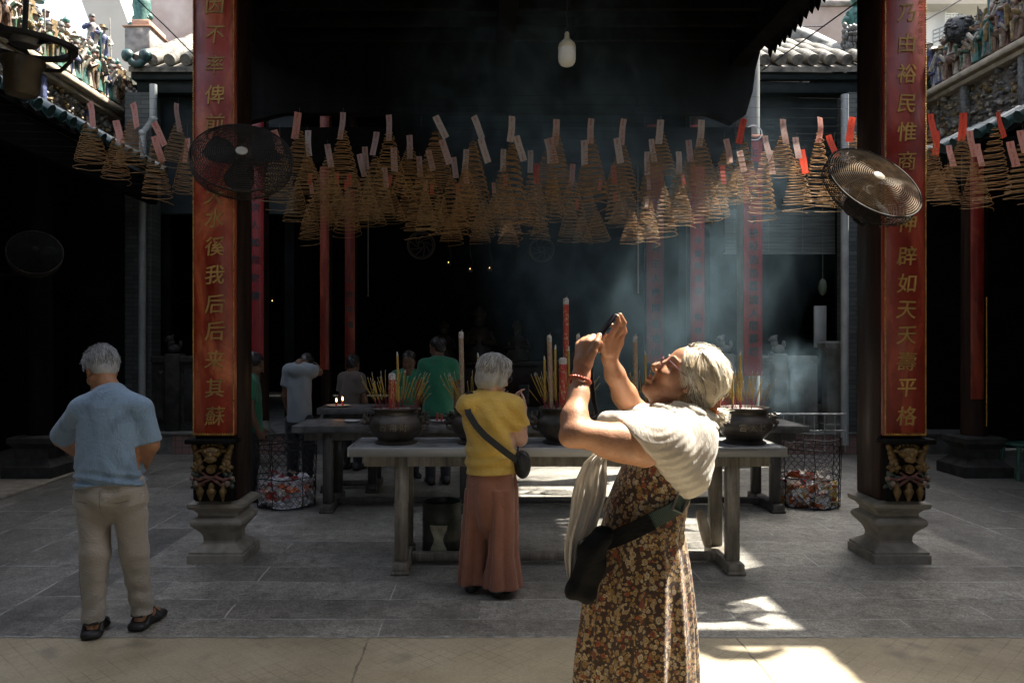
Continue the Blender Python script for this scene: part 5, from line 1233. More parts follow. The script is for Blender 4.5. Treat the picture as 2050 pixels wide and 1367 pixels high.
def hand(B, w, d, n, side, curl=(.35,.5,.4), spread=.05, s=1.0, thumb=.6, wd=None):
    """w wrist, d direction of the fingers, n palm side, side +1/-1 which edge the thumb leaves from"""
    w = Vector(w); d = Vector(d).normalized(); n = (Vector(n)-d*Vector(n).dot(d)).normalized(); a = d.cross(n)*side
    B.cap(w, w+d*.03*s, .024*s, .026*s, .01, False, (n, .75)); 
    for k in range(4): B.cap(w+d*.02*s+a*(.018-.012*k)*s, w+d*.082*s+a*(.032-.021*k)*s, .014*s, .0115*s, .012)
    L = [(.042,.026,.020),(.046,.029,.021),(.042,.027,.020),(.033,.020,.018)]
    for k in range(4):
        p = w+d*(.084-(.006 if k == 3 else 0))*s+a*(.032-.021*k)*s; ang = 0; r = .0098*s
        dirk = (d+a*spread*(1.5-k)).normalized(); ax = dirk.cross(n)
        for j in range(3):
            ang += curl[j]*(1+.12*k); dd = dirk*math.cos(ang)+n*math.sin(ang); e = p+dd*L[k][j]*s
            B.cap(p, e, r, r*.88, .004); p = e; r *= .9
    p0 = w+d*.022*s+a*.026*s; p1 = w+d*.055*s+a*.052*s+n*.012*s*thumb*2; p2 = p1+(d*.8+a*.15+n*thumb).normalized()*.032*s; p3 = p2+(d*.95-a*.15+n*thumb).normalized()*.024*s
    B.cap(p0, p1, .015*s, .012*s, .012); B.cap(p1, p2, .0115*s, .0105*s, .004); B.cap(p2, p3, .0103*s, .0085*s, .004)
def strands(name, paths, r, mats, parent, seed=0, n=3, cols=None):
    rnd = random.Random(seed); mb = MB()
    for ip, p in enumerate(paths):
        mb.cur = rnd.randrange(len(mats)) if cols is None or ip >= len(cols) or rnd.random() < .15 else cols[ip]; m = len(p); rr = r*rnd.uniform(.7,1.2)
        mb.tube(p, [rr*(1-.65*(i/(m-1))**2) for i in range(m)], n, False)
    return obj(name, mb, mats, parent, 'all')
def hairmats(base): return [pm('hair_'+str(i)+'_'+str(round(b[0],2)), b, .42, 0, .15, 40, .1, rvar=.1) for i, b in enumerate(base)]
def footpair(B, a, fwd, s=1.0):
    a = Vector(a); f = Vector(fwd).normalized(); B.cap(a+Vector((0,0,-.03)), a+Vector((0,0,-.035))+f*.10, .036*s, .030*s, .02); B.cap(a+Vector((0,0,-.04))+f*.09, a+Vector((0,0,-.048))+f*.16, .030*s, .02*s, .02); B.cap(a, a+Vector((0,0,-.04))-f*.03, .034*s, .03*s, .02)
def shoe(a, fwd, mat, parent, s=1.0, name='shoe', ground=0.0):
    a = Vector(a); f = Vector(fwd).normalized(); l = Vector((0,0,1)).cross(f); B = Body(.006); z = ground
    B.cap((a.x-f.x*.05,a.y-f.y*.05,z+.035), (a.x+f.x*.16,a.y+f.y*.16,z+.03), .040*s, .042*s, .02); B.cap((a.x-f.x*.05,a.y-f.y*.05,z+.05), (a.x-f.x*.03,a.y-f.y*.03,z+.075), .040*s, .042*s, .02)
    return B.build(name, mat, parent, [((0,0,z+.002),(0,0,-1))])

# ---------------------------------------------------------------- man in the blue polo
def man():
    Y0 = 4.55; p = lambda x, y, Y=Y0: P(x, y, Y)
    t = thing('person', 'grey-haired man seen from behind in a light blue polo shirt and beige trousers', 'person', (p(225,1270).x, Y0, 0))
    fwd = Vector((-.66,.62,-.46)); up = Vector((-.26,.36,.90)); hc = p(202,739,4.62)
    B = Body(.007); q = head(B, hc, fwd, up)
    nb = p(222,795,4.56)
    B.cap(q(-.035,-.05), nb, .056, .062, .03)
    sl_, sr = p(160,822,4.56), p(285,820,4.56)
    el, er = p(122,878,4.72), p(303,890,4.58); wl_, wr_ = p(150,905,4.98), p(278,950,4.80)
    B.cap(sl_, el, .055, .046, .02); B.cap(el, wl_, .046, .030, .015); B.cap(sr, er, .055, .045, .02); B.cap(er, wr_, .045, .030, .015)
    hand(B, wl_, (.5,.8,.1), (.4,.2,-.9), 1); hand(B, wr_, (-.5,.7,-.35), (-.3,-.1,.9), -1)
    for s in (sl_, sr): B.cap(nb-Vector((0,0,.035)), s-Vector((0,0,.02)), .035, .04, .02)
    lh, rh = p(190,985), p(258,985); lk, rk = p(190,1105,4.52), p(268,1100,4.58); la, ra = p(187,1238,4.53), p(285,1222,4.66)
    B.loft([((p(222,800).x,4.56,1.36),.15,.09),((p(222,900).x,4.55,1.0),.16,.10),((p(222,985).x,4.55,.82),.16,.11)], .05, None, (0,1,0))
    for h_, k_, a_ in ((lh,lk,la),(rh,rk,ra)): B.cap(h_, k_, .08, .055, .03); B.cap(k_, a_, .055, .037, .02)
    footpair(B, la, (-.25,1,0)); footpair(B, ra, (.14,1,0))
    B.build('body', M_skinm, t)
    # polo shirt
    M_polo = NT('blue_pique_polo'); v = M_polo.co('Object'); c = M_polo.ramp(M_polo.noise(v, 4, 5), [(.3,(.155,.245,.355)),(.7,(.195,.29,.405))])
    damp = M_polo.ramp(M_polo.noise(M_polo.co('Object',(1,1,.6),(0,0,0),(.35,0,.2)), 6.5, 5, .6, .5), [(.53,0.),(.63,.55)])
    c = M_polo.mix(damp, c, (.095,.15,.215)); h = M_polo.math('ADD', M_polo.math('ADD', M_polo.noise(v, 8, 5, .55, 1.2), M_polo.math('MULTIPLY', M_polo.noise(M_polo.co('Object',(1,1,.45),(0,.35,0)), 22, 4, .55, 1.6), .6)), M_polo.math('MULTIPLY', M_polo.noise(v, 500, 2), .1)); M_polo = M_polo.bsdf(c, .85, 0, h, .8, .014, Sheen_Weight=.25)
    S = Body(.007)
    secs = [(776,216,.060,.062),(790,218,.105,.085),(806,220,.165,.105),(835,221,.186,.12),(880,220,.190,.13),(930,219,.192,.14),(968,220,.198,.145),(985,220,.195,.14)]
    S.loft([((p(x,y).x, 4.56, ZA(y,4.56)), w, d) for y, x, w, d in secs], .05, None, (0,1,0))
    S.cap(sl_, sl_.lerp(el,1.0), .064, .072, .03); S.cap(sr, sr.lerp(er,.98), .060, .064, .03)
    S.cap(nb+Vector((-.03,.01,.0)), sl_+Vector((.02,0,.01)), .066, .066, .04); S.cap(nb+Vector((.03,.01,.0)), sr+Vector((-.02,0,.01)), .066, .066, .04); S.cap(nb+Vector((0,.0,.012)), nb-Vector((0,0,.05)), .078, .105, .03); S.cap(nb.lerp(sl_,.1)+Vector((0,-.03,.0)), sl_.lerp(nb,.2)+Vector((0,-.02,.02)), .052, .05, .03); S.cap(nb.lerp(sr,.1)+Vector((0,-.03,.0)), sr.lerp(nb,.2)+Vector((0,-.02,.02)), .052, .05, .03)
    S.cut(sl_.lerp(el,.93), el-sl_, .10, .25); S.cut(sr.lerp(er,.93), er-sr, .10, .25)
    zh = ZA(972,4.56)
    def disp(pp):
        x, y, z = pp[...,0], pp[...,1], pp[...,2]; cx = nb.x
        hem = np.exp(-((z-zh-.03)/.055)**2)
        d = .010*hem*np.sin((z+.25*(x-cx)**2*2)*120+2.5*np.sin((x-cx)*9))
        d = d+.006*np.sin((z*1.0+np.abs(x-cx)*1.4)*34+4*vnoise(pp,5,1.))*np.exp(-((z-.95)/.15)**2)*np.clip(.4+vnoise(pp,5,6.),0,1)
        d = d+.009*np.sin((x-cx)*30+2.5*vnoise(pp,3,2.))*np.clip((1.30-z)*2.2,0,1)*np.clip(vnoise(pp,3.5,8.)+.25,0,1)
        return d
    sh = S.build('polo_shirt', M_polo, t, [((nb.x,4.56,zh-.025),(.07,-.35,-1))], disp)
    Cb = Body(.006); cax = (q(-.035,-.05)-nb).normalized(); cM = Matrix.Translation(nb.lerp(q(-.035,-.05), .30)) @ basis(cax)
    for i in range(20):
        a, b = 2*PI*i/20, 2*PI*(i+1)/20; g = lambda a: cM @ Vector((.070*math.cos(a), .070*math.sin(a), 0))
        g2 = lambda a: cM @ Vector((.080*math.cos(a), .080*math.sin(a), -.030))
        Cb.cap(g(a), g(b), .008, None, .012); Cb.cap(g(a), g2(a), .008, .009, .016); Cb.cap(g2(a), g2(b), .009, None, .012)
    Cb.build('collar', M_polo, sh)
    # trousers
    M_khaki = cloth('beige_trouser_cloth', (.30,.27,.23), .10, .85, 380, 8, .5)
    T = Body(.007)
    T.loft([((p(222,955).x,4.56,ZA(955,4.56)),.180,.12),((p(221,985).x,4.55,ZA(985,4.55)),.192,.135),((p(221,1010).x,4.55,ZA(1005,4.55)),.186,.13),((p(221,1010).x,4.55,ZA(1022,4.55)),.13,.09)], .04, None, (0,1,0))
    for h_, k_, a_, sg in ((lh,lk,la,-1),(rh,rk,ra,1)):
        T.cap(h_+Vector((0,0,-.02)), k_, .100, .080, .025); T.cap(k_, a_+Vector((0,0,.0)), .080, .059, .025); T.cap(a_+Vector((0,0,.03)), a_+Vector((0,.0,-.02)), .060, .058, .02)
    def dispT(pp):
        x, y, z = pp[...,0], pp[...,1], pp[...,2]
        low = np.clip((.62-z)*2.2, 0, 1)
        d = .011*low*np.clip(vnoise(pp,5,7.)+.1,0,.7)*np.sin(z*58+2.6*np.sin((x+1.9)*13)+3.0*vnoise(pp,6,3.))
        d = d+.006*np.exp(-((z-.74)/.08)**2)*np.sin((z-.6*np.abs(x-p(222,1000).x))*60)
        return d+.006*np.sin(x*30+z*10+3*vnoise(pp,4,5.))*np.clip(.3+vnoise(pp,4,9.),0,1)
    tro = T.build('trousers', M_khaki, t, [((0,0,ZA(1243,4.53)),(0,0,-1))] , dispT)
    def surf(o_, x, y, dy=-.35):
        ok, loc, nn, ix = o_.ray_cast(Vector((p(x,y).x, 3.9, ZA(y,4.5))), Vector((0,1,0))); return (loc+nn*.0012) if ok else None
    bpy.context.view_layer.update(); M_seam = pm('dark_seam', (.13,.115,.095), .9, 0, .2, 40)
    for nm, pts_ in (('pocket_seam',[(168,1000),(182,1002),(196,1004)]),('pocket_seam',[(248,1003),(262,1001),(277,998)]),('centre_seam',[(222,976),(222,990),(223,1005),(223,1016)]),('side_seam',[(158,1060),(165,1110),(172,1160),(178,1210)])):
        sp = []
        for a_, b_ in zip(pts_[:-1], pts_[1:]):
            for k_ in range(4): sp.append((a_[0]+(b_[0]-a_[0])*k_/4, a_[1]+(b_[1]-a_[1])*k_/4))
        g_ = [surf(tro, *q_) for q_ in sp]; g_ = [q_ for q_ in g_ if q_ is not None]
        if len(g_) > 2: mb = MB(); mb.tube([q_ for q_ in g_], .0016, 5); obj(nm, mb, M_seam, t)
    # sandals
    M_sand = pm('black_sandal_rubber', (.012,.012,.013), .55, 0, .3, 20, .2)
    for a_, f_ in ((la,(-.22,1,0)),(ra,(.14,1,0))):
        f = Vector(f_).normalized(); g = Body(.006); z = .0
        g.cap((a_.x-f.x*.05,a_.y-f.y*.05,.026), (a_.x+f.x*.19,a_.y+f.y*.19,.02), .048, .046, .01, False, ((0,0,1),.55))
        l = Vector((0,0,1)).cross(f)
        for s_ in (-1, 1): g.cap(Vector((a_.x,a_.y,.02))-f*.035+l*.045*s_, Vector((a_.x,a_.y,.10))+f*.03+l*.038*s_, .016, .016, .01); g.cap(Vector((a_.x,a_.y,.03))+f*.11+l*.05*s_, Vector((a_.x,a_.y,.085))+f*.09, .018, .018, .01)
        g.cap(Vector((a_.x,a_.y,.085))-f*.055+l*.03, Vector((a_.x,a_.y,.085))-f*.055-l*.03, .011, None, .01); g.cap(Vector((a_.x,a_.y,.02))-f*.06+l*.03, Vector((a_.x,a_.y,.02))-f*.06-l*.03, .022, None, .015)
        g.build('sandal', M_sand, t, [((0,0,.003),(0,0,-1))])
    # hair: short grey layers combed back
    hm = hairmats([(.42,.43,.44),(.30,.31,.32),(.56,.57,.57),(.17,.17,.175)])
    H = Body(.006); fv = fwd.normalized(); uv = (up-fv*up.dot(fv)).normalized(); lv = uv.cross(fv)
    Rm = np.array([[fv.x,uv.x,lv.x],[fv.y,uv.y,lv.y],[fv.z,uv.z,lv.z]])
    H.ell(q(-.012,.036), [.102,.094,.083], Rm, .02); H.ell(q(-.055,-.02), [.055,.06,.066], Rm, .03); H.ell(q(.055,.075), [.045,.03,.06], Rm, .02)
    H.ell(q(.02,-.055,.09), [.05,.06,.035], Rm, .01, True); H.ell(q(.02,-.055,-.09), [.05,.06,.035], Rm, .01, True); H.ell(q(.12,-.03), [.08,.075,.1], Rm, .012, True)
    hb = H.build('hair', hm[1], t, [(tuple(q(-.04,-.062)), tuple(-uv+fv*.2))])
    rnd = random.Random(31); ps = []
    for i in range(1500):
        az = rnd.uniform(-PI, PI); el_ = rnd.uniform(-.75, 1.5); r = (.105,.097,.086)
        d = Vector((math.cos(el_)*math.cos(az), math.sin(el_), math.cos(el_)*math.sin(az)))
        if d.x > .45 and d.y < .45: continue
        if abs(d.z) > .55 and d.y < -.12 and d.x > -.25: continue
        P0 = Vector((d.x*r[0]-.012, d.y*r[1]+.036, d.z*r[2]))
        if P0.y < -.03: P0.x = P0.x*.75-.02; P0.z *= .85
        tan = Vector((-.5 if d.y > .2 else -.18, -.75 if d.y < .6 else -.25, d.z*.15+rnd.uniform(-.25,.25))); tan = (tan-d*tan.dot(d)).normalized()
        L = rnd.uniform(.035,.06); pts = []
        for k in range(5):
            w_ = P0+tan*L*k/4+d*(.004*math.sin(PI*k/4)+.002+.0015*k*rnd.uniform(-.3,1)); 
            w2 = Vector((w_.x+.012, w_.y-.036, w_.z)); g = math.sqrt((w2.x/.104)**2+(w2.y/.097)**2+(w2.z/.086)**2)
            if g < 1 and w_.y > -.03: w2 /= g; w_ = Vector((w2.x-.012, w2.y+.036, w2.z))
            pts.append(q(w_.x, w_.y, w_.z))
        ps.append(pts)
    strands('hair_strand', ps, .0019, hm, hb, 1)
man()
# ---------------------------------------------------------------- woman in the yellow shirt
def yellow():
    Y0 = 5.28; p = lambda x, y, Y=Y0: P(x, y, Y)
    t = thing('person', 'grey-bobbed woman in a mustard yellow t-shirt and rust trousers photographing with a phone', 'person', (p(982,1185).x, Y0, 0))
    fwd = Vector((.80,.56,-.22)); up = Vector((.16,.10,.98)); hc = p(990,748,5.30)
    B = Body(.007); q = head(B, hc, fwd, up)
    nb = p(979,793,5.27); B.cap(q(-.03,-.05), nb, .05, .058, .03)
    tf = Vector((.42,.90,0)); tr = Vector((tf.y,-tf.x,0))                 # torso turned a little to the right
    sL = p(939,812,5.20)+Vector((0,.04,0)); sR = p(1028,815,5.26)
    eR, wR = p(1040,877,5.32), p(1047,833,5.55); eL, wL = p(985,880,5.52), p(1027,818,5.62)
    for s_ in (sL, sR): B.cap(nb-Vector((0,0,.03)), s_, .04, .04, .02)
    B.cap(sR, eR, .062, .054, .02); B.cap(eR, wR, .053, .030, .015); B.cap(sL, eL, .058, .050, .02); B.cap(eL, wL, .05, .03, .015)
    hand(B, wR, (.18,.42,.85), (-.75,.35,.2), 1, (.22,.3,.25), .06); hand(B, wL, (.25,.35,.9), (.7,-.2,.1), 1, (.3,.3,.3), .06)
    hx = p(985,960).x
    B.loft([((p(981,810).x,5.28,1.26),.14,.10),((hx,5.28,1.0),.15,.12),((hx,5.28,.75),.16,.13)], .05, None, tuple(tf))
    lh, rh = p(960,985,5.33), p(1006,985,5.26); lk, rk = p(951,1080,5.34), p(1007,1085,5.25); la, ra = p(947,1160,5.34), p(1003,1172,5.24)
    for h_, k_, a_ in ((lh,lk,la),(rh,rk,ra)): B.cap(h_, k_, .055, .045, .03); B.cap(k_, a_, .045, .034, .02)
    footpair(B, la, (.3,.9,0)); footpair(B, ra, (.6,.8,0))
    B.build('body', M_skiny, t)
    M_yel = cloth('mustard_jersey', (.56,.36,.065), .12, .85, 420, 9, .6, (.63,.42,.09))
    S = Body(.007)
    secs = [(786,979,.075,.07),(798,980,.135,.10),(830,979,.168,.135),(870,979,.165,.145),(910,982,.168,.15),(950,986,.176,.155)]
    S.loft([((p(x,y).x, 5.28, ZA(y,5.28)), w, d) for y, x, w, d in secs], .05, None, tuple(tf))
    S.cap(nb+Vector((0,.02,-.02)), sR, .065, .075, .05); S.cap(nb+Vector((0,.02,-.02)), sL, .065, .07, .05)
    e2 = sR.lerp(eR,.75); S.cap(sR-Vector((.02,0,0)), e2, .082, .086, .04); S.cut(sR.lerp(eR,.62), eR-sR, .11, .2)
    e3 = sL.lerp(eL,.7); S.cap(sL, e3, .075, .075, .04); S.cut(sL.lerp(eL,.6), eL-sL, .10, .2)
    zh = ZA(948,5.28)
    def disp(pp):
        x, y, z = pp[...,0], pp[...,1], pp[...,2]; cx = p(980,850).x
        d = .008*np.exp(-((z-zh-.10)/.09)**2)*np.sin((z-.22*(x-cx))*72+2*vnoise(pp,6,1.))
        d = d+.006*np.exp(-((z-1.12)/.15)**2)*np.sin(((x-cx)*1.1+z*.8)*55+2*vnoise(pp,6,4.))
        return d+.006*np.sin(x*34-z*26+4*vnoise(pp,4,2.))*np.clip(.3+vnoise(pp,5,7.),0,1)
    sh = S.build('t_shirt', M_yel, t, [((0,5.28,zh),(.04,-.05,-1))], disp)
    # wide trousers: two flared legs with hanging pleats
    M_rust = cloth('rust_crepe', (.235,.095,.058), .12, .8, 300, 14, .35)
    def pleat(pp, ang): return -(.008+.018*np.clip((.85-pp[...,2])/.8,0,1))*(np.abs(np.sin(ang*4.5+1.3*np.sin(ang*2+1)))-.5)
    T = Body(.008)
    T.loft([((hx,5.28,ZA(938,5.28)),.155,.135),((hx,5.28,ZA(965,5.28)),.168,.15),((hx,5.28,ZA(1005,5.28)),.166,.15),((hx,5.28,ZA(1050,5.28)),.12,.12),((hx,5.28,ZA(1075,5.28)),.03,.05)], .05, pleat, tuple(tf))
    for cxs, Yl, off in (((960,955,950,948),5.34,0),((1008,1009,1008,1006),5.24,1)):
        rows_ = ((975,.086,.125),(1040,.084,.12),(1110,.086,.125),(1163 if not off else 1173,(.088 if not off else .128),.135))
        T.loft([((p(x,y,Yl).x, Yl, ZA(y,Yl)), w, d) for x, (y, w, d) in zip(cxs, rows_)], .008, pleat, tuple(tf))
    T.build('trousers', M_rust, t, (), None, 2)
    mb = MB()
    for a_, f_ in ((la,(.3,.9,0)),(ra,(.6,.8,0))): shoe(a_, f_, pm('black_shoe', (.012,.012,.014), .5), t, .95)
    # strap and pouch
    M_strap = cloth('black_webbing', (.010,.013,.014), .2, .7, 600, 30, .2, None, 0); mb = MB()
    rp = []
    for x, y, o in ((942,783,.055),(933,805,.06),(938,828,.135),(953,852,.165),(972,873,.176),(993,890,.18),(1012,905,.172),(1030,918,.14),(1040,924,.10)):
        c = p(x,y,5.28-o-.012); rp.append(c)
    sub = []
    for i in range(len(rp)-1):
        for k in range(4): sub.append(rp[i].lerp(rp[i+1], k/4))
    sub.append(rp[-1]); n = len(sub); L1 = []; L2 = []
    for i, c in enumerate(sub):
        d = (sub[min(i+1,n-1)]-sub[max(i-1,0)]).normalized(); a = d.cross(Vector((0,1,0))).normalized()*.021
        L1.append([c+a+Vector((0,-.006,0)), c-a+Vector((0,-.006,0)), c-a+Vector((0,.012,0)), c+a+Vector((0,.012,0))])
    mb.rings(L1, True, True); st = obj('shoulder_strap', mb, M_strap, t, True); 
    Bg = Body(.006); c = p(1046,932,5.20); Bg.ell(c, (.055,.06,.085), None); Bg.ell(c+Vector((-.005,0,.05)), (.045,.05,.05), None, .03); Bg.build('pouch', cloth('black_nylon', (.010,.012,.014), .2, .5, 500, 14, .4, None, 0), t)
    mb = MB(); mb.tube([p(1037,893,5.16),p(1036,915,5.15),p(1040,930,5.13)], .006, 6); mb.tube([p(1040,905,5.16),p(1052,912,5.14),p(1058,917,5.14)], .004, 6); obj('strap_end', mb, M_strap, t)
    # phone, bracelet, glasses
    f_ = Vector((.5,.85,.1)); c = p(1050,790,5.66); mb = MB(); M = Matrix.Translation(c) @ basis(Vector((-.42,-.9,.12)), .06)
    mb.box((-.036,-.072,-.004), (.036,.072,.004), M, .006); ph = obj('phone', mb, pm('phone_case', (.012,.013,.016), .25), None); tag(ph, 'black phone held up by the woman in the yellow t-shirt', 'phone')
    mb = MB(); mb.box((-.032,-.066,.0045), (.032,.066,.0052), M); s_ = obj('screen', mb, pm('dark_screen', (.02,.025,.03), .12, 0, .1, 3, 0), ph)
    mb = MB(); ring(mb, .034, 0, .005, Matrix.Translation(wR+Vector((0,-.02,-.02))) @ basis((wR-eR)), 24, 6); obj('bracelet', mb, M_strap, t)
    mb = MB(); 
    for d in (-1,1):
        M = Matrix.Translation(q(.108,-.015,d*.034)) @ basis(fwd); ring(mb, .024, 0, .0022, M, 22, 5); mb.tube([q(.104,-.008,d*.058), q(.0,-.008,d*.082)], .0022, 5)
    obj('glasses', mb, pm('dark_spectacle_rim', (.03,.02,.025), .3), t)
    # bobbed hair
    hm = hairmats([(.50,.50,.48),(.33,.32,.30),(.64,.63,.60),(.20,.185,.165)])
    fv = fwd.normalized(); uv = (up-fv*up.dot(fv)).normalized(); lv = uv.cross(fv); Rm = np.array([[fv.x,uv.x,lv.x],[fv.y,uv.y,lv.y],[fv.z,uv.z,lv.z]])
    H = Body(.006); H.ell(q(-.012,.035), [.112,.102,.096], Rm, .02); H.ell(q(-.05,-.04), [.075,.085,.090], Rm, .03); H.ell(q(.02,-.03,-.055), [.05,.075,.04], Rm, .02); H.ell(q(.02,-.03,.055), [.05,.075,.04], Rm, .02); H.ell(q(.06,.085), [.05,.035,.07], Rm, .02)
    H.ell(q(.125,-.05), [.085,.11,.075], Rm, .015, True)
    hb = H.build('hair', hm[1], t, [(tuple(q(-.04,-.105)), tuple(-uv+fv*.3))], lambda pp: .006*np.sin(pp[...,0]*75+pp[...,1]*60+5*vnoise(pp,11,1.)))
    rnd = random.Random(8); ps = []
    for i in range(1300):
        az = rnd.uniform(-PI, PI); el_ = rnd.uniform(-.2, 1.45); d = Vector((math.cos(el_)*math.cos(az), math.sin(el_), math.cos(el_)*math.sin(az)))
        if d.x > .5 and d.y < .5: continue
        P0 = Vector((d.x*.112-.012, d.y*.102+.035, d.z*.096)); L = rnd.uniform(.06,.13); pts = []; dr = Vector((d.x, 0, d.z)); dr = dr.normalized() if dr.length > .05 else Vector((-1,0,0))
        x_ = P0.copy(); tw = rnd.uniform(-.3,.3)
        for k in range(7):
            pts.append(q(x_.x, x_.y, x_.z)); e = Vector(((x_.x+.012)/.115, (x_.y-.035)/.105, x_.z/.099)); g = e.length
            step = Vector((dr.x*.7-dr.z*tw, -.85 if e.y < .6 else -.25, dr.z*.7+dr.x*tw)); nn = Vector((e.x/.115,e.y/.105,e.z/.099)).normalized()
            if x_.y > .0: step = step-nn*step.dot(nn)
            else: step = Vector((-dr.x*.18-dr.z*tw, -1, -dr.z*.18+dr.x*tw+.1*math.sin(k+i)))
            x_ = x_+(step.normalized()+Vector((.35*math.sin(k*1.4+i),0,.35*math.cos(k*1.4+i*.7))))*L/6
        ps.append(pts)
    strands('hair_strand', ps, .0022, hm, hb, 2)
yellow()
# ---------------------------------------------------------------- woman in the floral dress photographing upwards
def front():
    Y0 = 2.70
    p = lambda x, y, Y=Y0: P(x, y, Y)
    t = thing('person', 'silver-haired woman in a floral dress and cream scarf raising a phone overhead in the sun', 'person', (p(1290,1367).x, Y0, 0))
    fwd = Vector((-.72,-.06,.69)); up = Vector((.69,0,.72)); hc = p(1376,757,2.70)
    B = Body(.0042); q = head(B, hc, fwd, up, .97)
    nb = p(1362,838,2.70)
    B.cap(q(-.03,-.06), nb, .050, .058, .03); B.cap(q(.03,-.105), p(1322,838), .030, .045, .035)
    sN, sF = p(1338,884,2.54), p(1340,862,2.87)
    # near (left) arm
    eN, wN = p(1152,866,2.44), p(1164,752,2.55)
    B.cap(nb, sN, .05, .055, .04); B.cap(sN, p(1245,882,2.47), .060, .053, .03); B.cap(p(1245,882,2.47), eN, .053, .043, .02); B.cap(p(1215,893,2.46), p(1290,906,2.50), .036, .047, .03)
    B.cap(eN, p(1150,835,2.47), .041, .040, .02); B.cap(p(1150,838,2.47), p(1158,790,2.52), .040, .031, .02); B.cap(p(1158,790,2.52), wN, .031, .0255, .02, False, ((0,1,0),.85))
    B.ell(p(1138,876,2.43), [.027]*3, None, .02)
    # near hand: a fist round the phone's lower end, thumb up along it
    k = lambda x, y, Y: p(x, y, Y)
    B.cap(wN, k(1166,725,2.56), .026, .029, .012, False, ((0,1,0),.8))
    for (x0,y0,x1,y1,Ya,Yb) in ((1160,728,1160,694,2.575,2.590),(1165,726,1169,688,2.565,2.575),(1170,726,1179,686,2.560,2.565),(1175,728,1186,690,2.560,2.565)):
        B.cap(k(x0,y0,Ya), k(x1,y1,Yb), .018, .0145, .012)
    for pts in (((1158,690,2.60),(1170,680,2.635),(1183,690,2.65),(1180,701,2.64)),((1167,684,2.585),(1180,676,2.625),(1193,686,2.645),(1190,699,2.635)),
                ((1177,682,2.57),(1188,674,2.610),(1200,684,2.635),(1197,697,2.63)),((1184,688,2.57),(1193,680,2.600),(1204,690,2.625),(1200,702,2.62))):
        B.path([k(*a) for a in pts], [.0120,.0108,.0098,.0085], .002)
    B.path([k(1178,722,2.548), k(1187,704,2.545), k(1194,686,2.55), k(1200,671,2.565)], [.0165,.0135,.0122,.0095], .006)
    # far (right) arm
    eF, wF = p(1268,822,2.93), p(1219,716,2.78)
    B.cap(nb, sF, .05, .052, .04); B.cap(sF, eF, .052, .044, .02); B.cap(eF, p(1250,790,2.89), .044, .044, .02); B.cap(p(1250,790,2.89), p(1231,750,2.82), .043, .034, .02); B.cap(p(1231,750,2.82), wF, .034, .0255, .02)
    B.cap(wF, k(1221,700,2.77), .026, .030, .012)
    for (x0,y0,x1,y1,Ya,Yb) in ((1215,704,1218,676,2.745,2.725),(1221,704,1227,676,2.76,2.745),(1226,705,1235,680,2.775,2.765),(1229,708,1241,686,2.79,2.785)):
        B.cap(k(x0,y0,Ya), k(x1,y1,Yb), .018, .015, .012)
    for pts, r in ((((1219,678,2.725),(1231,659,2.715),(1238,645,2.712),(1236,633,2.705)),.0115),(((1229,676,2.745),(1243,660,2.745),(1249,646,2.74),(1241,630,2.725)),.0122),
                   (((1237,681,2.765),(1250,664,2.76),(1247,652,2.745),(1236,643,2.72)),.0118),(((1242,688,2.785),(1246,671,2.77),(1236,659,2.745),(1224,650,2.72)),.0108)):
        B.path([k(*a) for a in pts], [r*.97, r*.9, r*.82, r*.66], .002)
    B.path([k(1212,702,2.745), k(1205,690,2.725), k(1204,677,2.705), k(1209,668,2.69)], [.017,.0135,.0118,.009], .006)
    # trunk and legs (under the clothes)
    B.loft([((p(1338,856).x,2.70,ZA(856,2.70)),.13,.075),((p(1332,900).x,2.70,ZA(900,2.7)),.145,.105),((p(1310,960).x,2.70,ZA(960,2.7)),.125,.105),((p(1290,1050).x,2.7,ZA(1050,2.7)),.12,.10),((p(1284,1110).x,2.7,ZA(1110,2.7)),.15,.12),((p(1280,1160).x,2.7,.86),.15,.12)], .04, None, (-1,0,0))
    for Yl in (2.61, 2.79):
        hp = Vector((p(1280,1150).x, Yl, .88)); kn = Vector((hp.x-.02, Yl, .49)); an = Vector((hp.x+.01, Yl, .085)); B.cap(hp, kn, .085, .055, .03); B.cap(kn, an, .054, .034, .02); footpair(B, an, (-1,0,0))
    B.build('body', M_skinf, t, (), None, 1)
    # dress
    M_fl = NT('floral_print'); v = M_fl.co('Object', (1,1,1)); 
    dis = M_fl.n('ShaderNodeVectorMath', operation='SCALE'); nz = M_fl.n('ShaderNodeTexNoise', Scale=60., Detail=2.); M_fl.l(v, nz.inputs['Vector']); M_fl.l(nz.outputs['Color'], dis.inputs[0]); dis.inputs['Scale'].default_value = .012
    ad = M_fl.n('ShaderNodeVectorMath', operation='ADD'); M_fl.l(v, ad.inputs[0]); M_fl.l(dis.outputs[0], ad.inputs[1]); v2 = ad.outputs[0]
    base = M_fl.ramp(M_fl.noise(v, 40, 3), [(.35,(.020,.008,.004)),(.65,(.045,.017,.008))])
    def flowers(col, sc, r, loc, stops):
        vo = M_fl.n('ShaderNodeTexVoronoi', Scale=sc, Randomness=.9); mp = M_fl.n('ShaderNodeVectorMath', operation='ADD'); mp.inputs[1].default_value = loc; M_fl.l(v2, mp.inputs[0]); M_fl.l(mp.outputs[0], vo.inputs['Vector'])
        d = vo.outputs['Distance']; sx = M_fl.n('ShaderNodeSeparateXYZ'); M_fl.l(vo.outputs['Color'], sx.inputs[0])
        rings = M_fl.math('SINE', M_fl.math('MULTIPLY', d, 30.0)); pet = M_fl.ramp(rings, [(.2,.30),(.7,1.)])
        tone = M_fl.ramp(sx.outputs[0], stops, 'CONSTANT'); fl = M_fl.mix(.75, tone, pet, 'MULTIPLY')
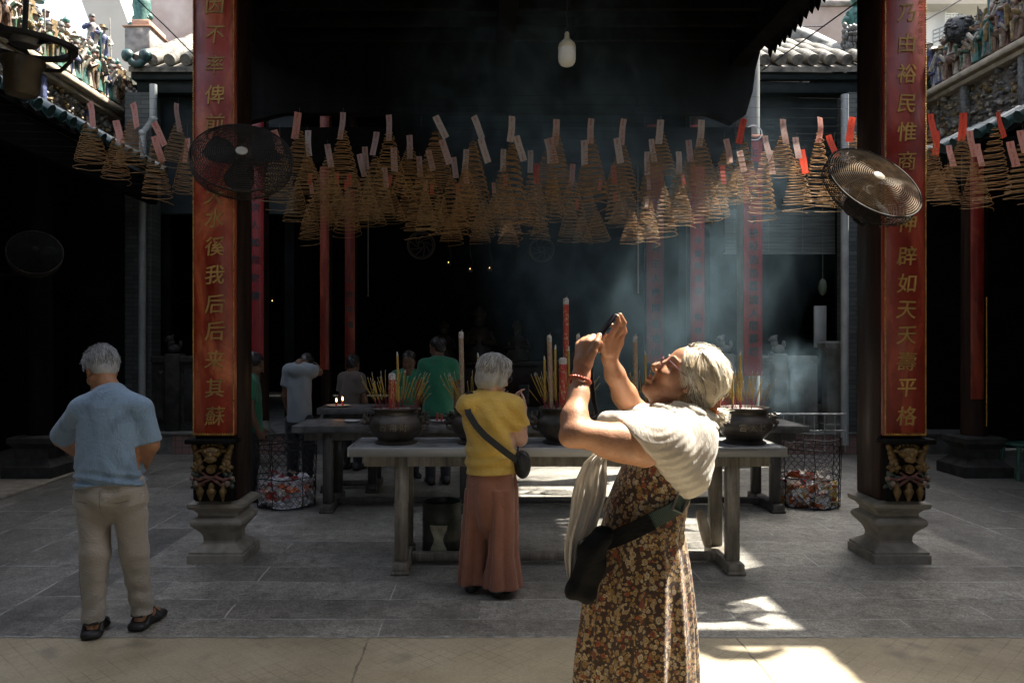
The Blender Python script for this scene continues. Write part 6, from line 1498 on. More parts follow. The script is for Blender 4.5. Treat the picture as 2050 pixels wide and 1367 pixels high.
        inside = M_fl.math('LESS_THAN', d, M_fl.math('ADD', M_fl.math('MULTIPLY', sx.outputs[1], .16), r)); has = M_fl.math('GREATER_THAN', sx.outputs[2], .16)
        return M_fl.mix(M_fl.math('MULTIPLY', inside, has), col, fl)
    leaf = M_fl.n('ShaderNodeTexVoronoi', Scale=75., Randomness=1.); M_fl.l(v2, leaf.inputs['Vector'])
    c = M_fl.mix(M_fl.math('LESS_THAN', leaf.outputs['Distance'], .33), base, M_fl.ramp(M_fl.noise(v, 25, 2), [(.42,(.28,.16,.05)),(.5,(.12,.09,.035)),(.58,(.36,.25,.13))], 'CONSTANT'))
    st = [(0,(.40,.27,.13)),(.34,(.30,.07,.016)),(.42,(.46,.36,.23)),(.62,(.30,.16,.045)),(.84,(.20,.04,.012)),(.90,(.36,.25,.12))]
    c = flowers(c, 62, .34, (3.1,0,0), st); c = flowers(c, 46, .30, (0,1.7,.4), st); c = flowers(c, 34, .25, (.6,.3,2.4), st)
    M_fl = M_fl.bsdf(c, .8, 0, M_fl.noise(v, 500, 2), .15, .003, Sheen_Weight=.15)
    rows_ = [(893,1266,1400,.150),(905,1262,1399,.152),(930,1249,1395,.155),(955,1237,1388,.152),(985,1223,1380,.148),(1020,1211,1372,.148),(1064,1201,1367,.155),(1107,1193,1375,.170),(1150,1181,1380,.188),(1200,1169,1385,.202),(1280,1161,1390,.220),(1367,1152,1394,.236),(1450,1144,1399,.250),(1540,1136,1403,.262),(1600,1130,1406,.27)]
    zs = [ZA(r[0],Y0) for r in rows_][::-1]; cxs = [(p(r[1],0).x+p(r[2],0).x)/2 for r in rows_][::-1]; hxs = [(p(r[2],0).x-p(r[1],0).x)/2 for r in rows_][::-1]; hys = [r[3] for r in rows_][::-1]
    rnd = random.Random(4); NP = 15; ang0 = np.sort(np.array([2*PI*(i+rnd.uniform(-.28,.28))/NP for i in range(NP)])); amp0 = np.array([rnd.uniform(.55,1.25) for _ in range(NP)])
    N = 300; th = np.linspace(0, 2*PI, N, endpoint=False); mb = MB(); rs = []
    for z in np.linspace(.09, zs[-1], 90):
        cx = np.interp(z, zs, cxs); hx = np.interp(z, zs, hxs); hy = np.interp(z, zs, hys)
        g = np.clip((1.12-z)/.75, 0, 1)**.8; fold = np.zeros(N)
        for a, am in zip(ang0, amp0):
            a2 = a+.05*math.sin(z*5+a*3); dd = np.abs((th-a2+PI) % (2*PI)-PI); fold += am*np.exp(-(dd/(.085+.02*g))**2)
        cr = .0035*np.sin(z*60+3*np.sin(th*3)+th*5)*np.exp(-((z-1.08)/.10)**2)
        rr = 1+.0*th; off = (fold-.42)*.034*g+cr+.0025*np.sin(th*23+z*14)*np.clip(1.3-z,0,1)
        rs.append([(cx+(hx-.012*g+off[i])*math.cos(th[i]), Y0+(hy-.012*g+off[i])*math.sin(th[i]), z) for i in range(N)])
    mb.rings(rs, False); dress = obj('dress', mb, M_fl, t, 'all')
    mb = MB()
    for Yb in (2.62,): mb.tube([p(1290,905,Yb-.06), p(1305,870,Yb-.04), p(1330,850,Yb)], .008, 6)
    obj('dress_strap', mb, M_fl, dress)
    # webbing strap round the hip and the black bag
    M_web = NT('dark_green_webbing'); vv = M_web.co('Object', (1,1,1), (0,R(33),0)); wv = M_web.n('ShaderNodeTexWave', wave_type='BANDS', bands_direction='X', Scale=55.); M_web.l(vv, wv.inputs['Vector'])
    M_web = M_web.bsdf(M_web.ramp(wv.outputs['Fac'], [(.3,(.004,.014,.012)),(.7,(.014,.048,.038))]), .5, 0, wv.outputs['Fac'], .5, .004)
    M_blk = cloth('black_canvas', (.006,.006,.0065), .3, .9, 420, 7, .5, None, 0); M_blk.node_tree.nodes['Principled BSDF'].inputs['Specular IOR Level'].default_value = .15
    def onhip(x, y, out=.012):
        z = ZA(y, Y0); cx = np.interp(z, zs, cxs); hx = np.interp(z, zs, hxs)+out; hy = np.interp(z, zs, hys)+out
        X = p(x, y, Y0-hy*.8).x; s = max(-1, min(1, (X-cx)/hx)); return Vector((X, Y0-hy*math.sqrt(max(0,1-s*s))-.004, ZA(y, Y0-hy*.8)))
    def band(pts, wd, th_, m, name, par):
        mb = MB(); L = []; n = len(pts)
        for i, c in enumerate(pts):
            d = (pts[min(i+1,n-1)]-pts[max(i-1,0)]).normalized(); o = Vector((c.x-np.interp(c.z,zs,cxs), c.y-Y0, 0)).normalized(); a = d.cross(o).normalized()*wd
            L.append([c+a+o*th_, c-a+o*th_, c-a-o*th_, c+a-o*th_])
        mb.rings(L, True, True); return obj(name, mb, m, par, False)
    pts = [onhip(x, y) for x, y in ((1374,985),(1366,1000),(1352,1012),(1335,1022),(1315,1030),(1295,1040),(1286,1045))]; band(pts, .025, .003, M_web, 'bag_strap', t)
    pts = [onhip(x, y, .015) for x, y in ((1300,1038),(1280,1049),(1260,1061),(1240,1074),(1222,1086),(1208,1098))]; band(pts, .027, .004, M_blk, 'bag_strap', t)
    mb = MB(); c = onhip(1360,1003,.018); M = Matrix.Translation(c) @ basis(Vector((.35,-.9,0)), R(-24)); 
    mb.tube([M @ Vector(v_) for v_ in ((-.020,-.030,0),(.020,-.030,0),(.020,.030,0),(-.020,.030,0),(-.020,-.030,0))], .004, 6); obj('strap_buckle', mb, M_steel, t)
    Bg = Body(.006)
    for (x0,y0,x1,y1,r) in ((1204,1066,1178,1100,.026),(1208,1080,1184,1140,.028),(1178,1100,1150,1178,.028),(1190,1130,1172,1182,.026),(1150,1180,1178,1190,.020)): Bg.cap(p(x0,y0,2.545), p(x1,y1,2.55), r, r, .035, False, ((0,1,0),1.15))
    bag = Bg.build('shoulder_bag', M_blk, None, (), lambda pp: .004*np.sin(pp[...,2]*60-pp[...,0]*70+3*vnoise(pp,9,2.))); tag(bag, 'slack black canvas bag hanging at the hip of the woman in the floral dress', 'bag')
    # scarf: wrapped cloth over neck, shoulders and back
    M_sc = NT('cream_gauze'); v = M_sc.co('Object'); b = M_sc.n('ShaderNodeBsdfPrincipled', Roughness=.9); col = M_sc.ramp(M_sc.noise(v, 7, 4), [(.3,(.58,.53,.45)),(.7,(.68,.63,.55))]); M_sc.l(col, b.inputs['Base Color']); b.inputs['Sheen Weight'].default_value = .3
    h = M_sc.math('ADD', M_sc.math('ADD', M_sc.noise(M_sc.co('Object',(1,1,.16),(0,R(-38),0)), 42, 5, .65, 1.6), M_sc.math('MULTIPLY', M_sc.noise(M_sc.co('Object',(1,1,.3),(R(20),R(25),0)), 20, 4, .6, 1.2), .9)), M_sc.math('MULTIPLY', M_sc.noise(v, 500, 2), .1)); bp = M_sc.n('ShaderNodeBump', Strength=.5, Distance=.012); M_sc.l(h, bp.inputs['Height']); M_sc.l(bp.outputs[0], b.inputs['Normal'])
    tr = M_sc.n('ShaderNodeBsdfTranslucent'); M_sc.l(col, tr.inputs['Color']); mx = M_sc.n('ShaderNodeMixShader', Fac=.34); M_sc.l(b.outputs[0], mx.inputs[1]); M_sc.l(tr.outputs[0], mx.inputs[2]); M_sc.l(mx.outputs[0], M_sc.out.inputs['Surface']); M_sc = M_sc.m
    S = Body(.005)
    S.cap(sN+Vector((.0,0,0)), p(1262,878,2.49), .080, .074, .04); S.cap(sF, p(1275,842,2.90), .080, .068, .04)
    S.cap(p(1350,858,2.62), p(1388,880,2.62), .085, .075, .05); S.cap(p(1350,852,2.80), p(1388,880,2.78), .085, .075, .05)
    S.cap(p(1385,870,2.60), p(1380,945,2.60), .066, .064, .05); S.cap(p(1385,870,2.80), p(1380,945,2.80), .066, .064, .05); S.cap(p(1388,872,2.70), p(1384,940,2.70), .066, .064, .05)
    S.cap(p(1345,915,2.535), p(1378,952,2.57), .060, .058, .05); S.cap(p(1392,900,2.57), p(1372,972,2.585), .045, .030, .04); S.cap(p(1400,905,2.70), p(1388,962,2.70), .045, .04, .04)
    S.cap(p(1330,848,2.66), p(1215,842,2.74), .045, .034, .04); S.cap(p(1325,850,2.74), p(1220,846,2.82), .05, .034, .04); S.cap(p(1300,842,2.60), p(1250,850,2.56), .045, .034, .03)
    clipn = Vector((-.80,0,-.60)); pt = p(1312,925,2.5)
    def disp(pp):
        x, y, z = pp[...,0], pp[...,1], pp[...,2]; cx, cz = p(1300,800).x, ZA(800,2.6)
        r = np.sqrt((x-cx)**2+((z-cz)*1.0)**2); a = np.arctan2(z-cz, x-cx)
        d = .0022*np.sin(r*235+3.4*vnoise(pp,5,1.)+a*6)*np.clip(.5+vnoise(pp,6,4.),0,1)+.0034*np.sin(r*76-a*2+3.0*vnoise(pp,3.5,3.))*np.clip(.45+vnoise(pp,4,9.),0,1)
        return d*np.clip((x-p(1225,0).x)*8,.35,1)
    sc = S.build('scarf', M_sc, t, [((pt.x,0,pt.z),(-.77,0,-.64))], disp) if False else None
    # hem: cut along the slanting lower edge by subtracting a slab below it
    def slab(pp):
        e0, e1, e2 = p(1236,850,2.5), p(1290,905,2.5), p(1352,998,2.52)
        x, z = pp[...,0], pp[...,2]
        def side(a, b_): d = (b_-a); n = Vector((-d.z,0,d.x)).normalized(); return (x-a.x)*n.x+(z-a.z)*n.z
        s1 = side(e0, e1); s2 = side(e1, e2); below = np.maximum(s1, s2) if True else s1
        return below
    e0, e1, e2 = p(1236,846,2.5), p(1292,912,2.5), p(1350,996,2.52)
    d1 = (e1-e0); d2 = (e2-e1)
    def fsub(pp):
        x, y, z = pp[...,0], pp[...,1], pp[...,2]
        def sd_(a, d): n = Vector((-d.z,0,d.x)).normalized(); n = -n if n.z > 0 else n; return (x-a.x)*n.x+(z-a.z)*n.z
        dd = np.maximum(sd_(e0, d1), sd_(e1, d2))
        wob = .006*np.sin(x*70+z*40)
        far = np.where(y > 2.66, -.2, 0)
        return -(dd+wob)+np.where(y > 2.655, .3, 0)
    S.pr.append((fsub, np.array([p(1180,0).x,2.2,1.1]), np.array([p(1380,0).x,2.66,1.45]), .004, True))
    S.cap(p(1320,835,2.70), p(1200,905,2.72), .0, .0, .001)if False else None
    sc = S.build('scarf', M_sc, t, (), disp, 1)
    # neck roll
    Nr = Body(.005); pts = [(1318,826,2.70,.024),(1322,830,2.625,.026),(1350,830,2.60,.028),(1385,834,2.605,.030),(1407,842,2.65,.030),(1412,845,2.70,.030),(1407,842,2.76,.030),(1385,832,2.795,.028),(1345,826,2.785,.026),(1318,826,2.70,.024)]
    for a, b_ in zip(pts[:-1], pts[1:]): Nr.cap(p(*a[:3]), p(*b_[:3]), a[3]*1.25, b_[3]*1.25, .02)
    for a, b_ in zip(pts[:-1], pts[1:]): Nr.cap(p(a[0],a[1]+14,Y0+(a[2]-Y0)*1.18), p(b_[0],b_[1]+14,Y0+(b_[2]-Y0)*1.18), a[3]*1.2, b_[3]*1.2, .015)
    Nr.build('scarf_roll', M_sc, sc, (), lambda pp: .0045*np.sin((pp[...,2]+.35*pp[...,0])*190+2.2*vnoise(pp,9,1.))+.003*np.sin(pp[...,2]*95+pp[...,1]*60))
    # hanging end of the scarf in front
    edge = [(905,1190,1222),(925,1168,1216),(960,1154,1214),(1000,1144,1211),(1040,1138,1200),(1080,1132,1188),(1120,1131,1174),(1150,1134,1160),(1165,1137,1146)]
    g = []; n = 34
    zz_ = np.linspace(905, 1165, 40)
    for y in zz_:
        l = np.interp(y, [e[0] for e in edge], [e[1] for e in edge]); r_ = np.interp(y, [e[0] for e in edge], [e[2] for e in edge]); row = []
        for i in range(n):
            s_ = i/(n-1); x = l+(r_-l)*s_; Yq = 2.60+.022*math.sin(s_*17+y*.006)+.012*math.sin(s_*31+y*.013+1)+.03*s_; row.append(p(x+1.5*math.sin(y*.05+s_*3), y, Yq))
        g.append(row)
    mb = MB(); back = [[Vector((c_.x, c_.y+.0025, c_.z)) for c_ in r_] for r_ in g]; mb.rings(g, False, False); mb.rings(back, False, False); mb.rings([g[0], back[0]], False, False); mb.rings([g[-1], back[-1]], False, False); mb.rings([[r_[0] for r_ in g],[r_[0] for r_ in back]], False, False); mb.rings([[r_[-1] for r_ in g],[r_[-1] for r_ in back]], False, False)
    obj('scarf_end', mb, M_sc, sc, 'all')
    mb = MB(); mb.tube([p(1404,846,2.60), p(1408,868,2.575), p(1411,890,2.565)], [.004,.007,.012], 8); mb.tube([p(1411,888,2.565), p(1413,905,2.562)], [.013,.006], 8); obj('scarf_tassel', mb, M_sc, sc)
    # hair
    hm = hairmats([(.66,.57,.42),(.46,.38,.27),(.80,.74,.62),(.27,.21,.135),(.17,.125,.08)])
    fv = fwd.normalized(); uv = (up-fv*up.dot(fv)).normalized(); lv = uv.cross(fv); Rm = np.array([[fv.x,uv.x,lv.x],[fv.y,uv.y,lv.y],[fv.z,uv.z,lv.z]])
    H = Body(.005); H.ell(q(-.018,.032), [.099,.092,.082], Rm, .02); H.ell(q(-.060,.0), [.050,.054,.058], Rm, .04); H.cap(q(-.085,-.008), q(-.135,-.026), .030, .012, .03)
    H.ell(q(.12,-.035), [.105,.105,.12], Rm, .01, True); H.ell(q(.055,-.075), [.065,.06,.12], Rm, .01, True)
    hb = H.build('hair', hm[1], t)
    rnd = random.Random(12); ps = []
    tie = Vector((-.142,-.028,0)); ctr = Vector((-.02,.034,0)); rad = Vector((.106,.100,.090))
    cols = []
    for lk_ in range(520):                                      # hair gathered in locks of a dozen strands
        d0 = rnd.choice([-1,1]); a = rnd.random(); b0 = rnd.random(); kind = 0 if a < .42 else (1 if a < .54 else 2)
        st_ = Vector((rnd.uniform(-.09,.07), .12, d0*rnd.uniform(.0,.10))); lift0 = rnd.uniform(.98,1.10); sag0 = rnd.uniform(-.14,.12); wph = rnd.uniform(0,6); wam0 = rnd.uniform(0,.045); ez = rnd.uniform(-.12,.12); c0 = rnd.choice([0,1,1,2,2,3,4,4,5])
        for j_ in range(12):
            b_ = max(0, min(1, b0+rnd.gauss(0,.02))); jj = lambda q_: rnd.gauss(0, q_)
            if kind == 0: hl = Vector((.078-.075*b_**1.3, .080-.115*b_, d0*(.008+.075*min(1,b_*1.25))))
            elif kind == 1: hl = Vector((-.01-.09*b_, -.045-.015*math.sin(b_*PI), d0*(.075-.05*b_)))
            else: hl = st_+Vector((jj(.006), 0, jj(.005)))
            e = Vector(((hl.x-ctr.x)/rad.x, (hl.y-ctr.y)/rad.y, (hl.z-ctr.z)/rad.z)).normalized(); te = Vector(((tie.x-ctr.x)/rad.x, (tie.y-ctr.y)/rad.y, ez+jj(.015))).normalized()
            pts = []; lift = lift0+jj(.010); sag = sag0+jj(.012); wam = wam0+jj(.004); n_ = 10; om = math.acos(max(-1,min(1,e.dot(te)))) or .01
            for k_ in range(n_+1):
                w_ = k_/n_; d = (e*math.sin((1-w_)*om)+te*math.sin(w_*om))/math.sin(om); d = (d+Vector((0,sag*math.sin(PI*w_),.07*d0*math.sin(PI*w_)))).normalized()
                R_ = 1+(lift-1)*math.sin(PI*min(1,w_*1.25+.12))+wam*math.sin(w_*11+wph)*math.sin(PI*w_); d = (d+Vector((0,0,wam*1.8*math.sin(w_*9+wph*2)))).normalized()
                pos = Vector((ctr.x+rad.x*d.x*R_, ctr.y+rad.y*d.y*R_, ctr.z+rad.z*d.z*R_))
                if w_ > .72: pos = pos.lerp(tie+Vector((0,jj(.006),jj(.006))), ((w_-.72)/.28)**1.2)
                pts.append(q(*pos))
            ps.append(pts); cols.append(c0)
    for i in range(140):                                        # loose locks in front of the ear and flyaways over the crown
        if i < 110:
            z0 = rnd.choice([-1,-1,1]); s0 = Vector((.045+rnd.uniform(-.03,.02), .052+rnd.uniform(-.035,.025), z0*.080)); sw = rnd.uniform(.6,1.5); pts = [q(s0.x-.0135*sw*k_-.006*math.sin(k_*.9+i*.1), s0.y-.0155*k_, s0.z+z0*(.006*math.sin(k_*.8+i*.2)+.004)) for k_ in range(9)]
        else:
            az = rnd.uniform(-2.6,2.6); el_ = rnd.uniform(.2,1.4); d = Vector((math.cos(el_)*math.cos(az), math.sin(el_), math.cos(el_)*math.sin(az))); s0 = Vector((ctr.x+rad.x*d.x,ctr.y+rad.y*d.y,ctr.z+rad.z*d.z)); tv = Vector((-.9,rnd.uniform(-.5,.4),rnd.uniform(-.5,.5))); pts = [q(*(s0+tv*.006*k_+d*(.0010*k_-.0003*k_*k_))) for k_ in range(8)]
        ps.append(pts)
    strands('hair_strand', ps, .00135, [hm[0],hm[2],hm[2],hm[1],hm[0],hm[3]], hb, 3, 3, cols)
    ps = []
    for i in range(260):                                        # fine stray hairs standing off the crown and nape
        az = rnd.uniform(-PI,PI); el_ = rnd.uniform(-.3,1.5); d = Vector((math.cos(el_)*math.cos(az), math.sin(el_), math.cos(el_)*math.sin(az)))
        if d.x > .55 and d.y < .5: continue
        s0 = Vector((ctr.x+rad.x*d.x*1.02, ctr.y+rad.y*d.y*1.02, ctr.z+rad.z*d.z*1.02)); tv = Vector((-.8,rnd.uniform(-.7,.3),rnd.uniform(-.5,.5))); tv = (tv-d*tv.dot(d)).normalized(); L = rnd.uniform(.02,.05); hi_ = rnd.uniform(.004,.014)
        ps.append([q(*(s0+tv*L*w_+d*(hi_*math.sin(PI*min(1,w_*.85))))) for w_ in (0,.2,.4,.6,.8,1.)])
    strands('stray_hair', ps, .0006, [hm[0],hm[2]], hb, 6)
    ps = []
    for i in range(420):
        s0 = tie+Vector((rnd.uniform(-.012,.004), rnd.uniform(-.013,.013), rnd.uniform(-.013,.013))); dr = Vector((-1, rnd.uniform(-.15,.75), rnd.uniform(-.28,.28))).normalized(); L = rnd.uniform(.030,.062); cu = Vector((0,rnd.uniform(-.6,.5),rnd.uniform(-.3,.3)))
        ps.append([q(*(s0+dr*L*k_/6+cu*L*(k_/6)**2*.6)) for k_ in range(7)])
    strands('ponytail', ps, .0014, [hm[0],hm[2],hm[1]], hb, 4)
    mb = MB(); T = Matrix.Translation(q(*tie)) @ basis(q(tie.x-.1,tie.y-.02,0)-q(*tie))
    for k_ in range(4): ring(mb, .017+.002*(k_%2), -.012+.008*k_, .0065, T, 20, 6)
    for k_ in range(12): a = k_*.55; mb.ball(T @ Vector((.022*math.cos(a),.022*math.sin(a),-.01+.002*k_)), .007, 7, 5)
    obj('hair_tie', mb, pm('orange_hair_tie', (.50,.16,.03), .6, 0, .5, 60), hb)
    # glasses
    mb = MB(); M_gl = pm('pink_spectacle_rim', (.15,.055,.075), .25, 0, .2, 30, .05)
    for d in (-1, 1):
        M = Matrix.Translation(q(.108,-.018,d*.034)) @ basis(fwd, 0); n_ = 26
        mb.tube([M @ Vector((.025*math.cos(2*PI*i/n_), .020*math.sin(2*PI*i/n_), 0)) for i in range(n_+1)], .0013, 6); mb.tube([q(.104,-.008,d*.060), q(.045,-.010,d*.079), q(.0,-.008,d*.084), q(-.012,-.022,d*.084)], .0014, 6)
    mb.tube([q(.110,-.012,-.010), q(.114,-.009,0), q(.110,-.012,.010)], .0024, 6); o = obj('glasses', mb, M_gl, t)
    mb = MB(); M = None; c = q(-.004,-.062,.078)
    for s_ in (1,): mb.tube([c+Vector((.013*math.sin(a),.002,.013*math.cos(a)-.012)) for a in np.linspace(0,2*PI,20)], .0016, 6)
    obj('earring', mb, M_gold, t)
    mb = MB()                                                    # lips and brow hair
    mb.tube([q(.0985,-.084,-.018), q(.1025,-.083,0), q(.0985,-.084,.018)], [.002,.0045,.002], 6); mb.tube([q(.096,-.097,-.016), q(.100,-.098,0), q(.096,-.097,.016)], [.002,.005,.002], 6); obj('lips', mb, pm('lips', (.42,.15,.12), .4, 0, .1, 30), t)
    mb = MB()
    for d in (-1,1): mb.tube([q(.096,.014,d*.014), q(.094,.019,d*.033), q(.080,.014,d*.052)], [.003,.0035,.002], 6)
    obj('eyebrow', mb, hm[1], t)
    # bead bracelet
    ax = (wN-p(1158,790,2.52)).normalized(); M = Matrix.Translation(p(1160,763,2.54)) @ basis(ax); mb = MB()
    for k_ in range(22): a = 2*PI*k_/22; mb.ball(M @ Vector((.0335*math.cos(a),.0335*math.sin(a),.003*math.sin(a*2))), .0062, 8, 6)
    obj('bead_bracelet', mb, pm('amber_beads', (.28,.045,.015), .22, 0, .4, 80, .1), t)
    # phone with wrist cord
    a, b_ = p(1187,693,2.655), p(1231,629,2.675); d = (b_-a).normalized(); c = (a+b_)/2; n_ = d.cross(Vector((0,1,0))).normalized(); M = Matrix((( d.x,0,n_.x,c.x),(d.y,1,n_.y,c.y),(d.z,0,n_.z,c.z),(0,0,0,1))); L = (b_-a).length/2
    mb = MB(); mb.box((-L,-.037,-.0045), (L,.037,.0045), M, .004); ph = obj('phone', mb, pm('black_phone_case', (.014,.013,.02), .22, .2, .1, 10, .02)); tag(ph, 'phone in a black case held overhead by the woman in the floral dress', 'phone')
    s_ = 1 if (M @ Vector((0,0,1))-c).x > 0 else -1
    mb = MB(); mb.box((-L+.004,-.034,.0047*s_ if s_ > 0 else -.0053), (L-.004,.034,.0053 if s_ > 0 else -.0047), M); obj('screen', mb, pm('phone_glass', (.05,.05,.08), .08, 0, .05, 3, 0), ph)
    mb = MB(); mb.box((L-.03,-.03,(-.0075 if s_ > 0 else .0047)), (L-.004,-.006,(-.0047 if s_ > 0 else .0075)), M, .002); obj('camera_bump', mb, pm('lens_black', (.02,.02,.03), .1), ph)
    for dx in (0, 1):
        mb = MB(); mb.tube([p(1186,696,2.62), p(1184,735,2.60), p(1184+dx*3,765,2.60), p(1186+dx*5,800,2.60), p(1194+dx*2,828,2.60)], [.003,.0055,.0042,.004,.004], 7); obj('wrist_cord', mb, M_blk, ph)
front()
# ---------------------------------------------------------------- people farther back in the hall
M_skind = skin_mat('shade_darkened_skin', (.15,.075,.042), (.11,.05,.03))  # brown skin darkened to stand in for the hall's shade
def back_person(label, x, Y, zs, face, shirt, trous, hairc, hw=.20, armsR=None, armsL=None, headf=None, lean=0.0, skin=None, feet=0.0, hood=False, longs=False):
    t = thing('person', label, 'person', (x, Y, feet)); skin = skin or M_skind
    f = Vector((math.sin(face), math.cos(face), 0)); r = Vector((f.y, -f.x, 0)); c = Vector((x, Y, 0)); Z = lambda z: Vector((0,0,z))
    k = zs/1.42
    B = Body(.011); hc = c+Z(zs+.155*k-lean*.75)+f*(.04+lean); q = head(B, hc, headf or (f+Vector((0,0,-.25 if headf is None else 0))), (0,0,1), 1.0)
    nb = c+Z(zs+.03)+f*.01; B.cap(q(-.03,-.05), nb, .052, .06, .03)
    S = Body(.011); T = Body(.011)
    for sgn, arm in ((1, armsR), (-1, armsL)):
        s = c+r*sgn*hw*.86+Z(zs-.045); e, w = arm if arm else ((.06,.02,-.29),(.04,.10,-.50))
        e = s+r*sgn*e[0]+f*e[1]+Z(e[2]); w = s+r*sgn*w[0]+f*w[1]+Z(w[2])
        B.cap(nb-Z(.03), s, .04, .045, .03); B.cap(s, e, .05, .042, .02); B.cap(e, w, .041, .027, .015)
        d = (w-e).normalized(); hand(B, w, d, (-r*sgn+f*.3), sgn)
        S.cap(nb-Z(.02), s, .06, .065, .04); e2 = s.lerp(e, .72 if not longs else 1.0); S.cap(s, e2, .072, .072, .035)
        if longs: S.cap(e, e.lerp(w,.9), .066, .045, .02)
        else: S.cut(s.lerp(e,.62), e-s, .1, .2)
    hz = feet+.86*k
    B.loft([((x,Y,zs-.02),hw*.7,.09),((x,Y,hz),hw*.7,.10)], .05, None, tuple(f))
    S.loft([((x,Y,zs+.01),hw*.45,.08),((x,Y,zs-.06),hw*.9,.105),((x,Y,zs-.22),hw*.93,.125),((x,Y,hz+.02),hw*.92,.13),((x,Y,hz-.08),hw*1.0,.135)], .04, lambda p, a: .005*np.sin(a*5+2*np.sin(p[...,2]*9))*np.clip((zs-p[...,2])*3,0,1), tuple(f))
    if hood: S.ell(c+Z(zs-.04)-f*.10, (.10,.05,.07), None, .03)
    T.loft([((x,Y,hz+.04),hw*.85,.115),((x,Y,hz-.12),hw*.9,.125)], .05, None, tuple(f))
    for sgn in (1, -1):
        h_ = c+r*sgn*.085+Z(hz-.08); kn = c+r*sgn*.09+Z(feet+.46*k)+f*.02; an = c+r*sgn*.09+Z(feet+.07)
        B.cap(h_, kn, .07, .05, .03); B.cap(kn, an, .05, .035, .02); T.cap(h_, kn, .094, .075, .03); T.cap(kn, an, .074, .058, .02)
        shoe(an, f, M_dkshoe, t, 1.0, 'shoe', feet)
    B.build('body', skin, t); S.build('shirt', shirt, t, (), lambda p: .007*np.sin(p[...,2]*30+p[...,0]*18+5*vnoise(p,5,2.))*np.clip(.2+vnoise(p,6,5.),0,1)); T.build('trousers', trous, t)
    fv = Vector(headf or (f+Vector((0,0,-.25)))).normalized(); uv = (Vector((0,0,1))-fv*fv.z).normalized(); lv = uv.cross(fv); Rm = np.array([[fv.x,uv.x,lv.x],[fv.y,uv.y,lv.y],[fv.z,uv.z,lv.z]])
    Hb = Body(.008); Hb.ell(q(-.014,.036), [.104,.095,.084], Rm, .02); Hb.ell(q(-.05,-.02), [.055,.06,.066], Rm, .03); Hb.ell(q(.115,-.03), [.085,.078,.1], Rm, .012, True); Hb.build('hair', hairc, t, (), lambda p: .003*np.sin(p[...,0]*140+p[...,2]*90))
M_dkshoe = pm('dark_leather_shoe', (.012,.011,.011), .5); M_dkhair = pm('black_hair', (.010,.009,.009), .4, 0, .3, 60)
M_greenT = cloth('bottle_green_tshirt', (.018,.16,.085), .12); M_greyT = cloth('pale_grey_hooded_shirt', (.22,.255,.28), .1); M_palT = cloth('dull_beige_shirt', (.11,.09,.075), .15); M_navy = cloth('dark_trousers', (.018,.018,.022), .2)
up_ = ((.10,.10,-.05),(.02,.24,.02))
back_person('person with back turned in a pale grey hooded shirt, right of the left pillar', XA(600,9.0), 9.0, ZA(732,9.0)-.01, .15, M_greyT, M_navy, M_dkhair, .145, ((.07,.10,-.02),(-.02,.30,.02)), None, (.0,.45,-.9), .17, None, 0, True, False)
back_person('person with back turned in a bottle green t-shirt behind the second pot', XA(877,9.25), 9.25, ZA(722,9.25), -.25, M_greenT, M_navy, M_dkhair, .19, None, None, (-.75,.65,-.1))
back_person('smiling dark-haired person in a green shirt facing the pots', XA(816,9.75), 9.75, ZA(742,9.75)-.02, 2.75, M_greenT, M_navy, M_dkhair, .17, None, None, (-.1,-.98,-.15))
back_person('person in a green t-shirt mostly hidden behind the left pillar', XA(500,8.3), 8.3, ZA(752,8.3)-.02, 1.35, M_greenT, M_navy, M_dkhair, .185)
back_person('dim person in a beige shirt beyond the side table with candles', XA(704,10.3), 10.3, ZA(745,10.3)-.03, .4, M_palT, M_navy, M_dkhair, .145)
# altar deep in the hall
alt = thing('altar', 'dim altar with gilded seated figures deep in the dark hall', 'altar', (0.3, 16.5, .3)); x0 = XA(960,16.5)
mb = MB(); mb.box((x0-1.6,16.2,.316), (x0+1.6,17.4,1.15), None, .03); mb.box((x0-1.7,16.1,1.152), (x0+1.7,17.5,1.24), None, .02); obj('altar_table', mb, M_dkwood, alt)
for dx, s in ((0,1.0),(-.75,.75),(.8,.75)):
    mb = MB(); T = Matrix.Translation((x0+dx,16.8,1.242)) @ Matrix.Scale(s, 4)
    mb.lathe([(.34,0),(.36,.1),(.26,.25),(.22,.4),(.25,.55),(.16,.68),(.07,.72)], 14, T); mb.ball(T @ Vector((0,-.02,.82)), (.11*s,.12*s,.13*s)); mb.lathe([(.12,.9),(.15,.98),(.08,1.08),(.01,1.15)], 10, T)
    for g in (-1,1): mb.tube([T @ Vector((g*.22,0,.58)), T @ Vector((g*.30,-.14,.36)), T @ Vector((g*.06,-.26,.38))], [.07*s,.07*s,.05*s], 8)
    obj('deity_statue', mb, M_lan, alt)

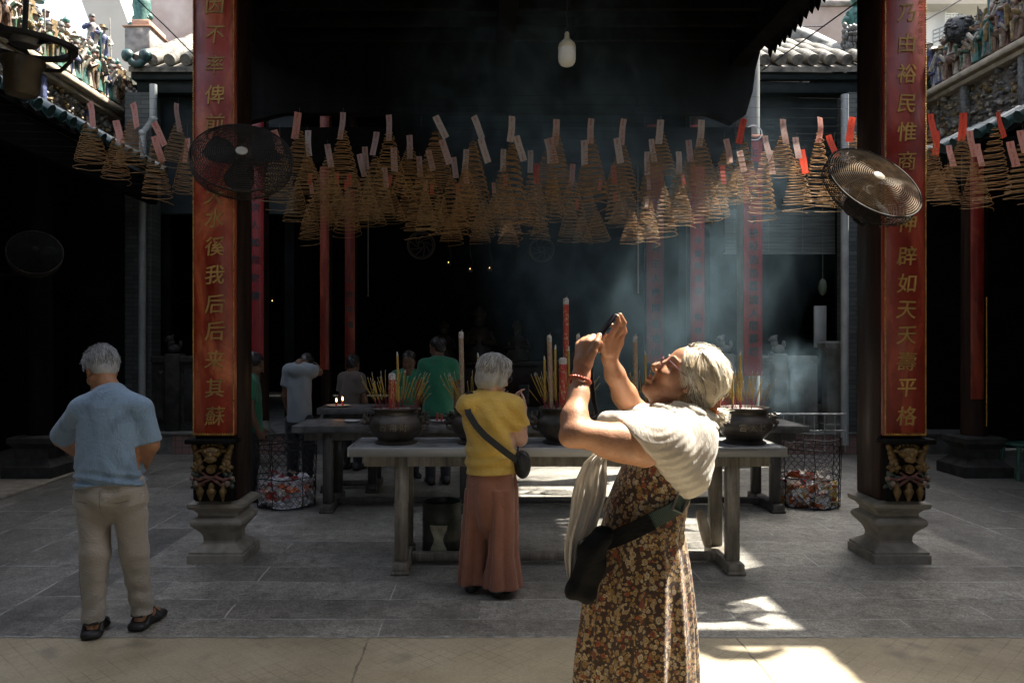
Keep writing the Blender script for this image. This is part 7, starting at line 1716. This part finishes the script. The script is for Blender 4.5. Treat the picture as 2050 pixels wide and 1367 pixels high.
M_dimflame = NT('oil_lamp_flame'); e_ = M_dimflame.n('ShaderNodeEmission', Strength=1.6); e_.inputs['Color'].default_value = (1,.5,.18,1); M_dimflame.l(e_.outputs[0], M_dimflame.out.inputs['Surface']); M_dimflame = M_dimflame.m
for i, (px, py, lab) in enumerate(((545,602,'tiny oil lamp glowing in the dark right of the left pillar'),(574,600,'faint oil lamp right of the tiny lamp by the left pillar'),(898,525,'tiny lamp glowing high in the dark hall above the leftmost pot'),(941,538,'tiny lamp glowing deep in the hall above the woman in yellow'),(980,536,'right-hand tiny lamp deep in the hall above the woman in yellow'))):
    c = P(px, py, 14.2); t = thing('oil_lamp', lab, 'lamp', c); T = Matrix.Translation(c)
    mb = MB(); mb.lathe([(.01,-.06),(.035,-.055),(.045,-.03),(.04,-.015),(.01,-.02)], 12, T); mb.tube([c+Vector((0,0,-.02)), c+Vector((.05,0,.1)), c+Vector((0,0,.3)), c+Vector((0,0,1.6))], .004, 5); obj('bowl', mb, M_lan, t)
    mb = MB(); mb.lathe([(.001,-.016),(.006,-.006),(.004,.004),(.001,.012)], 8, T); obj('flame', mb, M_dimflame, t)
# ================================================================== incense smoke drifting up through the sun shaft
def smoke(name, lo, hi, dens, base, sc, lo_r, hi_r, label, drift=(0,0,0), seed=0., col=(.46,.69,.83), step=None):
    t = NT(name+'_air'); tc = t.n('ShaderNodeTexCoord'); 
    v = t.co('Object', (1,1,.75), (R(12),R(-16),0), (seed,seed*.6,seed*1.3))
    nz = t.noise(v, sc, 6, .6, 1.9); f = t.ramp(nz, [(lo_r, 0.), (hi_r, 1.)], 'EASE')
    sx = t.n('ShaderNodeVectorMath', operation='SUBTRACT'); t.l(tc.outputs['Generated'], sx.inputs[0]); sx.inputs[1].default_value = (.5,.5,.5)
    ln = t.n('ShaderNodeVectorMath', operation='LENGTH'); t.l(sx.outputs[0], ln.inputs[0])
    fall = t.ramp(ln.outputs['Value'], [(.18, 1.), (.5, 0.)], 'EASE')
    d = t.math('MULTIPLY', t.math('ADD', t.math('MULTIPLY', f, dens), base), fall)
    pv = t.n('ShaderNodeVolumePrincipled'); pv.inputs['Color'].default_value = (*col, 1); pv.inputs['Anisotropy'].default_value = .1; t.l(d, pv.inputs['Density'])
    t.l(pv.outputs[0], t.out.inputs['Volume'])
    mb = MB(); c = (Vector(lo)+Vector(hi))/2; r = (Vector(hi)-Vector(lo))/2; mb.ball(c, tuple(r), 24, 16)
    o = obj(name, mb, t.m, None); o['kind'] = 'stuff'; tag(o, label, 'smoke'); return o
smoke('incense_smoke', (-.5,6.0,.5), (3.6,10.9,5.0), .20, .014, 1.6, .43, .76, 'blue-grey incense smoke rising through the sun shaft above the right pots', seed=2.2)
smoke('incense_smoke', (-1.2,6.6,2.6), (2.4,10.4,6.2), .42, .015, 1.5, .44, .72, 'thin dim smoke spreading under the roof behind the lamp bulb', seed=5.1)
smoke('incense_smoke', (2.0,6.0,.95), (3.1,7.4,1.75), 0.45, .0, 3.6, .46, .66, 'pale wisp of smoke curling right of the rightmost pot', seed=1.1)
